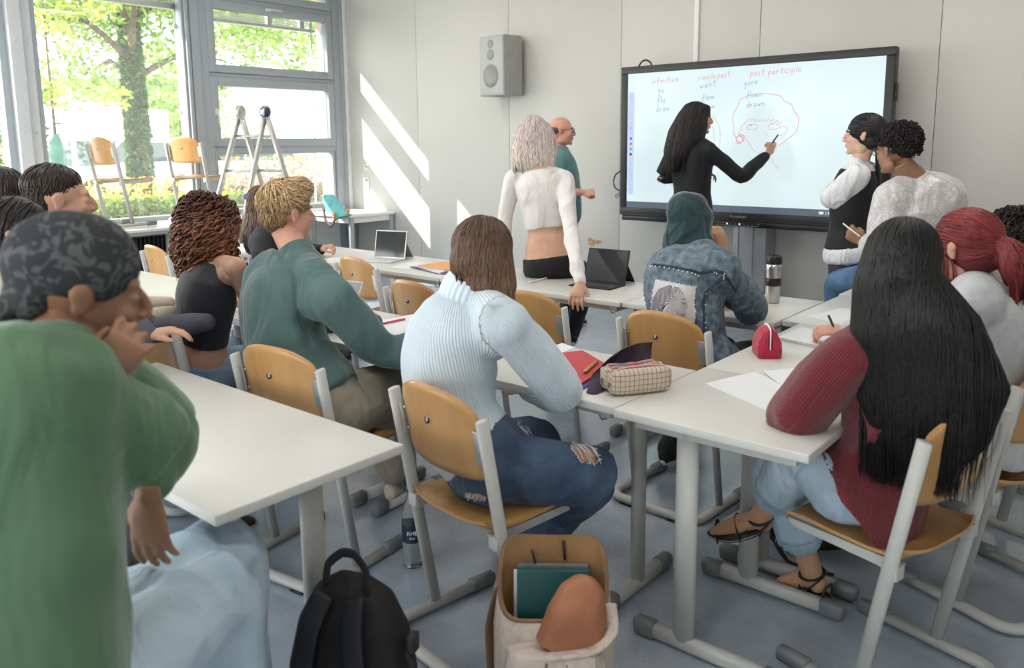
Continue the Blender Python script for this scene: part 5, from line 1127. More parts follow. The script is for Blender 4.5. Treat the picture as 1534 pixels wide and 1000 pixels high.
def sandal(s):
    an, to = V(J['an' + s]), V(J['to' + s]); kn = V(J['kn' + s]); leg = (kn - an).normalized()
    ft = (to - (an - leg * 0.055)).normalized(); up = (leg - ft * leg.dot(ft)).normalized(); sd_ = ft.cross(up)
    heel = an - leg * 0.062 - ft * 0.05; L_ = (to - heel).dot(ft) + 0.02
    ol = []
    for t in range(28):
        a = 2 * PI * t / 28; y = 0.5 - 0.5 * math.cos(a); ol.append((math.sin(a) * (0.030 + 0.013 * math.sin(PI * y ** 1.3)), y * L_))
    mb = MB(); mb.rings([[heel + ft * p[1] + sd_ * p[0] + up * z for p in ol] for z in (-0.012, -0.002)])
    so = sub_inv(mb, inv).build('sandal', cm['shoeb'], o)
    st = MB(); st.sweep([heel + ft * p[1] + sd_ * p[0] * 1.02 + up * -0.003 for p in ol], 0.0012, n=5, closed=True); sub_inv(st, inv).build('stitching', cm['solewh'], so)
    def arc(c0, a0, r_, r2, d1, d2, w=0.006, k=14, half=False):
        pts = [c0 + d1 * math.cos(a) * r_ + d2 * math.sin(a) * r2 for a in ([PI * i / k for i in range(k + 1)] if half else [2 * PI * i / k for i in range(k)])]
        m2 = MB(); m2.sweep(pts, w, 0.003, ref=d1.cross(d2), closed=not half, n=8); sub_inv(m2, inv).build('strap', cm['shoeb'], so)
    arc(an + leg * 0.020, 0, 0.041, 0.041, ft, sd_)
    arc(an - leg * 0.01 - ft * 0.0, 0, 0.045, 0.052, ft * 0.8 - leg * 0.5, sd_)
    arc(heel + ft * L_ * 0.42 - up * 0.002, 0, 0.043, 0.056, sd_, up, 0.009, 14, True)
    arc(heel + ft * L_ * 0.80 - up * 0.002, 0, 0.043, 0.026, sd_, up, 0.008, 14, True)
    arc(heel + ft * 0.02, 0, 0.033, 0.05, sd_, up - ft * 0.4, 0.007, 12, True)
sandal('L'); sandal('R')
S1 = MB(); scalp(S1, HM, 0.014, 0.008); h = V(J['head']); b_ = V(0.05, -1, 0)
S1.sweep([h + V(0.0, -0.02, 0.07), h + V(0.0, -0.04, -0.03), (-0.529, 2.240, 1.064), (-0.480, 2.250, 0.910), (-0.473, 2.260, 0.772), (-0.458, 2.260, 0.693)], [0.080, 0.106, 0.160, 0.185, 0.135, 0.060], [0.07, 0.08, 0.06, 0.045, 0.030, 0.014], ref=b_, n=30)
hair(o, inv, S1, (0.0045, 0.004, 0.0045), (0.008, 0.006, 0.006), n=1500, length=0.85, step=0.02, rad=0.0032, root=HM @ V(0.02, 0.03, 0.12), roots=dict(c=HM @ V(0, -0.02, 0.03), cone=98), jitter=0.04, hang=0.02, var=0.4, gravity=0.8, zmin=0.62)

# ---- 14. blurred person in the green sweatshirt and headscarf, left foreground
J = seated(-1.40, 0.40, -22, sex='m', sit=0.46)
upd(J, neck=(-1.464, 0.540, 1.214), head=(-1.486, 0.593, 1.297), hf=(0.30, 0.93, -0.15), mid=(-1.424, 0.472, 1.006), shR=(-1.362, 0.467, 1.174), shL=(-1.610, 0.659, 1.113),
    elR=(-1.417, 0.653, 1.018), wrR=(-1.370, 0.560, 1.165), elL=(-1.683, 0.792, 0.950), wrL=(-1.547, 0.704, 0.863), knR=(-1.534, 0.817, 0.600), knL=(-1.685, 0.924, 0.600))
for s in 'LR': J['an' + s] = V(J['kn' + s].x if hasattr(J['kn' + s], 'x') else J['kn' + s][0], (J['kn' + s][1]) + 0.02, 0.085); J['to' + s] = J['an' + s] + V(0.05, 0.14, -0.06)
o, HM, inv, body = person('person in a leaf green sweatshirt and patterned dark headscarf, chin on hand', J, 'm', 'mid', hs=1.02, eyes=False, voxel=0.0045,
    hands=[dict(wrist=J['wrR'], d=(0.22, 0.55, 0.75), back=(0.8, -0.5, 0.1), side=-1, curl=(0.55, 0.9, 0.6), thumb=0.4, spread=0.2, sc=0.90), dict(wrist=J['wrL'], d=(0.05, -0.05, -1), back=(0.5, -0.8, 0.1), side=1, curl=(0.25, 0.3, 0.2), sc=1.05)])
top(o, inv, J, 'm', cm['green2'], off=0.030, t0=-0.06, t1=0.97, sleeve=0.88, soff=0.030, puff=0.012, name='sweatshirt', fold=(0.012, 6), flare=0.03)
lg = MB()
for k, (u, v, w) in enumerate(((0.0, 0.0, 0.05), (0.05, 0.03, 0.03))): pass
sub_inv(MB().sweep([V(J['wrR']) + V(0.0, -0.0, -0.045), V(J['wrR']) + V(0.005, 0.01, -0.005)], [0.045, 0.042], n=18), inv).build('cuff', cm['white'], o)
trousers(o, inv, J, 'm', cm['denimpale'], off=0.018, t1=0.1, fold=(0.012, 7), name='jeans', wide=0.015, leg=0.95); shoes(o, inv, J, cm['shoeb'], cm['solewh'])
pm = mat('paisley_headscarf', (0.020, 0.021, 0.024), 0.8, noise=0.0)
nt = pm.node_tree; N = nt.nodes; L = nt.links; tcn = N.new('ShaderNodeTexCoord'); vo = N.new('ShaderNodeTexNoise'); vo.inputs['Scale'].default_value = 26; vo.inputs['Distortion'].default_value = 2.5; L.new(tcn.outputs['Object'], vo.inputs['Vector'])
rr_ = N.new('ShaderNodeValToRGB'); L.new(vo.outputs['Fac'], rr_.inputs[0]); rr_.color_ramp.elements[0].position = 0.42; rr_.color_ramp.elements[0].color = (0.085, 0.09, 0.095, 1); rr_.color_ramp.elements[1].position = 0.5; rr_.color_ramp.elements[1].color = (0.025, 0.027, 0.032, 1); L.new(rr_.outputs[0], N['Principled BSDF'].inputs['Base Color'])
S1 = MB(); ballM(S1, HM, (0, -0.022, 0.052), (0.086, 0.106, 0.088), 26, 18); ballM(S1, HM, (0, -0.075, -0.005), (0.066, 0.045, 0.045)); S1.sweep([HM @ V(0, -0.10, -0.01), HM @ V(0.0, -0.125, -0.06), HM @ V(0.01, -0.12, -0.12)], [0.03, 0.035, 0.02], [0.02, 0.02, 0.01], ref=HM.to_3x3() @ V(0, 1, 0), n=14)
sub_inv(S1, inv); baked(S1, 'headscarf', 0.006, 3, pm, o, folds(0.006, 14, (0.2, 1, 0.1)))
S1 = MB(); ballM(S1, HM, (0, 0.058, -0.085), (0.044, 0.034, 0.032)); hair(o, inv, S1, (0.02, 0.015, 0.012), None, n=200, length=0.03, step=0.008, rad=0.002, root=HM @ V(0, 0, 0.0), roots=dict(c=HM @ V(0, 0.05, -0.08), cone=150, axis=(0, 0, -1)), lift=0.003, matm=HAIRMATTE, voxel=0.005, name='beard')

# ---- 15. blurred people further back on the left
J = seated(-3.18, 1.22, -25, sex='m'); upd(J, head=(-3.192, 1.227, 1.362), neck=(-3.194, 1.223, 1.234), hf=(0.35, 0.93, 0), shR=(-3.061, 1.233, 1.161), shL=(-3.374, 1.255, 1.159), elR=(-2.938, 1.269, 0.974), wrR=(-2.848, 1.345, 0.886))
o, HM, inv, body = person('blurred bearded man with short dark hair in a slate shirt', J, 'm', 'light', hs=1.06, eyes=False, hands=[dict(wrist=J['wrR'], d=(0.5, 0.85, 0.1), back=(0, 0, 1), side=1)])
top(o, inv, J, 'm', cm['lav'], off=0.02, name='shirt'); trousers(o, inv, J, 'm', cm['denimmid'], name='jeans'); shoes(o, inv, J, cm['shoeb'], cm['solewh'])
S1 = MB(); ballM(S1, HM, (0, -0.026, 0.054), (0.080, 0.096, 0.076)); ballM(S1, HM, (0, -0.06, 0.0), (0.066, 0.05, 0.05)); hair(o, inv, S1, (0.035, 0.025, 0.02), None, n=400, length=0.06, rad=0.0035, step=0.01, root=HM @ V(0, 0.0, 0.12), roots=dict(c=HM @ V(0, -0.03, 0.03), cone=120), jitter=0.3)
S1 = MB(); ballM(S1, HM, (0, 0.050, -0.080), (0.052, 0.042, 0.038)); hair(o, inv, S1, (0.035, 0.022, 0.016), None, n=200, length=0.03, step=0.008, rad=0.002, root=HM @ V(0, 0, 0.0), roots=dict(c=HM @ V(0, 0.05, -0.08), cone=150, axis=(0, 0, -1)), lift=0.003, matm=HAIRMATTE, voxel=0.005, name='beard')
J = seated(-3.75, 1.35, -25, sex='f'); upd(J, head=(-3.802, 1.243, 1.350), neck=(-3.804, 1.237, 1.227), hf=(0.6, 0.8, 0)); sh_ = V(J['neck']); J['shL'] = sh_ + V(-0.15, -0.07, -0.05); J['shR'] = sh_ + V(0.15, 0.0, -0.05)
o, HM, inv, body = person('blurred dark-haired person in beige at the far left edge', J, 'f', 'light', eyes=False)
top(o, inv, J, 'f', cm['beige'], off=0.03, name='sweater'); trousers(o, inv, J, 'f', cm['denimmid'], name='jeans'); shoes(o, inv, J, cm['shoeb'], cm['solewh'])
S1 = MB(); scalp(S1, HM, 0.014, 0.01); hair(o, inv, S1, (0.03, 0.02, 0.018), None, n=300, length=0.15, rad=0.004, root=HM @ V(0, 0.0, 0.12), roots=dict(c=HM @ V(0, -0.03, 0.03), cone=110))
J = seated(-2.98, 0.70, -15, sex='f', sit=0.46); upd(J, head=(-2.841, 0.963, 1.280), neck=(-2.851, 0.934, 1.184), hf=(0.5, 0.86, -0.1)); sh_ = V(J['neck']); J['shL'] = sh_ + V(-0.12, -0.1, -0.05); J['shR'] = sh_ + V(0.13, 0.06, -0.05)
o, HM, inv, body = person('blurred person with black hair tied up, below the bearded man', J, 'f', 'tan', eyes=False, hs=0.95)
top(o, inv, J, 'f', cm['beige'], off=0.02, name='sweater'); trousers(o, inv, J, 'f', cm['denimmid'], name='jeans'); shoes(o, inv, J, cm['shoeb'], cm['solewh'])
S1 = MB(); scalp(S1, HM, 0.012, 0.006); ballM(S1, HM, (0, -0.10, 0.07), (0.035, 0.035, 0.035)); hair(o, inv, S1, (0.018, 0.014, 0.013), None, n=300, length=0.15, rad=0.004, root=HM @ V(0, 0.06, 0.10), roots=dict(c=HM @ V(0, -0.03, 0.03), cone=110))

# ------------------------------------------------------------------ interactive board on the front wall
tv = empty('interactive_display', (-2.9, 6.40, 0.86), label='large wall-mounted interactive display showing a handwritten verb table', cat='screen')
def TL(x0, y0, z0, x1, y1, z1): return (x0 + 2.9, y0 - 6.40, z0 - 0.86), (x1 + 2.9, y1 - 6.40, z1 - 0.86)
bz = MB(); X0, X1, Z0, Z1 = -4.066, -1.745, 0.905, 2.226; SX0, SX1, SZ0, SZ1 = -3.996, -1.809, 0.972, 2.163
for a in ((X0, 6.395, SZ1, X1, 6.49, Z1), (X0, 6.395, Z0, X1, 6.49, SZ0), (X0, 6.395, SZ0, SX0, 6.49, SZ1), (SX1, 6.395, SZ0, X1, 6.49, SZ1)): bz.box(*TL(*a), bev=0.006)
bz.box(*TL(X0 + 0.01, 6.41, Z0 + 0.01, X1 - 0.01, 6.50, Z1 - 0.01), bev=0.004)
bz.box(*TL(X0 + 0.012, 6.392, Z1 - 0.022, X1 - 0.012, 6.396, Z1 - 0.019))
bz.build('bezel', mat('bezel_dark_grey', (0.022, 0.024, 0.024), 0.4, noise=0.08), tv)
lb_ = MB(); lb_.box(*TL(X0 + 0.03, 6.38, 0.855, X1 - 0.03, 6.49, 0.90), bev=0.008); lb_.box(*TL(X0 + 0.02, 6.385, 0.90, X1 - 0.02, 6.49, 0.915), bev=0.003)
ledge = lb_.build('lower_ledge', mat('ledge_black', (0.010, 0.011, 0.011), 0.35, noise=0.1), tv)
scr = bpy.data.materials.new('lit_screen'); scr.use_nodes = True; b = scr.node_tree.nodes['Principled BSDF']; b.inputs['Base Color'].default_value = (0.02, 0.02, 0.02, 1); b.inputs['Roughness'].default_value = 0.25
tcn = scr.node_tree.nodes.new('ShaderNodeTexCoord'); nn = scr.node_tree.nodes.new('ShaderNodeTexNoise'); nn.inputs['Scale'].default_value = 1.2; nn.inputs['Detail'].default_value = 1; rr_ = scr.node_tree.nodes.new('ShaderNodeValToRGB')
scr.node_tree.links.new(tcn.outputs['Object'], nn.inputs['Vector']); scr.node_tree.links.new(nn.outputs['Fac'], rr_.inputs[0]); scr.node_tree.links.new(rr_.outputs[0], b.inputs['Emission Color'])
rr_.color_ramp.elements[0].position = 0.35; rr_.color_ramp.elements[0].color = (0.68, 0.83, 0.87, 1); rr_.color_ramp.elements[1].position = 0.65; rr_.color_ramp.elements[1].color = (0.74, 0.88, 0.87, 1); b.inputs['Emission Strength'].default_value = 1.0 / 2 ** EXPO
panel = MB().box(*TL(SX0 - 0.004, 6.402, SZ0 - 0.004, SX1 + 0.004, 6.408, SZ1 + 0.004)).build('screen_panel', scr, tv)
def em(name, c, s=1.0): return mat(name, (0.01, 0.01, 0.01), 0.4, emit=c, estr=s / 2 ** EXPO, noise=0)
YS = 6.4005
MB().box(*TL(SX0, YS, SZ0, SX1, 6.402, 1.028)).build('task_bar', em('taskbar', (0.105, 0.125, 0.17)), tv)
ic = MB()
for i, x in enumerate((-2.22, -2.185, -2.15, -2.10, -2.055, -2.01)):
    if i in (1,): ic.box(*TL(x - 0.002, YS - 0.001, 0.985, x + 0.002, YS, 1.015))
    elif i in (0, 2): ic.box(*TL(x - 0.018, YS - 0.001, 0.99, x + 0.012, YS, 1.012), bev=0.0); ic.box(*TL(x + 0.012, YS - 0.001, 0.995, x + 0.018, YS, 1.008))
    else: ic.lathe([(0, 0), (0.014, 0), (0.014, 0.001), (0, 0.001)], n=16, M=Matrix.Translation((x + 2.9, YS - 6.4, 1.0 - 0.86)) @ Matrix.Rotation(PI / 2, 4, 'X'))
ic.build('task_icon', em('icons', (0.75, 0.82, 0.85)), tv)
pill = MB(); pts = []
for i in range(13): a = PI * i / 12; pts.append((-3.958 + 0.031 * math.cos(a) + 2.9, 1.975 + 0.031 * math.sin(a) - 0.86))
for i in range(13): a = PI + PI * i / 12; pts.append((-3.958 + 0.031 * math.cos(a) + 2.9, 1.118 + 0.031 * math.sin(a) - 0.86))
pill.prism(pts, 1, YS - 6.4, 0.002); pl_ = pill.build('tool_bar', em('toolbar_blue', (0.52, 0.66, 0.92)), tv)
cols_ = {8: 0, 9: 1, 10: 2, 11: 3, 12: 4}
icm = [em('dot_blue', (0.03, 0.13, 0.75)), em('dot_red', (0.85, 0.10, 0.16)), em('dot_green', (0.08, 0.50, 0.22)), em('dot_black', (0.03, 0.03, 0.05)), em('dot_yellow', (0.80, 0.72, 0.08)), em('icon_grey', (0.22, 0.30, 0.42))]
for i in range(19):
    z = 1.965 - i * 0.0465; M = Matrix.Translation((-3.958 + 2.9, YS - 6.4 - 0.0006, z - 0.86)) @ Matrix.Rotation(PI / 2, 4, 'X'); ti = MB()
    if i in cols_: ti.lathe([(0, 0), (0.0125, 0), (0.0125, 0.0008), (0, 0.0008)], n=16, M=M)
    elif i == 0: ti.box((-0.002, -0.01, 0), (0.002, 0.01, 0.0008), M=M)
    elif i in (2, 17): ti.box((-0.009, -0.002, 0), (0.009, 0.002, 0.0008), M=M)
    elif i in (1, 3, 4, 15, 16): ti.sweep([M @ V(x * 0.008, y * 0.008, 0) for x, y in ((-1, -1), (1, -1), (1, 1), (-1, 1))], 0.0014, closed=True, n=4)
    else: ti.sweep([M @ V(-0.007, -0.007, 0), M @ V(0.007, 0.008, 0)], 0.0025, n=4)
    ti.build('tool_icon', icm[cols_.get(i, 5)], pl_)
M6 = Matrix.Translation((-3.958 + 2.9, YS - 6.4 - 0.0006, 1.965 - 6 * 0.0465 - 0.86)) @ Matrix.Rotation(PI / 2, 4, 'X'); MB().sweep([M6 @ V(0.016 * math.cos(a), 0.016 * math.sin(a), 0) for a in [2 * PI * k / 20 for k in range(20)]], 0.0012, closed=True, n=4).build('selection_ring', icm[5], pl_)
pink = em('red_ink', (0.82, 0.30, 0.38)); ink = em('slate_ink', (0.22, 0.30, 0.40))
# handwriting: strokes per letter on a unit grid (x-height 1)
GL = {'i': [[(0.2, 0.9), (0.15, 0)], [(0.25, 1.35), (0.26, 1.42)]], 'n': [[(0, 0.95), (0.02, 0)], [(0.02, 0.6), (0.3, 0.95), (0.55, 0.75), (0.6, 0)]], 'f': [[(0.75, 1.9), (0.45, 2.05), (0.3, 1.6), (0.15, 0.2), (0.05, -0.6)], [(-0.05, 0.9), (0.6, 1.0)]],
      't': [[(0.35, 1.8), (0.2, 0.4), (0.35, 0), (0.5, 0.05)], [(0.0, 1.1), (0.7, 1.2)]], 'v': [[(0, 0.9), (0.25, 0), (0.6, 0.95)]], 'e': [[(0.05, 0.45), (0.5, 0.6), (0.45, 0.95), (0.15, 0.9), (0.02, 0.4), (0.2, 0), (0.6, 0.15)]],
      's': [[(0.5, 0.9), (0.2, 0.95), (0.15, 0.6), (0.45, 0.35), (0.35, 0.02), (0, 0.05)]], 'm': [[(0, 0.9), (0, 0)], [(0, 0.6), (0.25, 0.95), (0.4, 0.7), (0.4, 0)], [(0.4, 0.6), (0.65, 0.95), (0.8, 0.7), (0.85, 0)]], 'p': [[(0.1, 0.9), (0.0, -0.9)], [(0.08, 0.7), (0.35, 1.0), (0.6, 0.7), (0.4, 0.15), (0.05, 0.2)]],
      'l': [[(0.3, 1.9), (0.1, 0.3), (0.3, 0)]], 'a': [[(0.5, 0.85), (0.2, 0.95), (0.0, 0.4), (0.2, 0), (0.5, 0.6), (0.52, 0.9), (0.5, 0.2), (0.7, 0)]], 'r': [[(0.05, 0.95), (0.05, 0)], [(0.05, 0.55), (0.25, 0.9), (0.5, 0.9)]], 'c': [[(0.5, 0.85), (0.2, 0.9), (0.0, 0.4), (0.2, 0), (0.55, 0.15)]],
      'g': [[(0.5, 0.9), (0.15, 0.95), (0.05, 0.5), (0.4, 0.4), (0.52, 0.9), (0.45, -0.5), (0.15, -0.8), (-0.15, -0.5)]], 'o': [[(0.3, 0.95), (0.02, 0.6), (0.15, 0.05), (0.45, 0.1), (0.55, 0.6), (0.3, 0.95)]], 'y': [[(0.0, 0.9), (0.1, 0.2), (0.4, 0.3), (0.55, 0.9)], [(0.55, 0.9), (0.45, -0.3), (0.15, -0.8)]],
      'd': [[(0.45, 0.8), (0.1, 0.8), (0.0, 0.3), (0.25, 0), (0.5, 0.4), (0.55, 1.9)], [(0.5, 0.5), (0.6, 0)]], 'w': [[(0, 0.9), (0.15, 0.05), (0.4, 0.7), (0.6, 0.05), (0.85, 0.95)]], ' ': []}
WD = {'m': 1.05, 'w': 1.05, 'i': 0.4, 'l': 0.42, ' ': 0.6, 'f': 0.62, 't': 0.62}
def write(mb, text, a, b, h, r=0.0028):
    """text from baseline point a to b on the screen"""
    tot = sum(WD.get(ch, 0.8) for ch in text); x = 0; a, b = V(a), V(b)
    sx_ = (b - a).length / tot; d = (b - a).normalized()
    for ch in text:
        for st in GL[ch]:
            p3 = [a + d * ((x + p[0] * 0.85) * sx_) + V(0, 0, p[1] * h) for p in st]
            q, _ = catmull(p3, [1] * len(p3), 4)
            mb.sweep([Vector((p.x + 2.9, YS - 0.0008 - 6.4, p.z - 0.86)) for p in q], r, 0.0006, ref=(0, 1, 0), n=5)
        x += WD.get(ch, 0.8)
for w_, a_, b_, h_ in (('infinitive', (-3.755, 6.400, 2.063), (-3.480, 6.400, 2.076), 0.026), ('simple', (-3.304, 6.400, 2.072), (-3.140, 6.400, 2.079), 0.026), ('past', (-3.128, 6.400, 2.079), (-3.016, 6.400, 2.088), 0.026), ('past', (-2.843, 6.400, 2.078), (-2.720, 6.400, 2.081), 0.028), ('participle', (-2.693, 6.400, 2.080), (-2.420, 6.400, 2.088), 0.028)):
    mb = MB(); write(mb, w_, a_, b_, h_, 0.0022); mb.build('handwritten_word', pink, tv)
rw = MB()
def trace(mb, pts, r=0.0025, closed=False):
    q = [V(p) for p in pts]; q, _ = catmull(q, [1] * len(q), 3)
    mb.sweep([Vector((p.x + 2.9, YS - 0.0008 - 6.4, p.z - 0.86)) for p in q], r, 0.0006, ref=(0, 1, 0), n=5, closed=closed)
trace(rw, [(-2.951, 6.400, 1.584), (-2.971, 6.400, 1.633), (-2.966, 6.400, 1.677), (-2.986, 6.400, 1.732), (-2.976, 6.400, 1.785), (-2.938, 6.400, 1.854), (-2.928, 6.400, 1.891), (-2.877, 6.400, 1.916), (-2.804, 6.400, 1.934), (-2.692, 6.400, 1.934), (-2.582, 6.400, 1.908), (-2.559, 6.400, 1.876), (-2.493, 6.400, 1.838), (-2.475, 6.400, 1.796), (-2.435, 6.400, 1.743), (-2.433, 6.400, 1.692), (-2.451, 6.400, 1.620), (-2.492, 6.400, 1.589), (-2.539, 6.400, 1.553), (-2.586, 6.400, 1.522)])

trace(rw, [(-2.919, 6.400, 1.660), (-2.897, 6.400, 1.686), (-2.869, 6.400, 1.712), (-2.852, 6.400, 1.728), (-2.836, 6.400, 1.738), (-2.824, 6.400, 1.722), (-2.807, 6.400, 1.738), (-2.789, 6.400, 1.716), (-2.779, 6.400, 1.737), (-2.761, 6.400, 1.715), (-2.745, 6.400, 1.731), (-2.722, 6.400, 1.714), (-2.706, 6.400, 1.730), (-2.688, 6.400, 1.713), (-2.673, 6.400, 1.734), (-2.655, 6.400, 1.713), (-2.639, 6.400, 1.733), (-2.622, 6.400, 1.707), (-2.601, 6.400, 1.722), (-2.583, 6.400, 1.690), (-2.562, 6.400, 1.716)], 0.002)
trace(rw, [(-2.862, 6.400, 1.669), (-2.839, 6.400, 1.690), (-2.805, 6.400, 1.695), (-2.771, 6.400, 1.684), (-2.765, 6.400, 1.667), (-2.792, 6.400, 1.652), (-2.838, 6.400, 1.653), (-2.862, 6.400, 1.669)], 0.002)
trace(rw, [(-2.676, 6.400, 1.676), (-2.654, 6.400, 1.697), (-2.627, 6.400, 1.701), (-2.599, 6.400, 1.685), (-2.576, 6.400, 1.669), (-2.609, 6.400, 1.654), (-2.647, 6.400, 1.649), (-2.675, 6.400, 1.671)], 0.002)
trace(rw, [(-2.571, 6.400, 1.669), (-2.550, 6.400, 1.674), (-2.522, 6.400, 1.663), (-2.526, 6.400, 1.631), (-2.552, 6.400, 1.606), (-2.590, 6.400, 1.601)], 0.002)
trace(rw, [(-2.896, 6.400, 1.659), (-2.924, 6.400, 1.638), (-2.923, 6.400, 1.606), (-2.899, 6.400, 1.589)], 0.002)
trace(rw, [(-2.696, 6.400, 1.634), (-2.689, 6.400, 1.608), (-2.666, 6.400, 1.592)], 0.002)
trace(rw, [(-2.858, 6.400, 1.578), (-2.822, 6.400, 1.524), (-2.786, 6.400, 1.480), (-2.740, 6.400, 1.464)], 0.002)
trace(rw, [(-2.649, 6.400, 1.443), (-2.625, 6.400, 1.390), (-2.601, 6.400, 1.363), (-2.573, 6.400, 1.337)], 0.002)
trace(rw, [(-2.598, 6.400, 1.533), (-2.607, 6.400, 1.491), (-2.633, 6.400, 1.453)], 0.002)
trace(rw, [(-3.173, 6.400, 1.775), (-3.135, 6.400, 1.746), (-3.103, 6.400, 1.685), (-3.089, 6.400, 1.624), (-3.091, 6.400, 1.503)], 0.002)
trace(rw, [(-3.188, 6.400, 1.670), (-3.164, 6.400, 1.692), (-3.150, 6.400, 1.653), (-3.141, 6.400, 1.542)], 0.002)
trace(rw, [(-2.940, 6.400, 1.590), (-2.912, 6.400, 1.616), (-2.882, 6.400, 1.605), (-2.875, 6.400, 1.573), (-2.903, 6.400, 1.551), (-2.939, 6.400, 1.562), (-2.946, 6.400, 1.590), (-2.917, 6.400, 1.606), (-2.887, 6.400, 1.589), (-2.892, 6.400, 1.556), (-2.926, 6.400, 1.540), (-2.950, 6.400, 1.557)], 0.004)
trace(rw, [(-2.839, 6.400, 1.688), (-2.817, 6.400, 1.690), (-2.814, 6.400, 1.684)], 0.0045)
trace(rw, [(-2.654, 6.400, 1.694), (-2.643, 6.400, 1.696)], 0.0035)
rw.build('drawn_head', pink, tv)
bw = MB(); write(bw, 'go', (-3.687, 6.400, 1.985), (-3.621, 6.400, 1.988), 0.027, 0.0018); bw.build('handwritten_word', ink, tv)
bw = MB(); write(bw, 'fly', (-3.691, 6.400, 1.894), (-3.606, 6.400, 1.907), 0.029, 0.0018); bw.build('handwritten_word', ink, tv)
bw = MB(); write(bw, 'draw', (-3.703, 6.400, 1.819), (-3.558, 6.400, 1.837), 0.026, 0.0018); bw.build('handwritten_word', ink, tv)
bw = MB(); write(bw, 'went', (-3.290, 6.400, 2.000), (-3.138, 6.400, 2.020), 0.027, 0.0018); bw.build('handwritten_word', ink, tv)
bw = MB(); write(bw, 'flew', (-3.262, 6.400, 1.899), (-3.141, 6.400, 1.916), 0.027, 0.0018); bw.build('handwritten_word', ink, tv)
bw = MB(); write(bw, 'drew', (-3.272, 6.400, 1.817), (-3.138, 6.400, 1.840), 0.026, 0.0018); bw.build('handwritten_word', ink, tv)
bw = MB(); write(bw, 'gone', (-2.892, 6.400, 2.001), (-2.768, 6.400, 2.016), 0.026, 0.0018); bw.build('handwritten_word', ink, tv)
bw = MB(); write(bw, 'flown', (-2.865, 6.400, 1.905), (-2.730, 6.400, 1.915), 0.026, 0.0018); bw.build('handwritten_word', ink, tv)
bw = MB(); write(bw, 'drawn', (-2.862, 6.400, 1.830), (-2.705, 6.400, 1.840), 0.027, 0.0018); bw.build('handwritten_word', ink, tv)
def text(body, size, M, m, name, parent, ext=0.0004):
    cu = bpy.data.curves.new(name, 'FONT'); cu.body = body; cu.size = size; cu.extrude = ext; cu.align_x = 'CENTER'
    t = bpy.data.objects.new(name, cu); COL.objects.link(t); dg = bpy.context.evaluated_depsgraph_get(); dg.update()
    me = bpy.data.meshes.new_from_object(t.evaluated_get(dg)); bpy.data.objects.remove(t); me.transform(M); me.materials.clear(); me.materials.append(m)
    o = bpy.data.objects.new(name, me); COL.objects.link(o); o.parent = parent; return o
text('Promethean', 0.030, Matrix.Translation((-2.905 + 2.9, -0.0065, 0.930 - 0.86)) @ Matrix.Rotation(PI / 2, 4, 'X'), mat('logo_grey', (0.4, 0.4, 0.4), 0.4, noise=0.02), 'lettering', tv)
bt_ = MB()
for i in range(8): bt_.lathe([(0, 0), (0.008, 0), (0.008, 0.001), (0, 0.001)], n=12, M=Matrix.Translation((-3.03 + i * 0.037 + 2.9, -0.0205, 0.018)) @ Matrix.Rotation(PI / 2, 4, 'X'), mi=1 if i in (1, 4) else 0)
bt_.sweep([(-0.20, -0.0205, 0.004), (0.165, -0.0205, 0.004), (0.195, -0.0205, 0.034)], 0.0015, n=4, mi=2)
bt_.build('control_button', [M_['dkgrey'], em('lit_button', (0.8, 0.85, 1.0)), M_['alu']], ledge)
MB().box(*TL(X1 - 0.002, 6.42, 1.84, X1 + 0.012, 6.48, 1.97), bev=0.003).build('side_port', M_['black'], tv)
MB().box(*TL(-3.20, 6.49, 1.0, -2.55, 6.56, 2.0), bev=0.004).build('wall_bracket', M_['cap'], tv)
cb = MB(); cb.sweep(catmull([(-3.948, 6.500, 2.237), (-3.914, 6.500, 2.275), (-3.873, 6.500, 2.284), (-3.831, 6.500, 2.264), (-3.810, 6.500, 2.227)], [1] * 5)[0], 0.008, n=6); cb.v = [tuple(Vector(v) - V(-2.9, 6.4, 0.86)) for v in cb.v]; cb.build('cable', M_['black'], tv)
cb = MB(); cb.sweep(catmull([(-4.123, 6.520, 1.309), (-4.196, 6.520, 1.258), (-4.217, 6.520, 1.195), (-4.194, 6.520, 1.133), (-4.120, 6.520, 1.103)], [1] * 5)[0], 0.007, n=6); cb.sweep(catmull([(-4.127, 6.520, 1.103), (-4.193, 6.520, 1.064), (-4.178, 6.520, 1.045), (-4.120, 6.520, 1.097)], [1] * 4)[0], 0.004, n=6); cb.v = [tuple(Vector(v) - V(-2.9, 6.4, 0.86)) for v in cb.v]; cb.build('cable', M_['black'], tv)
# grooved aluminium pylon carrying it
py = empty('display_pylon', (-2.86, 6.62, 0), label='grooved grey aluminium column under the big display', cat='column')
pm_ = MB(); gr = [-0.145, -0.10, -0.094, -0.045, -0.039, 0.03, 0.036, 0.085, 0.091, 0.145]; prof_ = [(-0.145, 0.12)]
for i, x in enumerate(gr): prof_.append((x, -0.085 if i % 4 in (0, 1) or i in (4, 5, 8, 9) else -0.075))
prof_.append((0.145, 0.12)); pm_.prism(prof_, 2, 0.0, 2.0); pm_.build('profile', mat('brushed_aluminium', (0.42, 0.43, 0.45), 0.4, metal=0.6, noise=0.06), py)
MB().box((-0.2, -0.12, 0.0), (0.2, 0.12, 0.02), bev=0.004).build('base_plate', M_['cap'], py)

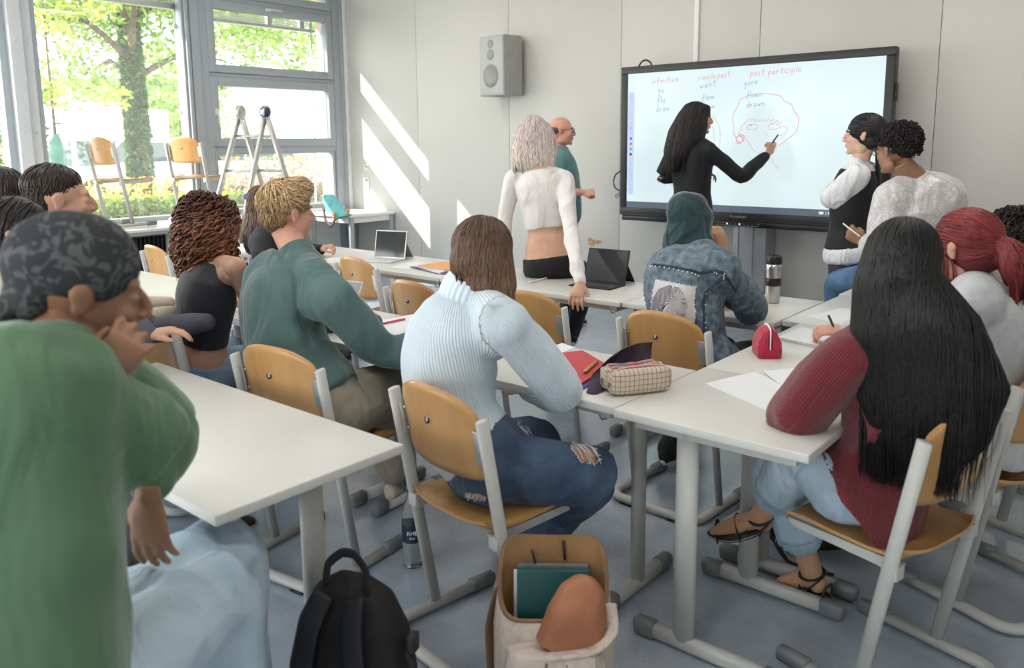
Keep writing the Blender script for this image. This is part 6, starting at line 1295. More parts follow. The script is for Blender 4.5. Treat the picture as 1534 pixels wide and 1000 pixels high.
# ------------------------------------------------------------------ outside the windows
def leafmat(name, attr='leaf_tone', tr=0.45):
    m = bpy.data.materials.new(name); m.use_nodes = True; nt = m.node_tree; N = nt.nodes; L = nt.links
    N.remove(N['Principled BSDF']); a = N.new('ShaderNodeAttribute'); a.attribute_name = attr
    d = N.new('ShaderNodeBsdfDiffuse'); t = N.new('ShaderNodeBsdfTranslucent'); mx = N.new('ShaderNodeMixShader'); mx.inputs[0].default_value = tr
    L.new(a.outputs['Color'], d.inputs[0]); L.new(a.outputs['Color'], t.inputs[0]); L.new(d.outputs[0], mx.inputs[1]); L.new(t.outputs[0], mx.inputs[2]); L.new(mx.outputs[0], N['Material Output'].inputs[0])
    return m
LEAF = leafmat('leaves')
def leaves(name, centers, size, cols, parent=None, seed=1, spread=0.0, tri=False, flat=0.5):
    rs = np.random.RandomState(seed); C = np.asarray(centers, float); n = len(C)
    nrm = rs.randn(n, 3); nrm[:, 2] = np.abs(nrm[:, 2]) + flat; nrm /= np.linalg.norm(nrm, axis=1)[:, None]
    a = np.cross(nrm, rs.randn(n, 3)); a /= np.linalg.norm(a, axis=1)[:, None]; b = np.cross(nrm, a)
    s = size * rs.uniform(0.6, 1.3, n)[:, None]
    v = np.stack([C - a * s, C - b * s * 0.45 + nrm * s * 0.12, C + a * s, C + b * s * 0.45 + nrm * s * 0.12], 1).reshape(-1, 3)
    me = bpy.data.meshes.new(name); me.from_pydata(v.tolist(), [], [(4 * i, 4 * i + 1, 4 * i + 2, 4 * i + 3) for i in range(n)])
    cols = np.asarray(cols, float); ci = rs.randint(0, len(cols), n); c = cols[ci] * rs.uniform(0.75, 1.25, n)[:, None]
    cc = np.concatenate([np.repeat(c, 4, 0), np.ones((4 * n, 1))], 1)
    at = me.color_attributes.new('leaf_tone', 'FLOAT_COLOR', 'POINT'); at.data.foreach_set('color', cc.astype('f').ravel()); me.materials.append(LEAF)
    o = bpy.data.objects.new(name, me); COL.objects.link(o); o.parent = parent; return o
def blobs(cs, per, seed, thick=0.35):
    rs = np.random.RandomState(seed); out = []
    for (x, y, z, r) in cs:
        k = int(per * r * r); d = rs.randn(k, 3); d /= np.linalg.norm(d, axis=1)[:, None]; rr = r * (1 - thick * rs.rand(k) ** 1.5)
        out.append(np.array([x, y, z]) + d * rr[:, None] * np.array([1, 1, 0.75]))
    return np.concatenate(out)
bark = mat('bark', (0.10, 0.075, 0.05), 0.9, noise=0.4, nscale=12, bump=0.8, bscale=30)
G1 = [(0.26, 0.38, 0.09), (0.34, 0.46, 0.12), (0.17, 0.28, 0.08), (0.42, 0.52, 0.16)]
G2 = [(0.05, 0.12, 0.03), (0.10, 0.20, 0.05), (0.14, 0.26, 0.07)]
MB().box((-60, -30, -0.25), (WX - 0.22, 45, -0.05)).build('ground_outside', mat('outside_paving', (0.42, 0.41, 0.38), 0.9, noise=0.15, nscale=3), None, kind='structure')
# big deciduous tree with an ivy-covered trunk
tx, ty = -15.35, 7.35
tr_ = empty('tree', (tx, ty, 0), label='large tree with an ivy-clad trunk and bright green crown', cat='tree')
t = MB(); t.sweep(catmull([(0, 0, -0.2), (0.02, 0, 1.5), (0.0, 0.05, 3.0), (-0.1, 0.1, 5.0), (-0.1, 0.0, 8)], [1] * 5)[0], catmull([(0, 0, 0)] * 5, [0.20, 0.16, 0.14, 0.11, 0.06])[1], n=14)
rg = random.Random(5)
for i in range(16):
    z = rg.uniform(2.6, 6); a = rg.uniform(0, 2 * PI); ln = rg.uniform(1.6, 3.6); t.sweep(catmull([(0, 0, z), (math.cos(a) * ln * 0.5, math.sin(a) * ln * 0.5, z + 0.6), (math.cos(a) * ln, math.sin(a) * ln, z + 0.5)], [1] * 3)[0], catmull([(0, 0, 0)] * 3, [0.07, 0.045, 0.015])[1], n=8)
t.build('trunk', bark, tr_)
rs = np.random.RandomState(2); k = 5200; zz = rs.uniform(0.2, 4.2, k); aa = rs.uniform(0, 2 * PI, k); r_ = 0.20 + 0.05 * rs.rand(k); r_ *= (1.05 - zz * 0.07)
leaves('ivy', np.stack([np.cos(aa) * r_, np.sin(aa) * r_, zz], 1), 0.055, [(0.07, 0.13, 0.05), (0.11, 0.18, 0.07), (0.16, 0.24, 0.09)], tr_, 3)
cs = []
for i in range(120):
    a = rg.uniform(0, 2 * PI); rad = 4.4 * math.sqrt(rg.random()); z = rg.uniform(2.9, 7.5) + (0.5 if rad < 1.5 else 0) + (1.3 if math.sin(a) * rad > 1.0 and rad > 1.5 else 0); cs.append((math.cos(a) * rad, math.sin(a) * rad, z - 0.12 * rad, rg.uniform(0.55, 1.0)))
for (u_, z_) in ((3.0, 2.6), (3.3, 3.0), (3.9, 2.4), (4.3, 2.8), (4.5, 2.0), (2.2, 2.5), (1.9, 3.1)): cs.append((0.75 * u_, 0.66 * u_, z_ + 0.5, 0.42))
leaves('foliage', blobs(cs, 520, 7, 0.8), 0.080, G1, tr_, 8)
tr2 = empty('tree', (-24.0, 21.5, 0), label='tree with light green crown seen through the window by the front wall', cat='tree')
MB().sweep([(0, 0, -0.2), (0.1, 0, 3), (0, 0, 7)], [0.2, 0.15, 0.06], n=10).build('trunk', bark, tr2)
cs = [(rg.uniform(-3.5, 3.5), rg.uniform(-3, 2.0), rg.uniform(4.6, 9), rg.uniform(0.6, 1.1)) for i in range(60)]
leaves('foliage', blobs(cs, 200, 17, 0.7), 0.11, G1, tr2, 18)
# young tree tied to stakes with a green watering bag
yt = empty('tree', (-14.1, 5.42, 0), label='young staked tree with yellow leaves and a green watering bag', cat='tree')
MB().sweep([(0, 0, 0), (0, 0, 4.2)], [0.035, 0.012], n=8).build('trunk', bark, yt)
for dx in (-0.18, 0.22): MB().sweep([(dx, dx * 0.8, 0), (dx, dx * 0.8, 2.5)], 0.04, n=10).build('stake', mat('pale_stake_wood', (0.55, 0.42, 0.28), 0.8, noise=0.2), yt)
leaves('foliage', blobs([(rg.uniform(-0.7, 1.0), rg.uniform(-0.6, 0.9), rg.uniform(2.2, 4.0), 0.28) for i in range(16)], 500, 5, 0.8), 0.07, [(0.42, 0.46, 0.10), (0.48, 0.50, 0.12), (0.34, 0.42, 0.10)], yt, 9)
MB().sweep([(0, 0, 0.9), (0, 0, 1.1), (0, 0, 1.5), (0, 0, 1.72), (0, 0, 1.78)], [0.11, 0.13, 0.12, 0.08, 0.03], n=14).build('watering_bag', mat('green_bag', (0.07, 0.16, 0.12), 0.5, noise=0.2, bump=0.4, bscale=10), yt)
# dark shrubs and trees behind the car park
for i, (x, y, h, w, pal, lb) in enumerate(((-23, 6.2, 5.0, 2.2, G2, 'dark evergreen behind the cars at the left edge of the window'), (-27, 10.0, 3.6, 2.6, [(0.30, 0.42, 0.16), (0.42, 0.54, 0.22)], 'pale green bush mass behind the white trailer'), (-26, 14.0, 4.6, 2.6, [(0.22, 0.36, 0.08), (0.40, 0.50, 0.12)], 'bushy tree right of the ivy-clad trunk'), (-29.0, 15.4, 3.8, 1.3, [(0.45, 0.55, 0.10), (0.60, 0.62, 0.12)], 'yellow-green tree beside the white building'), (-22, 4.0, 4.5, 2.4, G2, 'dark tree at the far left outside'))):
    o = empty('bush', (x, y, 0), label=lb, cat='bush')
    cs = [(rg.uniform(-w, w) * 0.7, rg.uniform(-w, w) * 0.7, rg.uniform(0.3, h), rg.uniform(0.6, 1.1)) for _ in range(34)]
    MB().sweep([(0, 0, -0.1), (0, 0, h * 0.6)], 0.12, n=8).build('trunk', bark, o)
    leaves('foliage', blobs(cs, 230, 30 + i, 0.6), 0.10, pal, o, 40 + i)
# clipped hedge in front of the window, greener on the left, reddish on the right
rs = np.random.RandomState(11); k = 30000
P_ = np.stack([rs.uniform(-11.5, -10.7, k), rs.uniform(2.2, 12.5, k), rs.rand(k) ** 0.6 * 0.90], 1); P_[:, 0] = np.where(rs.rand(k) < 0.65, -10.72 + 0.05 * rs.randn(k), P_[:, 0])
hd = empty('hedge', (-11.1, 7.3, 0), label='clipped leafy hedge right outside the windows, reddish towards the right', cat='hedge')
rel = P_ - np.array([-11.1, 7.3, 0]); right = P_[:, 1] > 6.6
leaves('green_foliage', rel[~right], 0.040, [(0.12, 0.24, 0.05), (0.22, 0.38, 0.08), (0.36, 0.52, 0.12), (0.30, 0.24, 0.08)], hd, 12)
leaves('red_foliage', rel[right], 0.040, [(0.16, 0.26, 0.07), (0.32, 0.36, 0.14), (0.46, 0.24, 0.18), (0.50, 0.33, 0.24)], hd, 13)
k = 5200; q = np.stack([rs.uniform(-11.5, -10.7, k), 2.3 + 10 * rs.rand(k), 0.85 + 0.30 * rs.rand(k) ** 2], 1)
leaves('new_shoots', (q - np.array([-11.1, 7.3, 0]))[q[:, 1] <= 6.6], 0.035, [(0.60, 0.62, 0.08), (0.70, 0.68, 0.12), (0.62, 0.26, 0.16)], hd, 14)
q2 = np.stack([rs.uniform(-11.5, -10.7, 6500), rs.uniform(6.6, 12.3, 6500), 0.85 + 0.55 * rs.rand(6500) ** 1.3], 1)
leaves('reddish_shoots', q2 - np.array([-11.1, 7.3, 0]), 0.035, [(0.45, 0.18, 0.15), (0.50, 0.26, 0.22), (0.42, 0.46, 0.12)], hd, 15)
MB().box((-0.36, -5.0, -0.1), (0.30, 5.0, 0.76), bev=0.05).build('twig_core', mat('hedge_core', (0.03, 0.045, 0.02), 0.9, noise=0.3), hd)
# parked cars
def car(x, y, rz, col, label, suv=0.0, z=0.28):
    o = empty('car', (x, y, z), rz, label=label, cat='car', group='parked cars outside')
    body = MB(); W_ = 0.86
    lower = [(-2.2, 0.35), (-2.18, 0.72), (-1.9, 0.86), (-0.6, 0.93), (1.9, 0.95), (2.12, 0.85), (2.16, 0.4)]
    R = []
    for (yy, ins) in ((-W_, 0.06), (-W_ + 0.05, 0.0), (W_ - 0.05, 0.0), (W_, 0.06)):
        R.append([V(p[0] * (1 - ins * 0.3), yy, p[1] - (ins if p[1] > 0.6 else 0)) for p in lower])
    n = len(lower); body.rings(R)
    roof = [(-1.15, 0.88), (-0.35, 1.38 + suv), (0.3, 1.45 + suv), (1.45, 1.42 + suv), (2.02, 0.93)]
    R = [[V(p[0], yy * (1 - 0.12 * (p[1] - 0.88) / 0.55), p[1]) for p in roof] for yy in (-0.80, 0.80)]
    body.rings(R); body.build('body', mat('car_paint', col, 0.25, coat=0.6, noise=0.02), o)
    gl_ = mat('car_glass', (0.05, 0.07, 0.07), 0.08, noise=0.02)
    for s in (-1, 1):
        for (a, c_) in (((-0.85, 0.97), (0.30, 1.0)), ((0.36, 1.0), (1.10, 1.0)), ((1.16, 1.0), (1.72, 1.0))):
            x0, x1 = a[0], c_[0]; g_ = MB(); t0 = max(x0, -0.30)
            y0, y1 = s * 0.805, s * 0.735
            g_.add([(x0, y0, 0.97), (x1, y0, 0.97), (min(x1, 1.5), y1, 1.34 + suv), (t0 if x0 < 0 else x0, y1, 1.34 + suv), (x0, y0 * 0.97, 0.97), (x1, y0 * 0.97, 0.97), (min(x1, 1.5), y1 * 0.97, 1.34 + suv), (t0 if x0 < 0 else x0, y1 * 0.97, 1.34 + suv)], [(0, 1, 2, 3), (7, 6, 5, 4), (0, 4, 5, 1), (1, 5, 6, 2), (2, 6, 7, 3), (3, 7, 4, 0)], False)
            g_.build('side_window', gl_, o)
    w = MB(); w.add([(-1.14, -0.72, 0.90), (-1.14, 0.72, 0.90), (-0.38, 0.66, 1.37 + suv), (-0.38, -0.66, 1.37 + suv), (-1.16, -0.72, 0.91), (-1.16, 0.72, 0.91), (-0.40, 0.66, 1.385 + suv), (-0.40, -0.66, 1.385 + suv)], [(0, 1, 2, 3), (7, 6, 5, 4), (0, 4, 5, 1), (1, 5, 6, 2), (2, 6, 7, 3), (3, 7, 4, 0)], False); w.build('windscreen', gl_, o)
    for xx in (-1.4, 1.35):
        for s in (-1, 1):
            M = Matrix.Translation((xx, s * 0.84, 0.33)) @ Matrix.Rotation(PI / 2, 4, 'X'); wh = MB(); wh.lathe([(0.1, -0.10), (0.31, -0.11), (0.33, -0.06), (0.33, 0.06), (0.31, 0.11), (0.1, 0.10)], n=22, M=M); w_ = wh.build('wheel', M_['black'], o)
            MB().lathe([(0, -0.115), (0.2, -0.112), (0.2, 0.112), (0, 0.115)], n=18, M=M).build('hub_cap', M_['alu'], w_)
    return o
car(-18.3, 8.0, math.radians(115), (0.62, 0.64, 0.66), 'white parked car with dark side windows, nearest behind the hedge', 0.05)
car(-20.0, 11.0, math.radians(112), (0.70, 0.71, 0.72), 'silver-white parked car behind the second raised chair', 0.0)
car(-17.5, 11.2, math.radians(20), (0.55, 0.57, 0.58), 'pale parked car with its bonnet towards the hedge', -0.05)
car(-19.5, 15.2, math.radians(115), (0.75, 0.75, 0.75), 'white parked car beyond the reddish hedge', 0.0)
# white trailer
tl = empty('trailer', (-24.0, 10.7, 0.3), math.radians(25), label='white box trailer with an opened hatch window in the car park', cat='trailer')
MB().box((-1.0, -1.25, 0.5), (1.0, 1.3, 2.35), bev=0.04).build('box_body', mat('trailer_white', (0.80, 0.80, 0.80), 0.4, noise=0.02), tl)
MB().box((0.99, -0.45, 1.15), (1.02, 0.55, 1.65)).build('hatch_opening', M_['dkgrey'], tl)
MB().box((-0.01, -0.5, -0.02), (0.02, 0.5, 0.5), M=Matrix.Translation((1.02, 0.05, 1.65)) @ Matrix.Rotation(-2.2, 4, 'Y') @ Matrix.Translation((0, 0, -0.48))).build('hatch', M_['alu'], tl)
for s in (-1, 1): MB().lathe([(0.0, -0.1), (0.3, -0.1), (0.3, 0.1), (0, 0.1)], n=18, M=Matrix.Translation((s * 0.9, 0, 0.3)) @ Matrix.Rotation(PI / 2, 4, 'Y')).build('wheel', M_['black'], tl)
# white building with a shuttered window
bd = empty('building', (-28.5, 21.0, 0), math.radians(52), label='white rendered building beyond the car park', cat='building')
MB().box((-8, -6, 0), (8, 0, 3.6)).build('wall', mat('white_render', (0.85, 0.84, 0.80), 0.9, noise=0.02), bd)
MB().box((-8.3, -6.3, 3.6), (8.3, 0.3, 3.8)).build('flat_roof', M_['cap'], bd)
for x in (-3.4, 0.2, 3.6):
    w = MB(); w.box((x - 0.6, -6.04, 1.2), (x + 0.6, -5.98, 2.5)); w_ = w.build('window', mat('shutter_beige', (0.72, 0.68, 0.60), 0.8, noise=0.02), bd)
    fr_ = MB(); frame_rect(fr_, x - 0.65, x + 0.65, 1.15, 2.55, 0.06, -6.07, -6.0, bev=0.0); fr_.v = [(v[1], v[0], v[2]) for v in fr_.v]; fr_.build('window_frame', M_['white'], w_)
# small lawn fence
MB().box((-13.0, 2, 0.0), (-12.9, 20, 0.25)).build('kerb', M_['cap'], None, kind='structure')

# ------------------------------------------------------------------ things on and around the tables
def PZ(p, z): return V(p[0], p[1], z)
def sheet(name, pts, z, m, label, cat, t=0.0015, group=None, curl=0.0):
    c = sum((V(p) for p in pts), V(0, 0, 0)) / len(pts); o = empty(name, (c.x, c.y, z), label=label, cat=cat, group=group)
    a, b, d, e = [V(p) - c for p in pts]; N_ = 8; mb = MB()
    top_ = [[lerp(lerp(a, b, i / N_), lerp(e, d, i / N_), j / N_) for i in range(N_ + 1)] for j in range(N_ + 1)]
    for z0 in (0.0, t): mb.rings([[V(p.x, p.y, z0 + curl * ((i / N_) ** 3) * (1 - j / N_)) for i, p in enumerate(r)] for j, r in enumerate(top_)], cap=False, uclose=False)
    ed = [(0, i) for i in range(N_)] + [(j, N_) for j in range(N_)] + [(N_, N_ - i) for i in range(N_)] + [(N_ - j, 0) for j in range(N_)]
    mb.rings([[V(top_[j][i].x, top_[j][i].y, z0 + curl * ((i / N_) ** 3) * (1 - j / N_)) for j, i in ed] for z0 in (0, t)], cap=False)
    mb.build('page', m, o); return o
TZ = 0.7505
sheet('paper_sheet', [(-1.201, 2.431, 0.750), (-1.132, 2.671, 0.750), (-0.993, 2.576, 0.750), (-0.886, 2.273, 0.750)], TZ, M_['paper'], 'large white sheet by the burgundy sleeve, its corner towards the checked pencil case', 'paper')
s2 = sheet('spiral_notebook', [(-1.104, 2.681, 0.750), (-1.007, 2.813, 0.750), (-0.881, 2.684, 0.750), (-0.956, 2.529, 0.750)], TZ + 0.003, M_['paper'], 'open spiral notebook partly under the burgundy elbow', 'notebook', t=0.004)
nb = sheet('spiral_notebook', [(-1.262, 3.186, 0.750), (-1.255, 3.440, 0.750), (-1.070, 3.410, 0.750), (-1.057, 3.137, 0.750)], TZ, M_['paper'], 'white spiral pad under the writing hand of the grey hoodie', 'notebook', t=0.007)
c = (V((-1.262, 3.186, 0.750)) + V((-1.255, 3.440, 0.750)) + V((-1.070, 3.410, 0.750)) + V((-1.057, 3.137, 0.750))) / 4
sp_ = MB(); a, b = V((-1.262, 3.186, 0.750)), V((-1.057, 3.137, 0.750))
for i in range(26):
    p = lerp(a, b, (i + 0.5) / 26); p = V(p.x, p.y, TZ + 0.004) - V(c.x, c.y, TZ); d = V(0.45, 0.9, 0); sp_.sweep([p + d * 0.007 * math.cos(q) + V(0, 0, 0.006 * math.sin(q)) for q in [2 * PI * k / 10 for k in range(10)]], 0.0007, closed=True, n=4)
sp_.build('wire_spiral', M_['dkgrey'], nb)
sheet('paper_sheet', [(-1.324, 3.700, 0.750), (-1.263, 4.002, 0.750), (-1.123, 3.930, 0.750), (-1.136, 3.614, 0.750)], TZ, M_['paper'], 'loose white sheet beside the writing hand, on the far half of the table', 'paper')
sheet('paper_sheet', [(-2.846, 2.346, 0.750), (-2.793, 2.647, 0.750), (-2.563, 2.460, 0.750), (-2.542, 2.251, 0.750)], TZ + 0.004, M_['paper'], 'printed sheet in front of the man in the green sweatshirt', 'paper')
fd = sheet('plastic_folder', [(-2.853, 2.340, 0.750), (-2.816, 2.669, 0.750), (-2.532, 2.451, 0.750), (-2.515, 2.227, 0.750)], TZ, mat('dark_red_folder', (0.20, 0.02, 0.05), 0.4, noise=0.05), 'thin dark red folder under the printed sheet', 'folder', t=0.003)
def pen(a, b, r, m, label, tipm=None, name='pen', z=None, cat='pen'):
    a, b = V(a), V(b)
    if z is not None: a.z = z; b.z = z
    o = empty(name, a, label=label, cat=cat); d = (b - a).normalized(); L_ = (b - a).length
    MB().sweep([d * 0.012, d * 0.02, d * (L_ - 0.004), d * L_], [r * 0.8, r, r, r * 0.7], n=12).build('barrel', m, o); MB().sweep([V(0, 0, 0), d * 0.013], [0.0008, r * 0.8], n=10).build('tip', tipm or m, o); return o
gold = mat('gold_metal', (0.72, 0.48, 0.20), 0.3, metal=0.8, noise=0.03)
pen((-2.741, 2.335, 0.760), (-2.732, 2.484, 0.760), 0.005, mat('pink_red_plastic', (0.62, 0.10, 0.17), 0.4, noise=0.04), 'slim pink-red pen lying on the sheet behind the green sleeve', z=TZ + 0.0115)
# red notebook, gold pen, purple wallet folder, dark neoprene sleeve
rn = sheet('exercise_book', [(-1.809, 2.409, 0.760), (-1.760, 2.512, 0.760), (-1.558, 2.391, 0.760), (-1.503, 2.131, 0.760)], TZ + 0.006, mat('red_card_cover', (0.50, 0.04, 0.05), 0.55, noise=0.03, bump=0.05, bscale=300), 'red exercise book beside the pale blue sleeve', 'book', t=0.006)
sheet('plastic_folder', [(-1.761, 2.395, 0.750), (-1.737, 2.514, 0.750), (-1.531, 2.367, 0.750), (-1.481, 2.114, 0.750)], TZ, mat('purple_folder', (0.085, 0.03, 0.22), 0.4, noise=0.05), 'purple folder peeking out below the red exercise book', 'folder', t=0.005)
sheet('paper_sheet', [(-1.906, 2.460, 0.750), (-1.915, 2.591, 0.750), (-1.828, 2.562, 0.750), (-1.820, 2.437, 0.750)], TZ, M_['paper'], 'small scribbled sheet behind the red exercise book', 'paper')
pen((-1.560, 2.235, 0.770), (-1.610, 2.395, 0.770), 0.006, gold, 'gold pen lying on the red exercise book', mat('graphite', (0.2, 0.16, 0.12), 0.4, noise=0.05), z=TZ + 0.019)
dk = mat('aubergine_neoprene', (0.030, 0.016, 0.032), 0.75, noise=0.1, sheen=0.2)
o = empty('laptop_sleeve', (-1.45, 2.25, 0.75), label='dark aubergine fabric sleeve standing creased behind the checked pencil case', cat='sleeve'); base = V(-1.45, 2.25, 0.75)
row = lambda L_: [V(p) - base for p in L_]
A_ = row([(-1.452, 2.097, 0.753), (-1.421, 2.104, 0.753), (-1.430, 2.208, 0.753), (-1.454, 2.350, 0.753), (-1.458, 2.501, 0.753)]); B_ = row([(-1.507, 2.211, 0.780), (-1.497, 2.255, 0.800), (-1.477, 2.321, 0.820), (-1.425, 2.345, 0.840), (-1.395, 2.400, 0.857)]); C_ = row([(-1.490, 2.229, 0.800), (-1.475, 2.264, 0.830), (-1.460, 2.315, 0.850), (-1.402, 2.327, 0.880), (-1.404, 2.420, 0.866)])
sl = MB(); th_ = V(0.004, 0.006, 0)
def dens(R): return [catmull(r, [1] * len(r), 4)[0] for r in R]
f_ = dens([A_, [lerp(a, b, 0.5) + V(0, 0, 0.004) for a, b in zip(A_, B_)], B_, C_]); g_ = [[p + th_ for p in r] for r in f_]
sl.rings(f_, cap=False, uclose=False); sl.rings(g_, cap=False, uclose=False); sl.rings([f_[0], g_[0]], cap=False, uclose=False); sl.rings([f_[-1], g_[-1]], cap=False, uclose=False); sl.rings([[r[0] for r in f_], [r[0] for r in g_]], cap=False, uclose=False); sl.rings([[r[-1] for r in f_], [r[-1] for r in g_]], cap=False, uclose=False)
sl.build('cloth', dk, o)
# checked pencil case, two zips, one opened
pc = empty('pencil_case', (-1.345, 2.225, 0.752), math.radians(58), label='cream checked pencil case with pink zips, one compartment open', cat='pencil case')
chk = mat('cream_check', (0.62, 0.52, 0.42), 0.8, noise=0.02); nt = chk.node_tree; N = nt.nodes; L = nt.links; tcn = N.new('ShaderNodeTexCoord'); br = N.new('ShaderNodeTexBrick'); br.offset = 0; br.inputs['Scale'].default_value = 1; br.inputs['Brick Width'].default_value = 0.016; br.inputs['Row Height'].default_value = 0.016; br.inputs['Mortar Size'].default_value = 0.0009
mpp = N.new('ShaderNodeMapping'); L.new(tcn.outputs['Object'], mpp.inputs[0]); mpp.inputs['Rotation'].default_value = (PI / 2 * 0.8, 0, 0); L.new(mpp.outputs[0], br.inputs['Vector']); br.inputs['Color1'].default_value = (0.64, 0.52, 0.42, 1); br.inputs['Color2'].default_value = (0.62, 0.50, 0.40, 1); br.inputs['Mortar'].default_value = (0.17, 0.12, 0.10, 1); L.new(br.outputs['Color'], N['Principled BSDF'].inputs['Base Color'])
pinkz = mat('pink_piping', (0.62, 0.33, 0.32), 0.6, noise=0.03); greyl = mat('grey_lining', (0.17, 0.16, 0.18), 0.8, noise=0.1); pinki = mat('pink_inner', (0.45, 0.12, 0.16), 0.6, noise=0.1)
def pouch(y0, y1, h, open_):
    rings = []
    for i in range(13):
        u = -1 + 2 * i / 12; x = u * 0.105; s_ = (1 - abs(u) ** 5) * 0.25 + 0.75; ring = []
        for j in range(24):
            a = 2 * PI * j / 24; ca, sa = math.cos(a), math.sin(a); ca = math.copysign(abs(ca) ** 0.55, ca); sa = math.copysign(abs(sa) ** 0.55, sa)
            dz = -0.028 * (1 - u * u) * max(0, sa) ** 6 * open_
            ring.append(V(x, (y0 + y1) / 2 + (y1 - y0) / 2 * ca * s_, h / 2 + h / 2 * sa * s_ + dz))
        rings.append(ring)
    return MB().rings(rings)
pouch(-0.055, -0.002, 0.085, 0).build('front_compartment', chk, pc); rc = pouch(0.0, 0.055, 0.090, 1).build('open_compartment', chk, pc)
z_ = MB(); z_.sweep(catmull([(-0.104, -0.028, 0.03), (-0.098, -0.028, 0.075), (-0.05, -0.028, 0.088), (0.05, -0.028, 0.088), (0.098, -0.028, 0.075), (0.104, -0.028, 0.03)], [1] * 6)[0], 0.006, 0.003, n=8); z_.build('zip', pinkz, pc)
z_ = MB()
for yy in (0.010, 0.046): z_.sweep(catmull([(-0.100, 0.028, 0.05), (-0.08, yy, 0.080), (0, yy, 0.074), (0.08, yy, 0.082), (0.1, 0.028, 0.06)], [1] * 5)[0], 0.0035, n=8)
z_.build('zip', pinkz, rc)
MB().ball((-0.035, 0.026, 0.070), (0.055, 0.017, 0.016), 18, 8).build('lining', greyl, rc); MB().ball((-0.005, 0.026, 0.080), (0.028, 0.012, 0.008), 14, 8).build('inner_pocket', pinki, rc)
for yy in (-0.028, 0.028): MB().sweep([(-0.108, yy + 0.007 * math.cos(a), 0.035 + 0.007 * math.sin(a)) for a in [2 * PI * k / 12 for k in range(12)]], 0.0018, closed=True, n=5).build('zip_pull', M_['cap'], pc)
# red zip pouch
rp_ = empty('pencil_pouch', (-1.19, 2.915, 0.751), math.radians(35), label='small crimson pouch with a silver zip standing on the table', cat='pouch')
crim = mat('crimson_fabric', (0.48, 0.02, 0.06), 0.6, noise=0.15, sheen=0.2, fold=0.6, fscale=30)
R = []
for i in range(9):
    u = -1 + i / 4; x = u * 0.055; h_ = 0.115 - 0.012 * u * u; w_ = 0.042
    R.append([V(x, yy * w_ , zz * h_) for yy, zz in ((-1, 0.02), (-1.05, 0.3), (-0.98, 0.6), (-0.55, 0.93), (-0.2, 1.0), (0.2, 1.0), (0.55, 0.93), (0.98, 0.6), (1.05, 0.3), (1, 0.02), (0.6, 0), (-0.6, 0))])
pb_ = MB(); pb_.rings(R); pb_.v = [(v[1], v[0], v[2]) for v in pb_.v]; pb_.build('fabric', crim, rp_)
zz_ = MB(); zz_.sweep(catmull([(0.0, -0.057, 0.035), (0, -0.057, 0.075), (0, -0.05, 0.108), (0, 0, 0.117), (0, 0.05, 0.108), (0, 0.057, 0.07)], [1] * 6)[0], 0.006, 0.0022, ref=(1, 0, 0), n=8); zz_.v = [(v[0], v[1], v[2]) for v in zz_.v]; zz_.build('zip', M_['whitep'], rp_)
z2 = MB(); z2.sweep([(0.007, -0.058, 0.035), (0.007, -0.058, 0.078), (0.007, -0.05, 0.110)], 0.001, n=5); z2.sweep([(-0.007, -0.058, 0.035), (-0.007, -0.058, 0.078), (-0.007, -0.05, 0.110)], 0.001, n=5); z2.build('piping', M_['black'], rp_)
# steel thermos cup
th = empty('thermos_cup', (-1.585, 3.93, 0.751), label='brushed steel travel mug with black lid and grip band', cat='travel mug')
steel = mat('brushed_steel', (0.60, 0.58, 0.56), 0.28, metal=1.0, noise=0.04, nscale=40, stretch=(1, 1, 20))
MB().lathe([(0, 0), (0.033, 0), (0.034, 0.005), (0.037, 0.06), (0.0375, 0.085), (0.0375, 0.128), (0.041, 0.17), (0.041, 0.185), (0.0385, 0.197), (0, 0.197)], n=36).build('cup_body', steel, th)
MB().lathe([(0.037, 0.086), (0.0392, 0.089), (0.0392, 0.125), (0.037, 0.128)], n=36, cap=False).build('grip_band', M_['black'], th)
MB().lathe([(0, 0.196), (0.0385, 0.196), (0.0395, 0.203), (0.0395, 0.228), (0.037, 0.237), (0.033, 0.239), (0.030, 0.231), (0, 0.230)], n=36, M=Matrix.Rotation(0.0, 4, 'Y')).build('lid', M_['black'], th)
er = empty('eraser', (-1.69, 3.88, 0.751), 0.5, label='small pink eraser between the denim sleeve and the steel mug', cat='eraser'); MB().box((-0.018, -0.01, 0), (0.018, 0.01, 0.012), bev=0.003).build('rubber', mat('pink_rubber', (0.75, 0.25, 0.33), 0.6, noise=0.03), er)
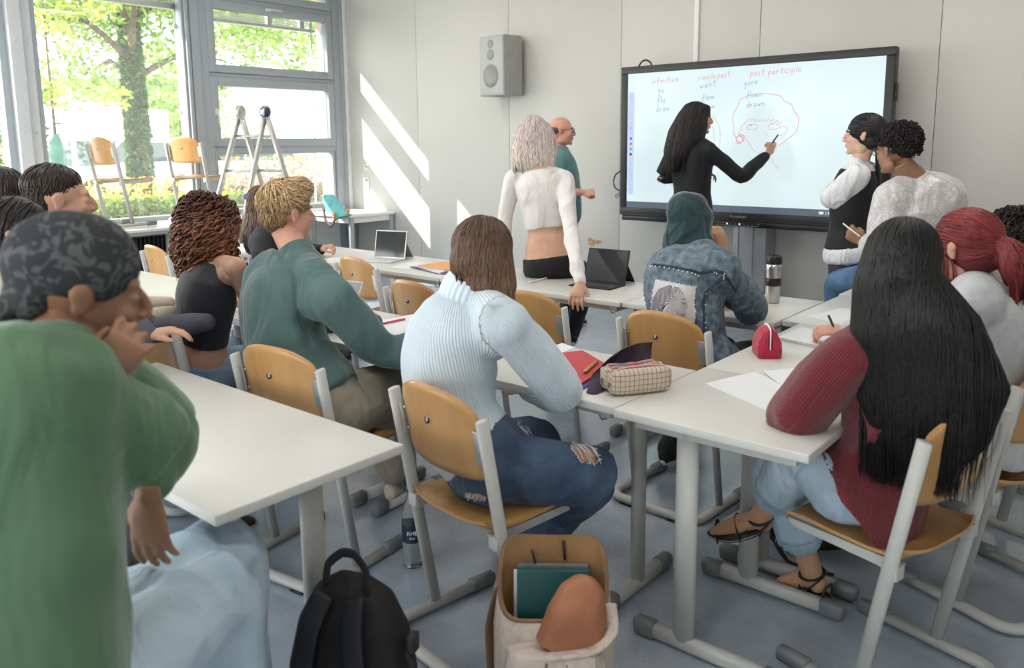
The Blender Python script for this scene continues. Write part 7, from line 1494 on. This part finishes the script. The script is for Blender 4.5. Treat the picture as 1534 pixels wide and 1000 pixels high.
# black tablet with keyboard case
def tablet(loc, rz, w, h, lean, m, sm_, label, kb=None, stand=True, km=None, kbm=None):
    o = empty('tablet_computer', loc, rz, label=label, cat='tablet')
    T = Matrix.Translation((0, 0.10, 0.004)) @ Matrix.Rotation(lean, 4, 'X')
    MB().box((-w / 2, 0, 0), (w / 2, 0.008, h), bev=0.003, M=T).build('case', m, o)
    MB().box((-w / 2 + 0.008, -0.0008, 0.008), (w / 2 - 0.008, 0.0006, h - 0.008), M=T).build('glass_screen', sm_, o)
    if stand:
        s = MB(); top_ = T @ V(0, 0.008, h * 0.62); s.prism([(top_.y, top_.z), (top_.y + 0.004, top_.z), (top_.y + 0.10, 0.0), (top_.y + 0.094, 0.0)], 0, -w / 2 + 0.01, w / 2 - 0.01); s.build('stand', m, o)
    if kb:
        MB().box((-w / 2, 0.10 - kb, 0), (w / 2, 0.105, 0.006), bev=0.002).build('keyboard_deck', kbm or m, o)
        k_ = MB()
        for r_ in range(5):
            for q in range(13): k_.box((-w / 2 + 0.012 + q * (w - 0.02) / 13, 0.10 - kb + 0.012 + (r_ + (1.2 if kb > 0.15 else 0.3)) * 0.0185, 0.006), (-w / 2 + 0.012 + (q + 0.86) * (w - 0.02) / 13, 0.10 - kb + 0.012 + (r_ + (1.2 if kb > 0.15 else 0.3) + 0.82) * 0.0185, 0.008))
        k_.build('keyboard', km or M_['dkgrey'], o)
    return o
gs_ = mat('dark_glass', (0.035, 0.037, 0.040), 0.06, noise=0.05, spec=0.8)
tablet((-2.56, 3.78, 0.752), math.radians(4), 0.27, 0.20, -0.30, M_['blackm'], gs_, 'black tablet in a folding keyboard case, right of the woman in the white top', 0.17)
tablet((-4.34, 3.74, 0.752), math.radians(16), 0.26, 0.20, -0.22, M_['alu'], gs_, 'silver tablet on a stand beside the orange folder', 0.19, km=mat('pale_keys', (0.62, 0.62, 0.63), 0.5, noise=0.02), kbm=M_['desk'])
tablet((-3.12, 2.28, 0.752), math.radians(8), 0.25, 0.175, -0.55, M_['desk'], mat('bright_glass', (0.34, 0.34, 0.35), 0.05, noise=0.2, nscale=3, spec=0.8), 'grey tablet leaning in front of the green sweatshirt', None)
pen((-2.923, 3.628, 0.760), (-2.938, 3.827, 0.760), 0.0055, M_['whitep'], 'white stylus lying on the table by the leaning blonde woman', name='stylus', z=0.757, cat='stylus')
pen((-4.571, 3.345, 0.760), (-4.419, 3.341, 0.760), 0.006, M_['black'], 'black pen lying at the table edge behind the blond head', z=0.757)
# orange ring binder with papers
ob = empty('ring_binder', (-3.70, 3.70, 0.752), math.radians(-14), label='open ring binder with an orange divider on a stack of papers', cat='binder')
MB().box((-0.22, -0.12, 0), (0.20, 0.13, 0.006), bev=0.001).build('cover', mat('purple_grey_cover', (0.20, 0.14, 0.22), 0.5, noise=0.1), ob)
for i in range(4): MB().box((-0.17, -0.11, 0.006 + i * 0.004), (0.17, 0.125, 0.009 + i * 0.004), M=Matrix.Rotation(0.05 * (i - 1.5), 4, 'Z')).build('page', M_['paper'], ob)
MB().box((-0.14, -0.10, 0.023), (0.15, 0.12, 0.026), M=Matrix.Rotation(0.1, 4, 'Z')).build('divider', mat('orange_card', (0.75, 0.36, 0.14), 0.6, noise=0.03), ob)
for x in (0.0, 0.05): MB().sweep([(0.155 + 0.012 * math.cos(a), -0.02 + x, 0.015 + 0.018 * math.sin(a)) for a in [PI * k / 8 for k in range(9)]], 0.0015, n=6).build('ring', M_['chrome'], ob)
sheet('paper_sheet', [(-3.571, 3.525, 0.750), (-3.645, 3.814, 0.750), (-3.426, 3.767, 0.750), (-3.315, 3.466, 0.750)], TZ, M_['paper'], 'white sheet just behind the brown hair, next to the ring binder', 'paper')
sheet('paper_sheet', [(-4.066, 3.574, 0.750), (-4.143, 3.826, 0.750), (-3.953, 3.809, 0.750), (-3.879, 3.568, 0.750)], TZ, M_['paper'], 'white sheet between the silver tablet and the ring binder', 'paper')
# pen in the writing hand, pen at the screen, phone
pen((-1.036, 3.200, 0.824), (-1.052, 3.170, 0.881), 0.005, M_['dkgrey'], 'dark pen held in the writing hand of the grey hoodie', M_['chrome'])
pen((-2.582, 6.380, 1.611), (-2.571, 6.240, 1.544), 0.007, M_['dkgrey'], 'screen pen held by the woman in the black dress', name='screen_pen')
ph = empty('smartphone', (-1.394, 4.500, 1.078), label='pale phone held by the person in the white satin shirt', cat='phone'); MB().box((-0.03, -0.0035, -0.055), (0.03, 0.0035, 0.055), bev=0.003, M=Matrix.Rotation(-0.95, 4, 'Y') @ Matrix.Rotation(0.3 + PI / 2, 4, 'Z')).build('case', M_['whitep'], ph)
# turquoise bag hanging over the side table
tb_ = empty('cloth_bag', (-7.74, 6.02, 0.72), label='turquoise cloth bag with orange patches and brown straps hanging over the white side table', cat='bag')
tq = mat('turquoise_cloth', (0.16, 0.50, 0.50), 0.7, noise=0.06, fold=0.4); bp = V(-7.74, 6.02, 0.72)
def rel_(L_): return [V(p) - bp for p in L_]
T1 = [rel_([(-7.965, 6.000, 0.974), (-7.799, 6.000, 0.988)]), rel_([(-7.945, 5.980, 0.889), (-7.681, 6.000, 0.882)]), rel_([(-7.887, 5.970, 0.805), (-7.551, 6.000, 0.810)]), rel_([(-7.705, 5.970, 0.703), (-7.457, 6.000, 0.760)])]
MBt = MB(); Rg = []
for (a, b) in T1:
    m_ = lerp(a, b, 0.5); h_ = (b - a) / 2; Rg.append([m_ + h_ * math.cos(q) + V(0.02, 0.045, 0) * math.sin(q) for q in [2 * PI * k / 16 for k in range(16)]])
MBt.rings(Rg); ob_ = baked(MBt, 'cloth', 0.008, 3, tq, tb_, folds(0.010, 12)); 
for (p) in ((-7.687, 5.930, 0.754), (-7.464, 5.950, 0.801)): MB().box((-0.02, -0.012, -0.035), (0.02, 0.012, 0.035), bev=0.004, M=Matrix.Translation(V(p) - bp) @ Matrix.Rotation(0.5, 4, 'Y')).build('patch', mat('orange_patch', (0.72, 0.27, 0.12), 0.6, noise=0.05), tb_)
MB().sweep(catmull(rel_([(-7.902, 5.970, 0.946), (-7.911, 5.950, 0.821), (-7.883, 5.950, 0.679), (-7.785, 5.950, 0.621), (-7.704, 5.950, 0.704)]), [1] * 5)[0], 0.022, 0.008, ref=(0, 1, 0), n=8).build('strap', mat('brown_strap', (0.10, 0.05, 0.05), 0.6, noise=0.1), tb_)
# aluminium folding ladder
ld = empty('folding_ladder', (-7.35, 4.75, 0), label='aluminium folding ladder with blue hinge knobs in front of the window', cat='ladder'); lbase = V(-7.35, 4.75, 0)
HA, HB = V((-7.134, 4.435, 1.881)), V((-6.882, 4.550, 1.875)); FA, FB = V((-8.128, 4.354, 0.000)), V((-7.575, 4.440, 0.000)); KA, KB_ = V((-7.624, 5.250, 0.000)), V((-7.283, 5.402, 0.000))
for (t_, f_) in ((HA, FA), (HB, FB), (HA, KA), (HB, KB_)):
    s = MB(); s.sweep([t_ - lbase, f_ - lbase], 0.034, 0.016, ref=(HB - HA), n=12, sq=0.5); st_ = s.build('stile', M_['alu'], ld)
    MB().sweep([lerp(t_, f_, 0.985) - lbase, f_ - lbase], 0.042, 0.024, ref=(HB - HA), n=10, sq=0.5).build('foot', M_['black'], st_)
    e = MB()
    for k in (0.12, 0.30, 0.48, 0.66, 0.84): p = lerp(t_, f_, k) - lbase; e.ball(p + (HB - HA).normalized() * 0.0, (0.014, 0.020, 0.014), 8, 6)
    e.build('rung_plug', M_['dkgrey'], st_)
for (ta, fa, tb, fb) in ((HA, FA, HB, FB), (HA, KA, HB, KB_)):
    for k in (0.12, 0.30, 0.48, 0.66, 0.84): MB().sweep([lerp(ta, fa, k) - lbase, lerp(tb, fb, k) - lbase], 0.016, 0.014, n=10).build('rung', M_['alu'], ld)
for H_ in (HA, HB):
    ax = (HB - HA).normalized(); Q = Matrix.Translation(H_ - lbase) @ ax.to_track_quat('Z', 'Y').to_matrix().to_4x4()
    MB().lathe([(0, -0.022), (0.062, -0.022), (0.066, -0.015), (0.066, 0.015), (0.062, 0.022), (0, 0.022)], n=24, M=Q).build('hinge', M_['alu'], ld)
Q = Matrix.Translation(HB - lbase) @ (V((-6.882, 4.550, 1.875)) * 0 + V(0.77, -0.9, 0)).normalized().to_track_quat('Z', 'Y').to_matrix().to_4x4()
kn_ = mat('dark_blue_knob', (0.02, 0.03, 0.10), 0.4, noise=0.05)
MB().lathe([(0, 0.0), (0.05, 0.0), (0.056, 0.03), (0.045, 0.055), (0, 0.06)], n=8, M=Q).build('locking_knob', kn_, ld)
pk_ = lerp(HB, FB, 0.43) - lbase; MB().ball(pk_ + V(0.03, -0.03, 0), (0.045, 0.045, 0.035), 12, 8).build('release_knob', mat('bright_blue_plastic', (0.02, 0.10, 0.45), 0.4, noise=0.04), ld)
# ------------------------------------------------------------------ bags and bottle on the floor
bk = empty('backpack', (-1.52, 1.17, 0), math.radians(20), label='black backpack with top loop standing on the floor', cat='backpack')
bkm = mat('black_nylon', (0.006, 0.006, 0.007), 0.75, noise=0.2, bump=0.3, bscale=250, fold=0.4); strapm = mat('strap_navy_black', (0.010, 0.011, 0.016), 0.65, noise=0.15, bump=0.3, bscale=300)
bk.scale = (0.93, 0.93, 1.16)
B = MB(); B.sweep([(0, 0, 0.02), (0, 0, 0.10), (0, 0.0, 0.22), (0, 0.01, 0.32), (0, 0.02, 0.39), (0, 0.03, 0.425)], [0.165, 0.185, 0.18, 0.155, 0.11, 0.05], [0.095, 0.11, 0.105, 0.09, 0.065, 0.03], ref=(0, 1, 0), n=30, sq=0.75); B.v = [tuple(v) for v in B.v]
baked(B, 'pack_body', 0.008, 4, bkm, bk, folds(0.006, 9))
for sx2 in (-1, 1): MB().sweep(catmull([(sx2 * 0.045, -0.055, 0.405), (sx2 * 0.065, -0.105, 0.34), (sx2 * 0.085, -0.125, 0.22), (sx2 * 0.10, -0.125, 0.10), (sx2 * 0.12, -0.10, 0.03)], [1] * 5)[0], 0.030, 0.008, ref=(0, -1, 0), n=12).build('shoulder_strap', strapm, bk)
MB().sweep(catmull([(-0.062, -0.02, 0.40), (-0.058, -0.01, 0.45), (-0.02, 0.0, 0.478), (0.02, 0.0, 0.478), (0.058, -0.01, 0.45), (0.062, -0.02, 0.40)], [1] * 6)[0], 0.011, 0.004, ref=(0, 1, 0), n=10).build('carry_loop', strapm, bk)
MB().sweep([(0.18, -0.02, 0.30), (0.20, -0.03, 0.27), (0.215, -0.03, 0.22)], 0.012, 0.004, n=8).build('side_strap', strapm, bk)
MB().box((0.178, -0.03, 0.29), (0.20, 0.01, 0.33), bev=0.004).build('buckle', M_['black'], bk)
# beige canvas backpack, wide open
cb_ = empty('backpack', (-1.245, 1.645, 0), math.radians(38), label='beige canvas backpack standing wide open with books inside', cat='backpack')
canv = mat('beige_canvas', (0.56, 0.47, 0.41), 0.8, noise=0.05, bump=0.2, bscale=300, fold=0.9, fscale=12); tan = mat('tan_lining', (0.33, 0.18, 0.08), 0.7, noise=0.1, fold=0.4); pip = mat('brown_piping', (0.22, 0.12, 0.07), 0.6, noise=0.1)
def oring(cx, cy, cz, rx, ry, tilt, n=32, sq=0.72):
    out = []
    for j in range(n):
        a = 2 * PI * j / n; ca, sa = math.cos(a), math.sin(a); ca = math.copysign(abs(ca) ** sq, ca); sa = math.copysign(abs(sa) ** sq, sa)
        out.append(V(cx + rx * ca, cy + ry * sa, cz + tilt * sa + 0.015 * math.sin(3 * a)))
    return out
out_ = [oring(0, 0, 0.0, 0.12, 0.07, 0), oring(0, 0, 0.03, 0.155, 0.10, 0), oring(0, 0, 0.15, 0.165, 0.115, 0.0), oring(0, 0.0, 0.25, 0.165, 0.115, 0.02), oring(0, 0.02, 0.33, 0.155, 0.105, 0.06), oring(0, 0.03, 0.365, 0.15, 0.10, 0.085)]
inn = [oring(0, 0.03, 0.368, 0.143, 0.093, 0.085), oring(0, 0.02, 0.33, 0.145, 0.095, 0.06), oring(0, 0, 0.22, 0.15, 0.10, 0.01), oring(0, 0, 0.06, 0.14, 0.09, 0)]
B = MB(); B.rings(out_, cap=False); B.add(out_[0], [tuple(range(32))]); B.build('canvas_body', canv, cb_); B = MB(); B.rings(inn, cap=False); B.add(inn[-1], [tuple(range(32))]); B.rings([out_[-1], inn[0]], cap=False); B.build('lining', tan, cb_)
MB().sweep(out_[-1], 0.005, closed=True, n=6).build('zip_edge', pip, cb_)
fp = MB(); fp.sweep(catmull([(0.0, -0.125, 0.02), (0, -0.15, 0.10), (0, -0.155, 0.20), (0, -0.15, 0.27)], [1] * 4)[0], catmull([(0, 0, 0)] * 4, [0.11, 0.135, 0.135, 0.12])[1], catmull([(0, 0, 0)] * 4, [0.03, 0.05, 0.055, 0.045])[1], ref=(0, 1, 0), n=26, sq=0.7)
baked(fp, 'front_pocket', 0.007, 3, canv, cb_, folds(0.009, 14))
fl_ = MB(); fl_.sweep(catmull([(0.03, -0.13, 0.26), (0.06, -0.12, 0.35), (0.075, -0.10, 0.41), (0.08, -0.085, 0.435)], [1] * 4)[0], catmull([(0, 0, 0)] * 4, [0.085, 0.082, 0.06, 0.02])[1], catmull([(0, 0, 0)] * 4, [0.05, 0.05, 0.04, 0.015])[1], ref=(0, 1, 0.5), n=24, sq=0.8)
baked(fl_, 'orange_pouch', 0.007, 3, mat('terracotta_nylon', (0.34, 0.13, 0.065), 0.55, noise=0.12, fold=0.5), cb_, folds(0.004, 12))
MB().sweep(catmull([(-0.08, -0.165, 0.25), (0.0, -0.19, 0.275), (0.10, -0.17, 0.28), (0.15, -0.12, 0.30), (0.15, -0.06, 0.34)], [1] * 5)[0], 0.018, 0.008, ref=(0, 0, 1), n=10).build('pocket_rim', canv, cb_)
MB().box((-0.10, -0.03, 0.10), (0.10, -0.005, 0.385), bev=0.002, M=Matrix.Rotation(-0.15, 4, 'X')).build('book', mat('teal_green_cover', (0.012, 0.085, 0.085), 0.45, noise=0.1), cb_)
MB().box((-0.11, 0.012, 0.10), (0.10, 0.030, 0.37), bev=0.001, M=Matrix.Rotation(-0.12, 4, 'X')).build('paper_stack', M_['paper'], cb_); MB().box((-0.10, 0.045, 0.10), (0.10, 0.06, 0.38), bev=0.002, M=Matrix.Rotation(-0.10, 4, 'X')).build('document_folder', M_['cap'], cb_)
MB().box((-0.06, 0.093, 0.25), (0.06, 0.105, 0.36), bev=0.003).build('inner_pocket', tan, cb_)
for (x, y, z, x2, y2, z2) in ((-0.06, 0.10, 0.41, -0.045, 0.085, 0.36), (0.03, 0.115, 0.43, 0.035, 0.10, 0.38), (-0.02, -0.20, 0.26, -0.03, -0.215, 0.12), (0.03, -0.20, 0.26, 0.05, -0.213, 0.19)): MB().sweep([(x, y, z), (x2, y2, z2)], 0.004, n=6).build('zip_cord', pip if y < 0 else M_['black'], cb_)
for sx2 in (-1,): MB().sweep(catmull([(-0.15, 0.02, 0.34), (-0.18, 0.06, 0.2), (-0.175, 0.05, 0.05)], [1] * 3)[0], 0.016, 0.004, n=8).build('shoulder_strap', pip, cb_)
um = empty('folded_umbrella', (-1.52, 1.76, 0.0), math.radians(34), label='small grey-beige folded umbrella pouch beside the beige backpack', cat='umbrella'); MB().sweep([(0, 0, 0.02), (0, 0, 0.04), (0, 0.01, 0.20), (0, 0.01, 0.24)], [0.02, 0.036, 0.036, 0.02], n=18).build('pouch', mat('greige_fabric', (0.33, 0.29, 0.24), 0.8, noise=0.08, fold=0.6, fscale=20), um); MB().sweep([(0, 0.012, 0.24), (0, 0.012, 0.265)], 0.015, n=12).build('handle', M_['cap'], um)
# water bottle
wb = empty('water_bottle', (-2.11, 1.92, 0), label='clear plastic water bottle with a dark label standing on the floor', cat='bottle')
pet = mat('clear_plastic', (0.72, 0.80, 0.80), 0.12, noise=0.02, trans=0.92, ior=1.2)
MB().lathe([(0, 0.004), (0.028, 0.0), (0.036, 0.012), (0.037, 0.06), (0.035, 0.08), (0.037, 0.10), (0.037, 0.19), (0.032, 0.225), (0.018, 0.27), (0.0125, 0.285), (0.0125, 0.30), (0, 0.30)], n=30).build('bottle_body', pet, wb)
lb2 = MB().lathe([(0.0375, 0.105), (0.0378, 0.108), (0.0378, 0.172), (0.0375, 0.175)], n=30, cap=False).build('wrap_label', mat('dark_label', (0.01, 0.025, 0.05), 0.4, noise=0.05), wb)
MB().lathe([(0, 0.298), (0.0145, 0.298), (0.0145, 0.318), (0, 0.318)], n=20).build('cap', mat('cap_teal', (0.05, 0.25, 0.30), 0.4, noise=0.03), wb)
text('RHE', 0.022, Matrix.Rotation(math.radians(48), 4, 'Z') @ Matrix.Translation((0, -0.0385, 0.138)) @ Matrix.Rotation(PI / 2, 4, 'X'), M_['whitep'], 'lettering', lb2)
text('BLU', 0.012, Matrix.Rotation(math.radians(48), 4, 'Z') @ Matrix.Translation((0, -0.0385, 0.122)) @ Matrix.Rotation(PI / 2, 4, 'X'), M_['whitep'], 'lettering', lb2)
# black bag with white dots below the right-hand tables
bb = empty('shoulder_bag', (-1.02, 2.98, 0.0), math.radians(30), label='black bag with a white dotted panel on the floor under the right-hand tables', cat='bag')
B = MB(); B.sweep([(0, 0, 0.02), (0, 0, 0.06), (0, 0, 0.20), (0, 0.0, 0.26)], [0.13, 0.16, 0.14, 0.06], [0.06, 0.08, 0.06, 0.03], ref=(0, 1, 0), n=24, sq=0.75); baked(B, 'bag_body', 0.009, 3, bkm, bb, folds(0.008, 10))
dd = MB()
for i in range(9):
    for j in range(5): dd.ball((-0.07 + i * 0.013 + (j % 2) * 0.006, -0.079 + j * 0.004, 0.12 + j * 0.016), 0.0028, 6, 4)
dd.build('dot_print', M_['whitep'], bb); MB().sweep(catmull([(-0.1, 0, 0.22), (-0.16, -0.06, 0.12), (-0.1, -0.16, 0.02), (0.05, -0.22, 0.012)], [1] * 4)[0], 0.010, 0.004, n=8).build('strap', strapm, bb)
# patch and studs on the denim jacket
jk = [q for q in kids(o10) if q.name.startswith('denim_jacket')][0]
me = jk.data; bvj = BVHTree.FromPolygons([v.co + inv10 for v in me.vertices], [tuple(p.vertices) for p in me.polygons])
def onj(p, up=0.0):
    p = V(p); loc, nor, i, d = bvj.find_nearest(p)
    return loc + nor * up, nor
def grid(a, b, c_, d_, nu, nv, up):
    return [[onj(lerp(lerp(V(a), V(b), i / nu), lerp(V(d_), V(c_), i / nu), j / nv), up)[0] - inv10 for i in range(nu + 1)] for j in range(nv + 1)]
QA, QB, QC, QD = (-1.760, 3.040, 0.973), (-1.525, 3.020, 0.960), (-1.545, 3.020, 0.805), (-1.776, 3.040, 0.800)
ptm = mat('printed_patch', (0.64, 0.62, 0.62), 0.7, noise=0.03, fold=0.3); pm2 = MB().rings(grid(QA, QB, QC, QD, 16, 12, 0.004), cap=False, uclose=False).build('print_patch', ptm, o10, fixn=False)
def q_(u, v): return lerp(lerp(V(QA), V(QB), u), lerp(V(QD), V(QC), u), v)
def blobp(poly, m, up, name):
    c0 = sum((Vector((p[0], p[1])) for p in poly), Vector((0, 0))) / len(poly); ring = [onj(q_(*p), up)[0] - inv10 for p in poly]; mid = [onj(q_(*(lerp(c0, Vector(p), 0.5))), up)[0] - inv10 for p in poly]; cc = onj(q_(*c0), up)[0] - inv10
    mb = MB(); mb.rings([ring, mid, [cc + (m_ - cc) * 0.02 for m_ in mid]], cap=False); return mb.build(name, m, pm2, fixn=False)
blobp([(0.0, 1.0), (0.02, 0.55), (0.12, 0.25), (0.35, 0.08), (0.58, 0.10), (0.68, 0.25), (0.55, 0.33), (0.42, 0.5), (0.30, 0.75), (0.28, 1.0)], mat('print_hair', (0.26, 0.24, 0.27), 0.7, noise=0.35, nscale=60, stretch=(1, 1, 0.2)), 0.0055, 'printed_hair')
blobp([(0.58, 0.22), (0.68, 0.26), (0.74, 0.42), (0.82, 0.60), (0.76, 0.66), (0.78, 0.78), (0.68, 0.98), (0.34, 1.0), (0.38, 0.72), (0.48, 0.45)], mat('print_face', (0.48, 0.45, 0.47), 0.7, noise=0.12, nscale=30), 0.0062, 'printed_face')
fx = MB(); fx.sweep([onj(q_(u, v), 0.0075)[0] - inv10 for u, v in ((0.66, 0.46), (0.70, 0.50), (0.75, 0.50))], 0.0015, n=5); fx.sweep([onj(q_(u, v), 0.0075)[0] - inv10 for u, v in ((0.66, 0.38), (0.72, 0.39))], 0.0013, n=5); fx.sweep([onj(q_(u, v), 0.0075)[0] - inv10 for u, v in ((0.70, 0.80), (0.76, 0.79))], 0.0015, n=5); fx.build('printed_features', M_['dkgrey'], pm2)
pearl = mat('silver_stud', (0.75, 0.75, 0.76), 0.2, metal=0.6, noise=0.02); sds = MB()
def studline(pts, n, r=0.0042, jit=0):
    P_ = [V(p) for p in pts]; seg = [(b - a).length for a, b in zip(P_[:-1], P_[1:])]; tot = sum(seg)
    for i in range(n + 1):
        s = tot * i / n; k = 0
        while k < len(seg) - 1 and s > seg[k]: s -= seg[k]; k += 1
        p, nr = onj(lerp(P_[k], P_[k + 1], min(1, s / seg[k])), 0.003); sds.ball(p - inv10 + Vector((rng.gauss(0, jit), 0, rng.gauss(0, jit))), r, 8, 6)
studline([QA, QB, QC, QD, QA], 30)
studline([(-1.818, 3.080, 1.024), (-1.690, 3.040, 1.029), (-1.559, 3.030, 1.019), (-1.454, 3.060, 0.992)], 15); studline([(-1.445, 3.060, 0.999), (-1.457, 3.040, 0.926), (-1.476, 3.030, 0.855), (-1.491, 3.030, 0.768)], 10); studline([(-1.847, 3.120, 0.945), (-1.859, 3.120, 0.852), (-1.857, 3.120, 0.760)], 8); studline([(-1.729, 3.040, 0.595), (-1.579, 3.030, 0.605)], 6)
for i in range(60):
    u = rng.random(); studp = q_(0.12 + 0.5 * u + rng.gauss(0, 0.03), 0.85 - 0.62 * u + rng.gauss(0, 0.05)); p, nr = onj(studp, 0.008); sds.ball(p - inv10, 0.0024, 6, 4)
sds.build('stud', pearl, pm2, kind='stuff')
sm_ = MB()
for L_ in ([(-1.818, 3.080, 1.036), (-1.690, 3.040, 1.040), (-1.560, 3.030, 1.031), (-1.449, 3.060, 1.007)], [(-1.460, 3.060, 0.997), (-1.471, 3.040, 0.924), (-1.491, 3.030, 0.853), (-1.506, 3.030, 0.766)], [(-1.450, 3.080, 1.012), (-1.434, 3.120, 0.958), (-1.427, 3.200, 0.885)]):
    P_ = catmull(L_, [1] * len(L_), 6)[0]; sm_.sweep([onj(p, 0.002)[0] - inv10 for p in P_], 0.006, 0.003, ref=(0, 1, 0), n=8)
sm_.build('jacket_seam', mat('dark_denim_seam', (0.03, 0.05, 0.08), 0.8, noise=0.3, nscale=60), o10)
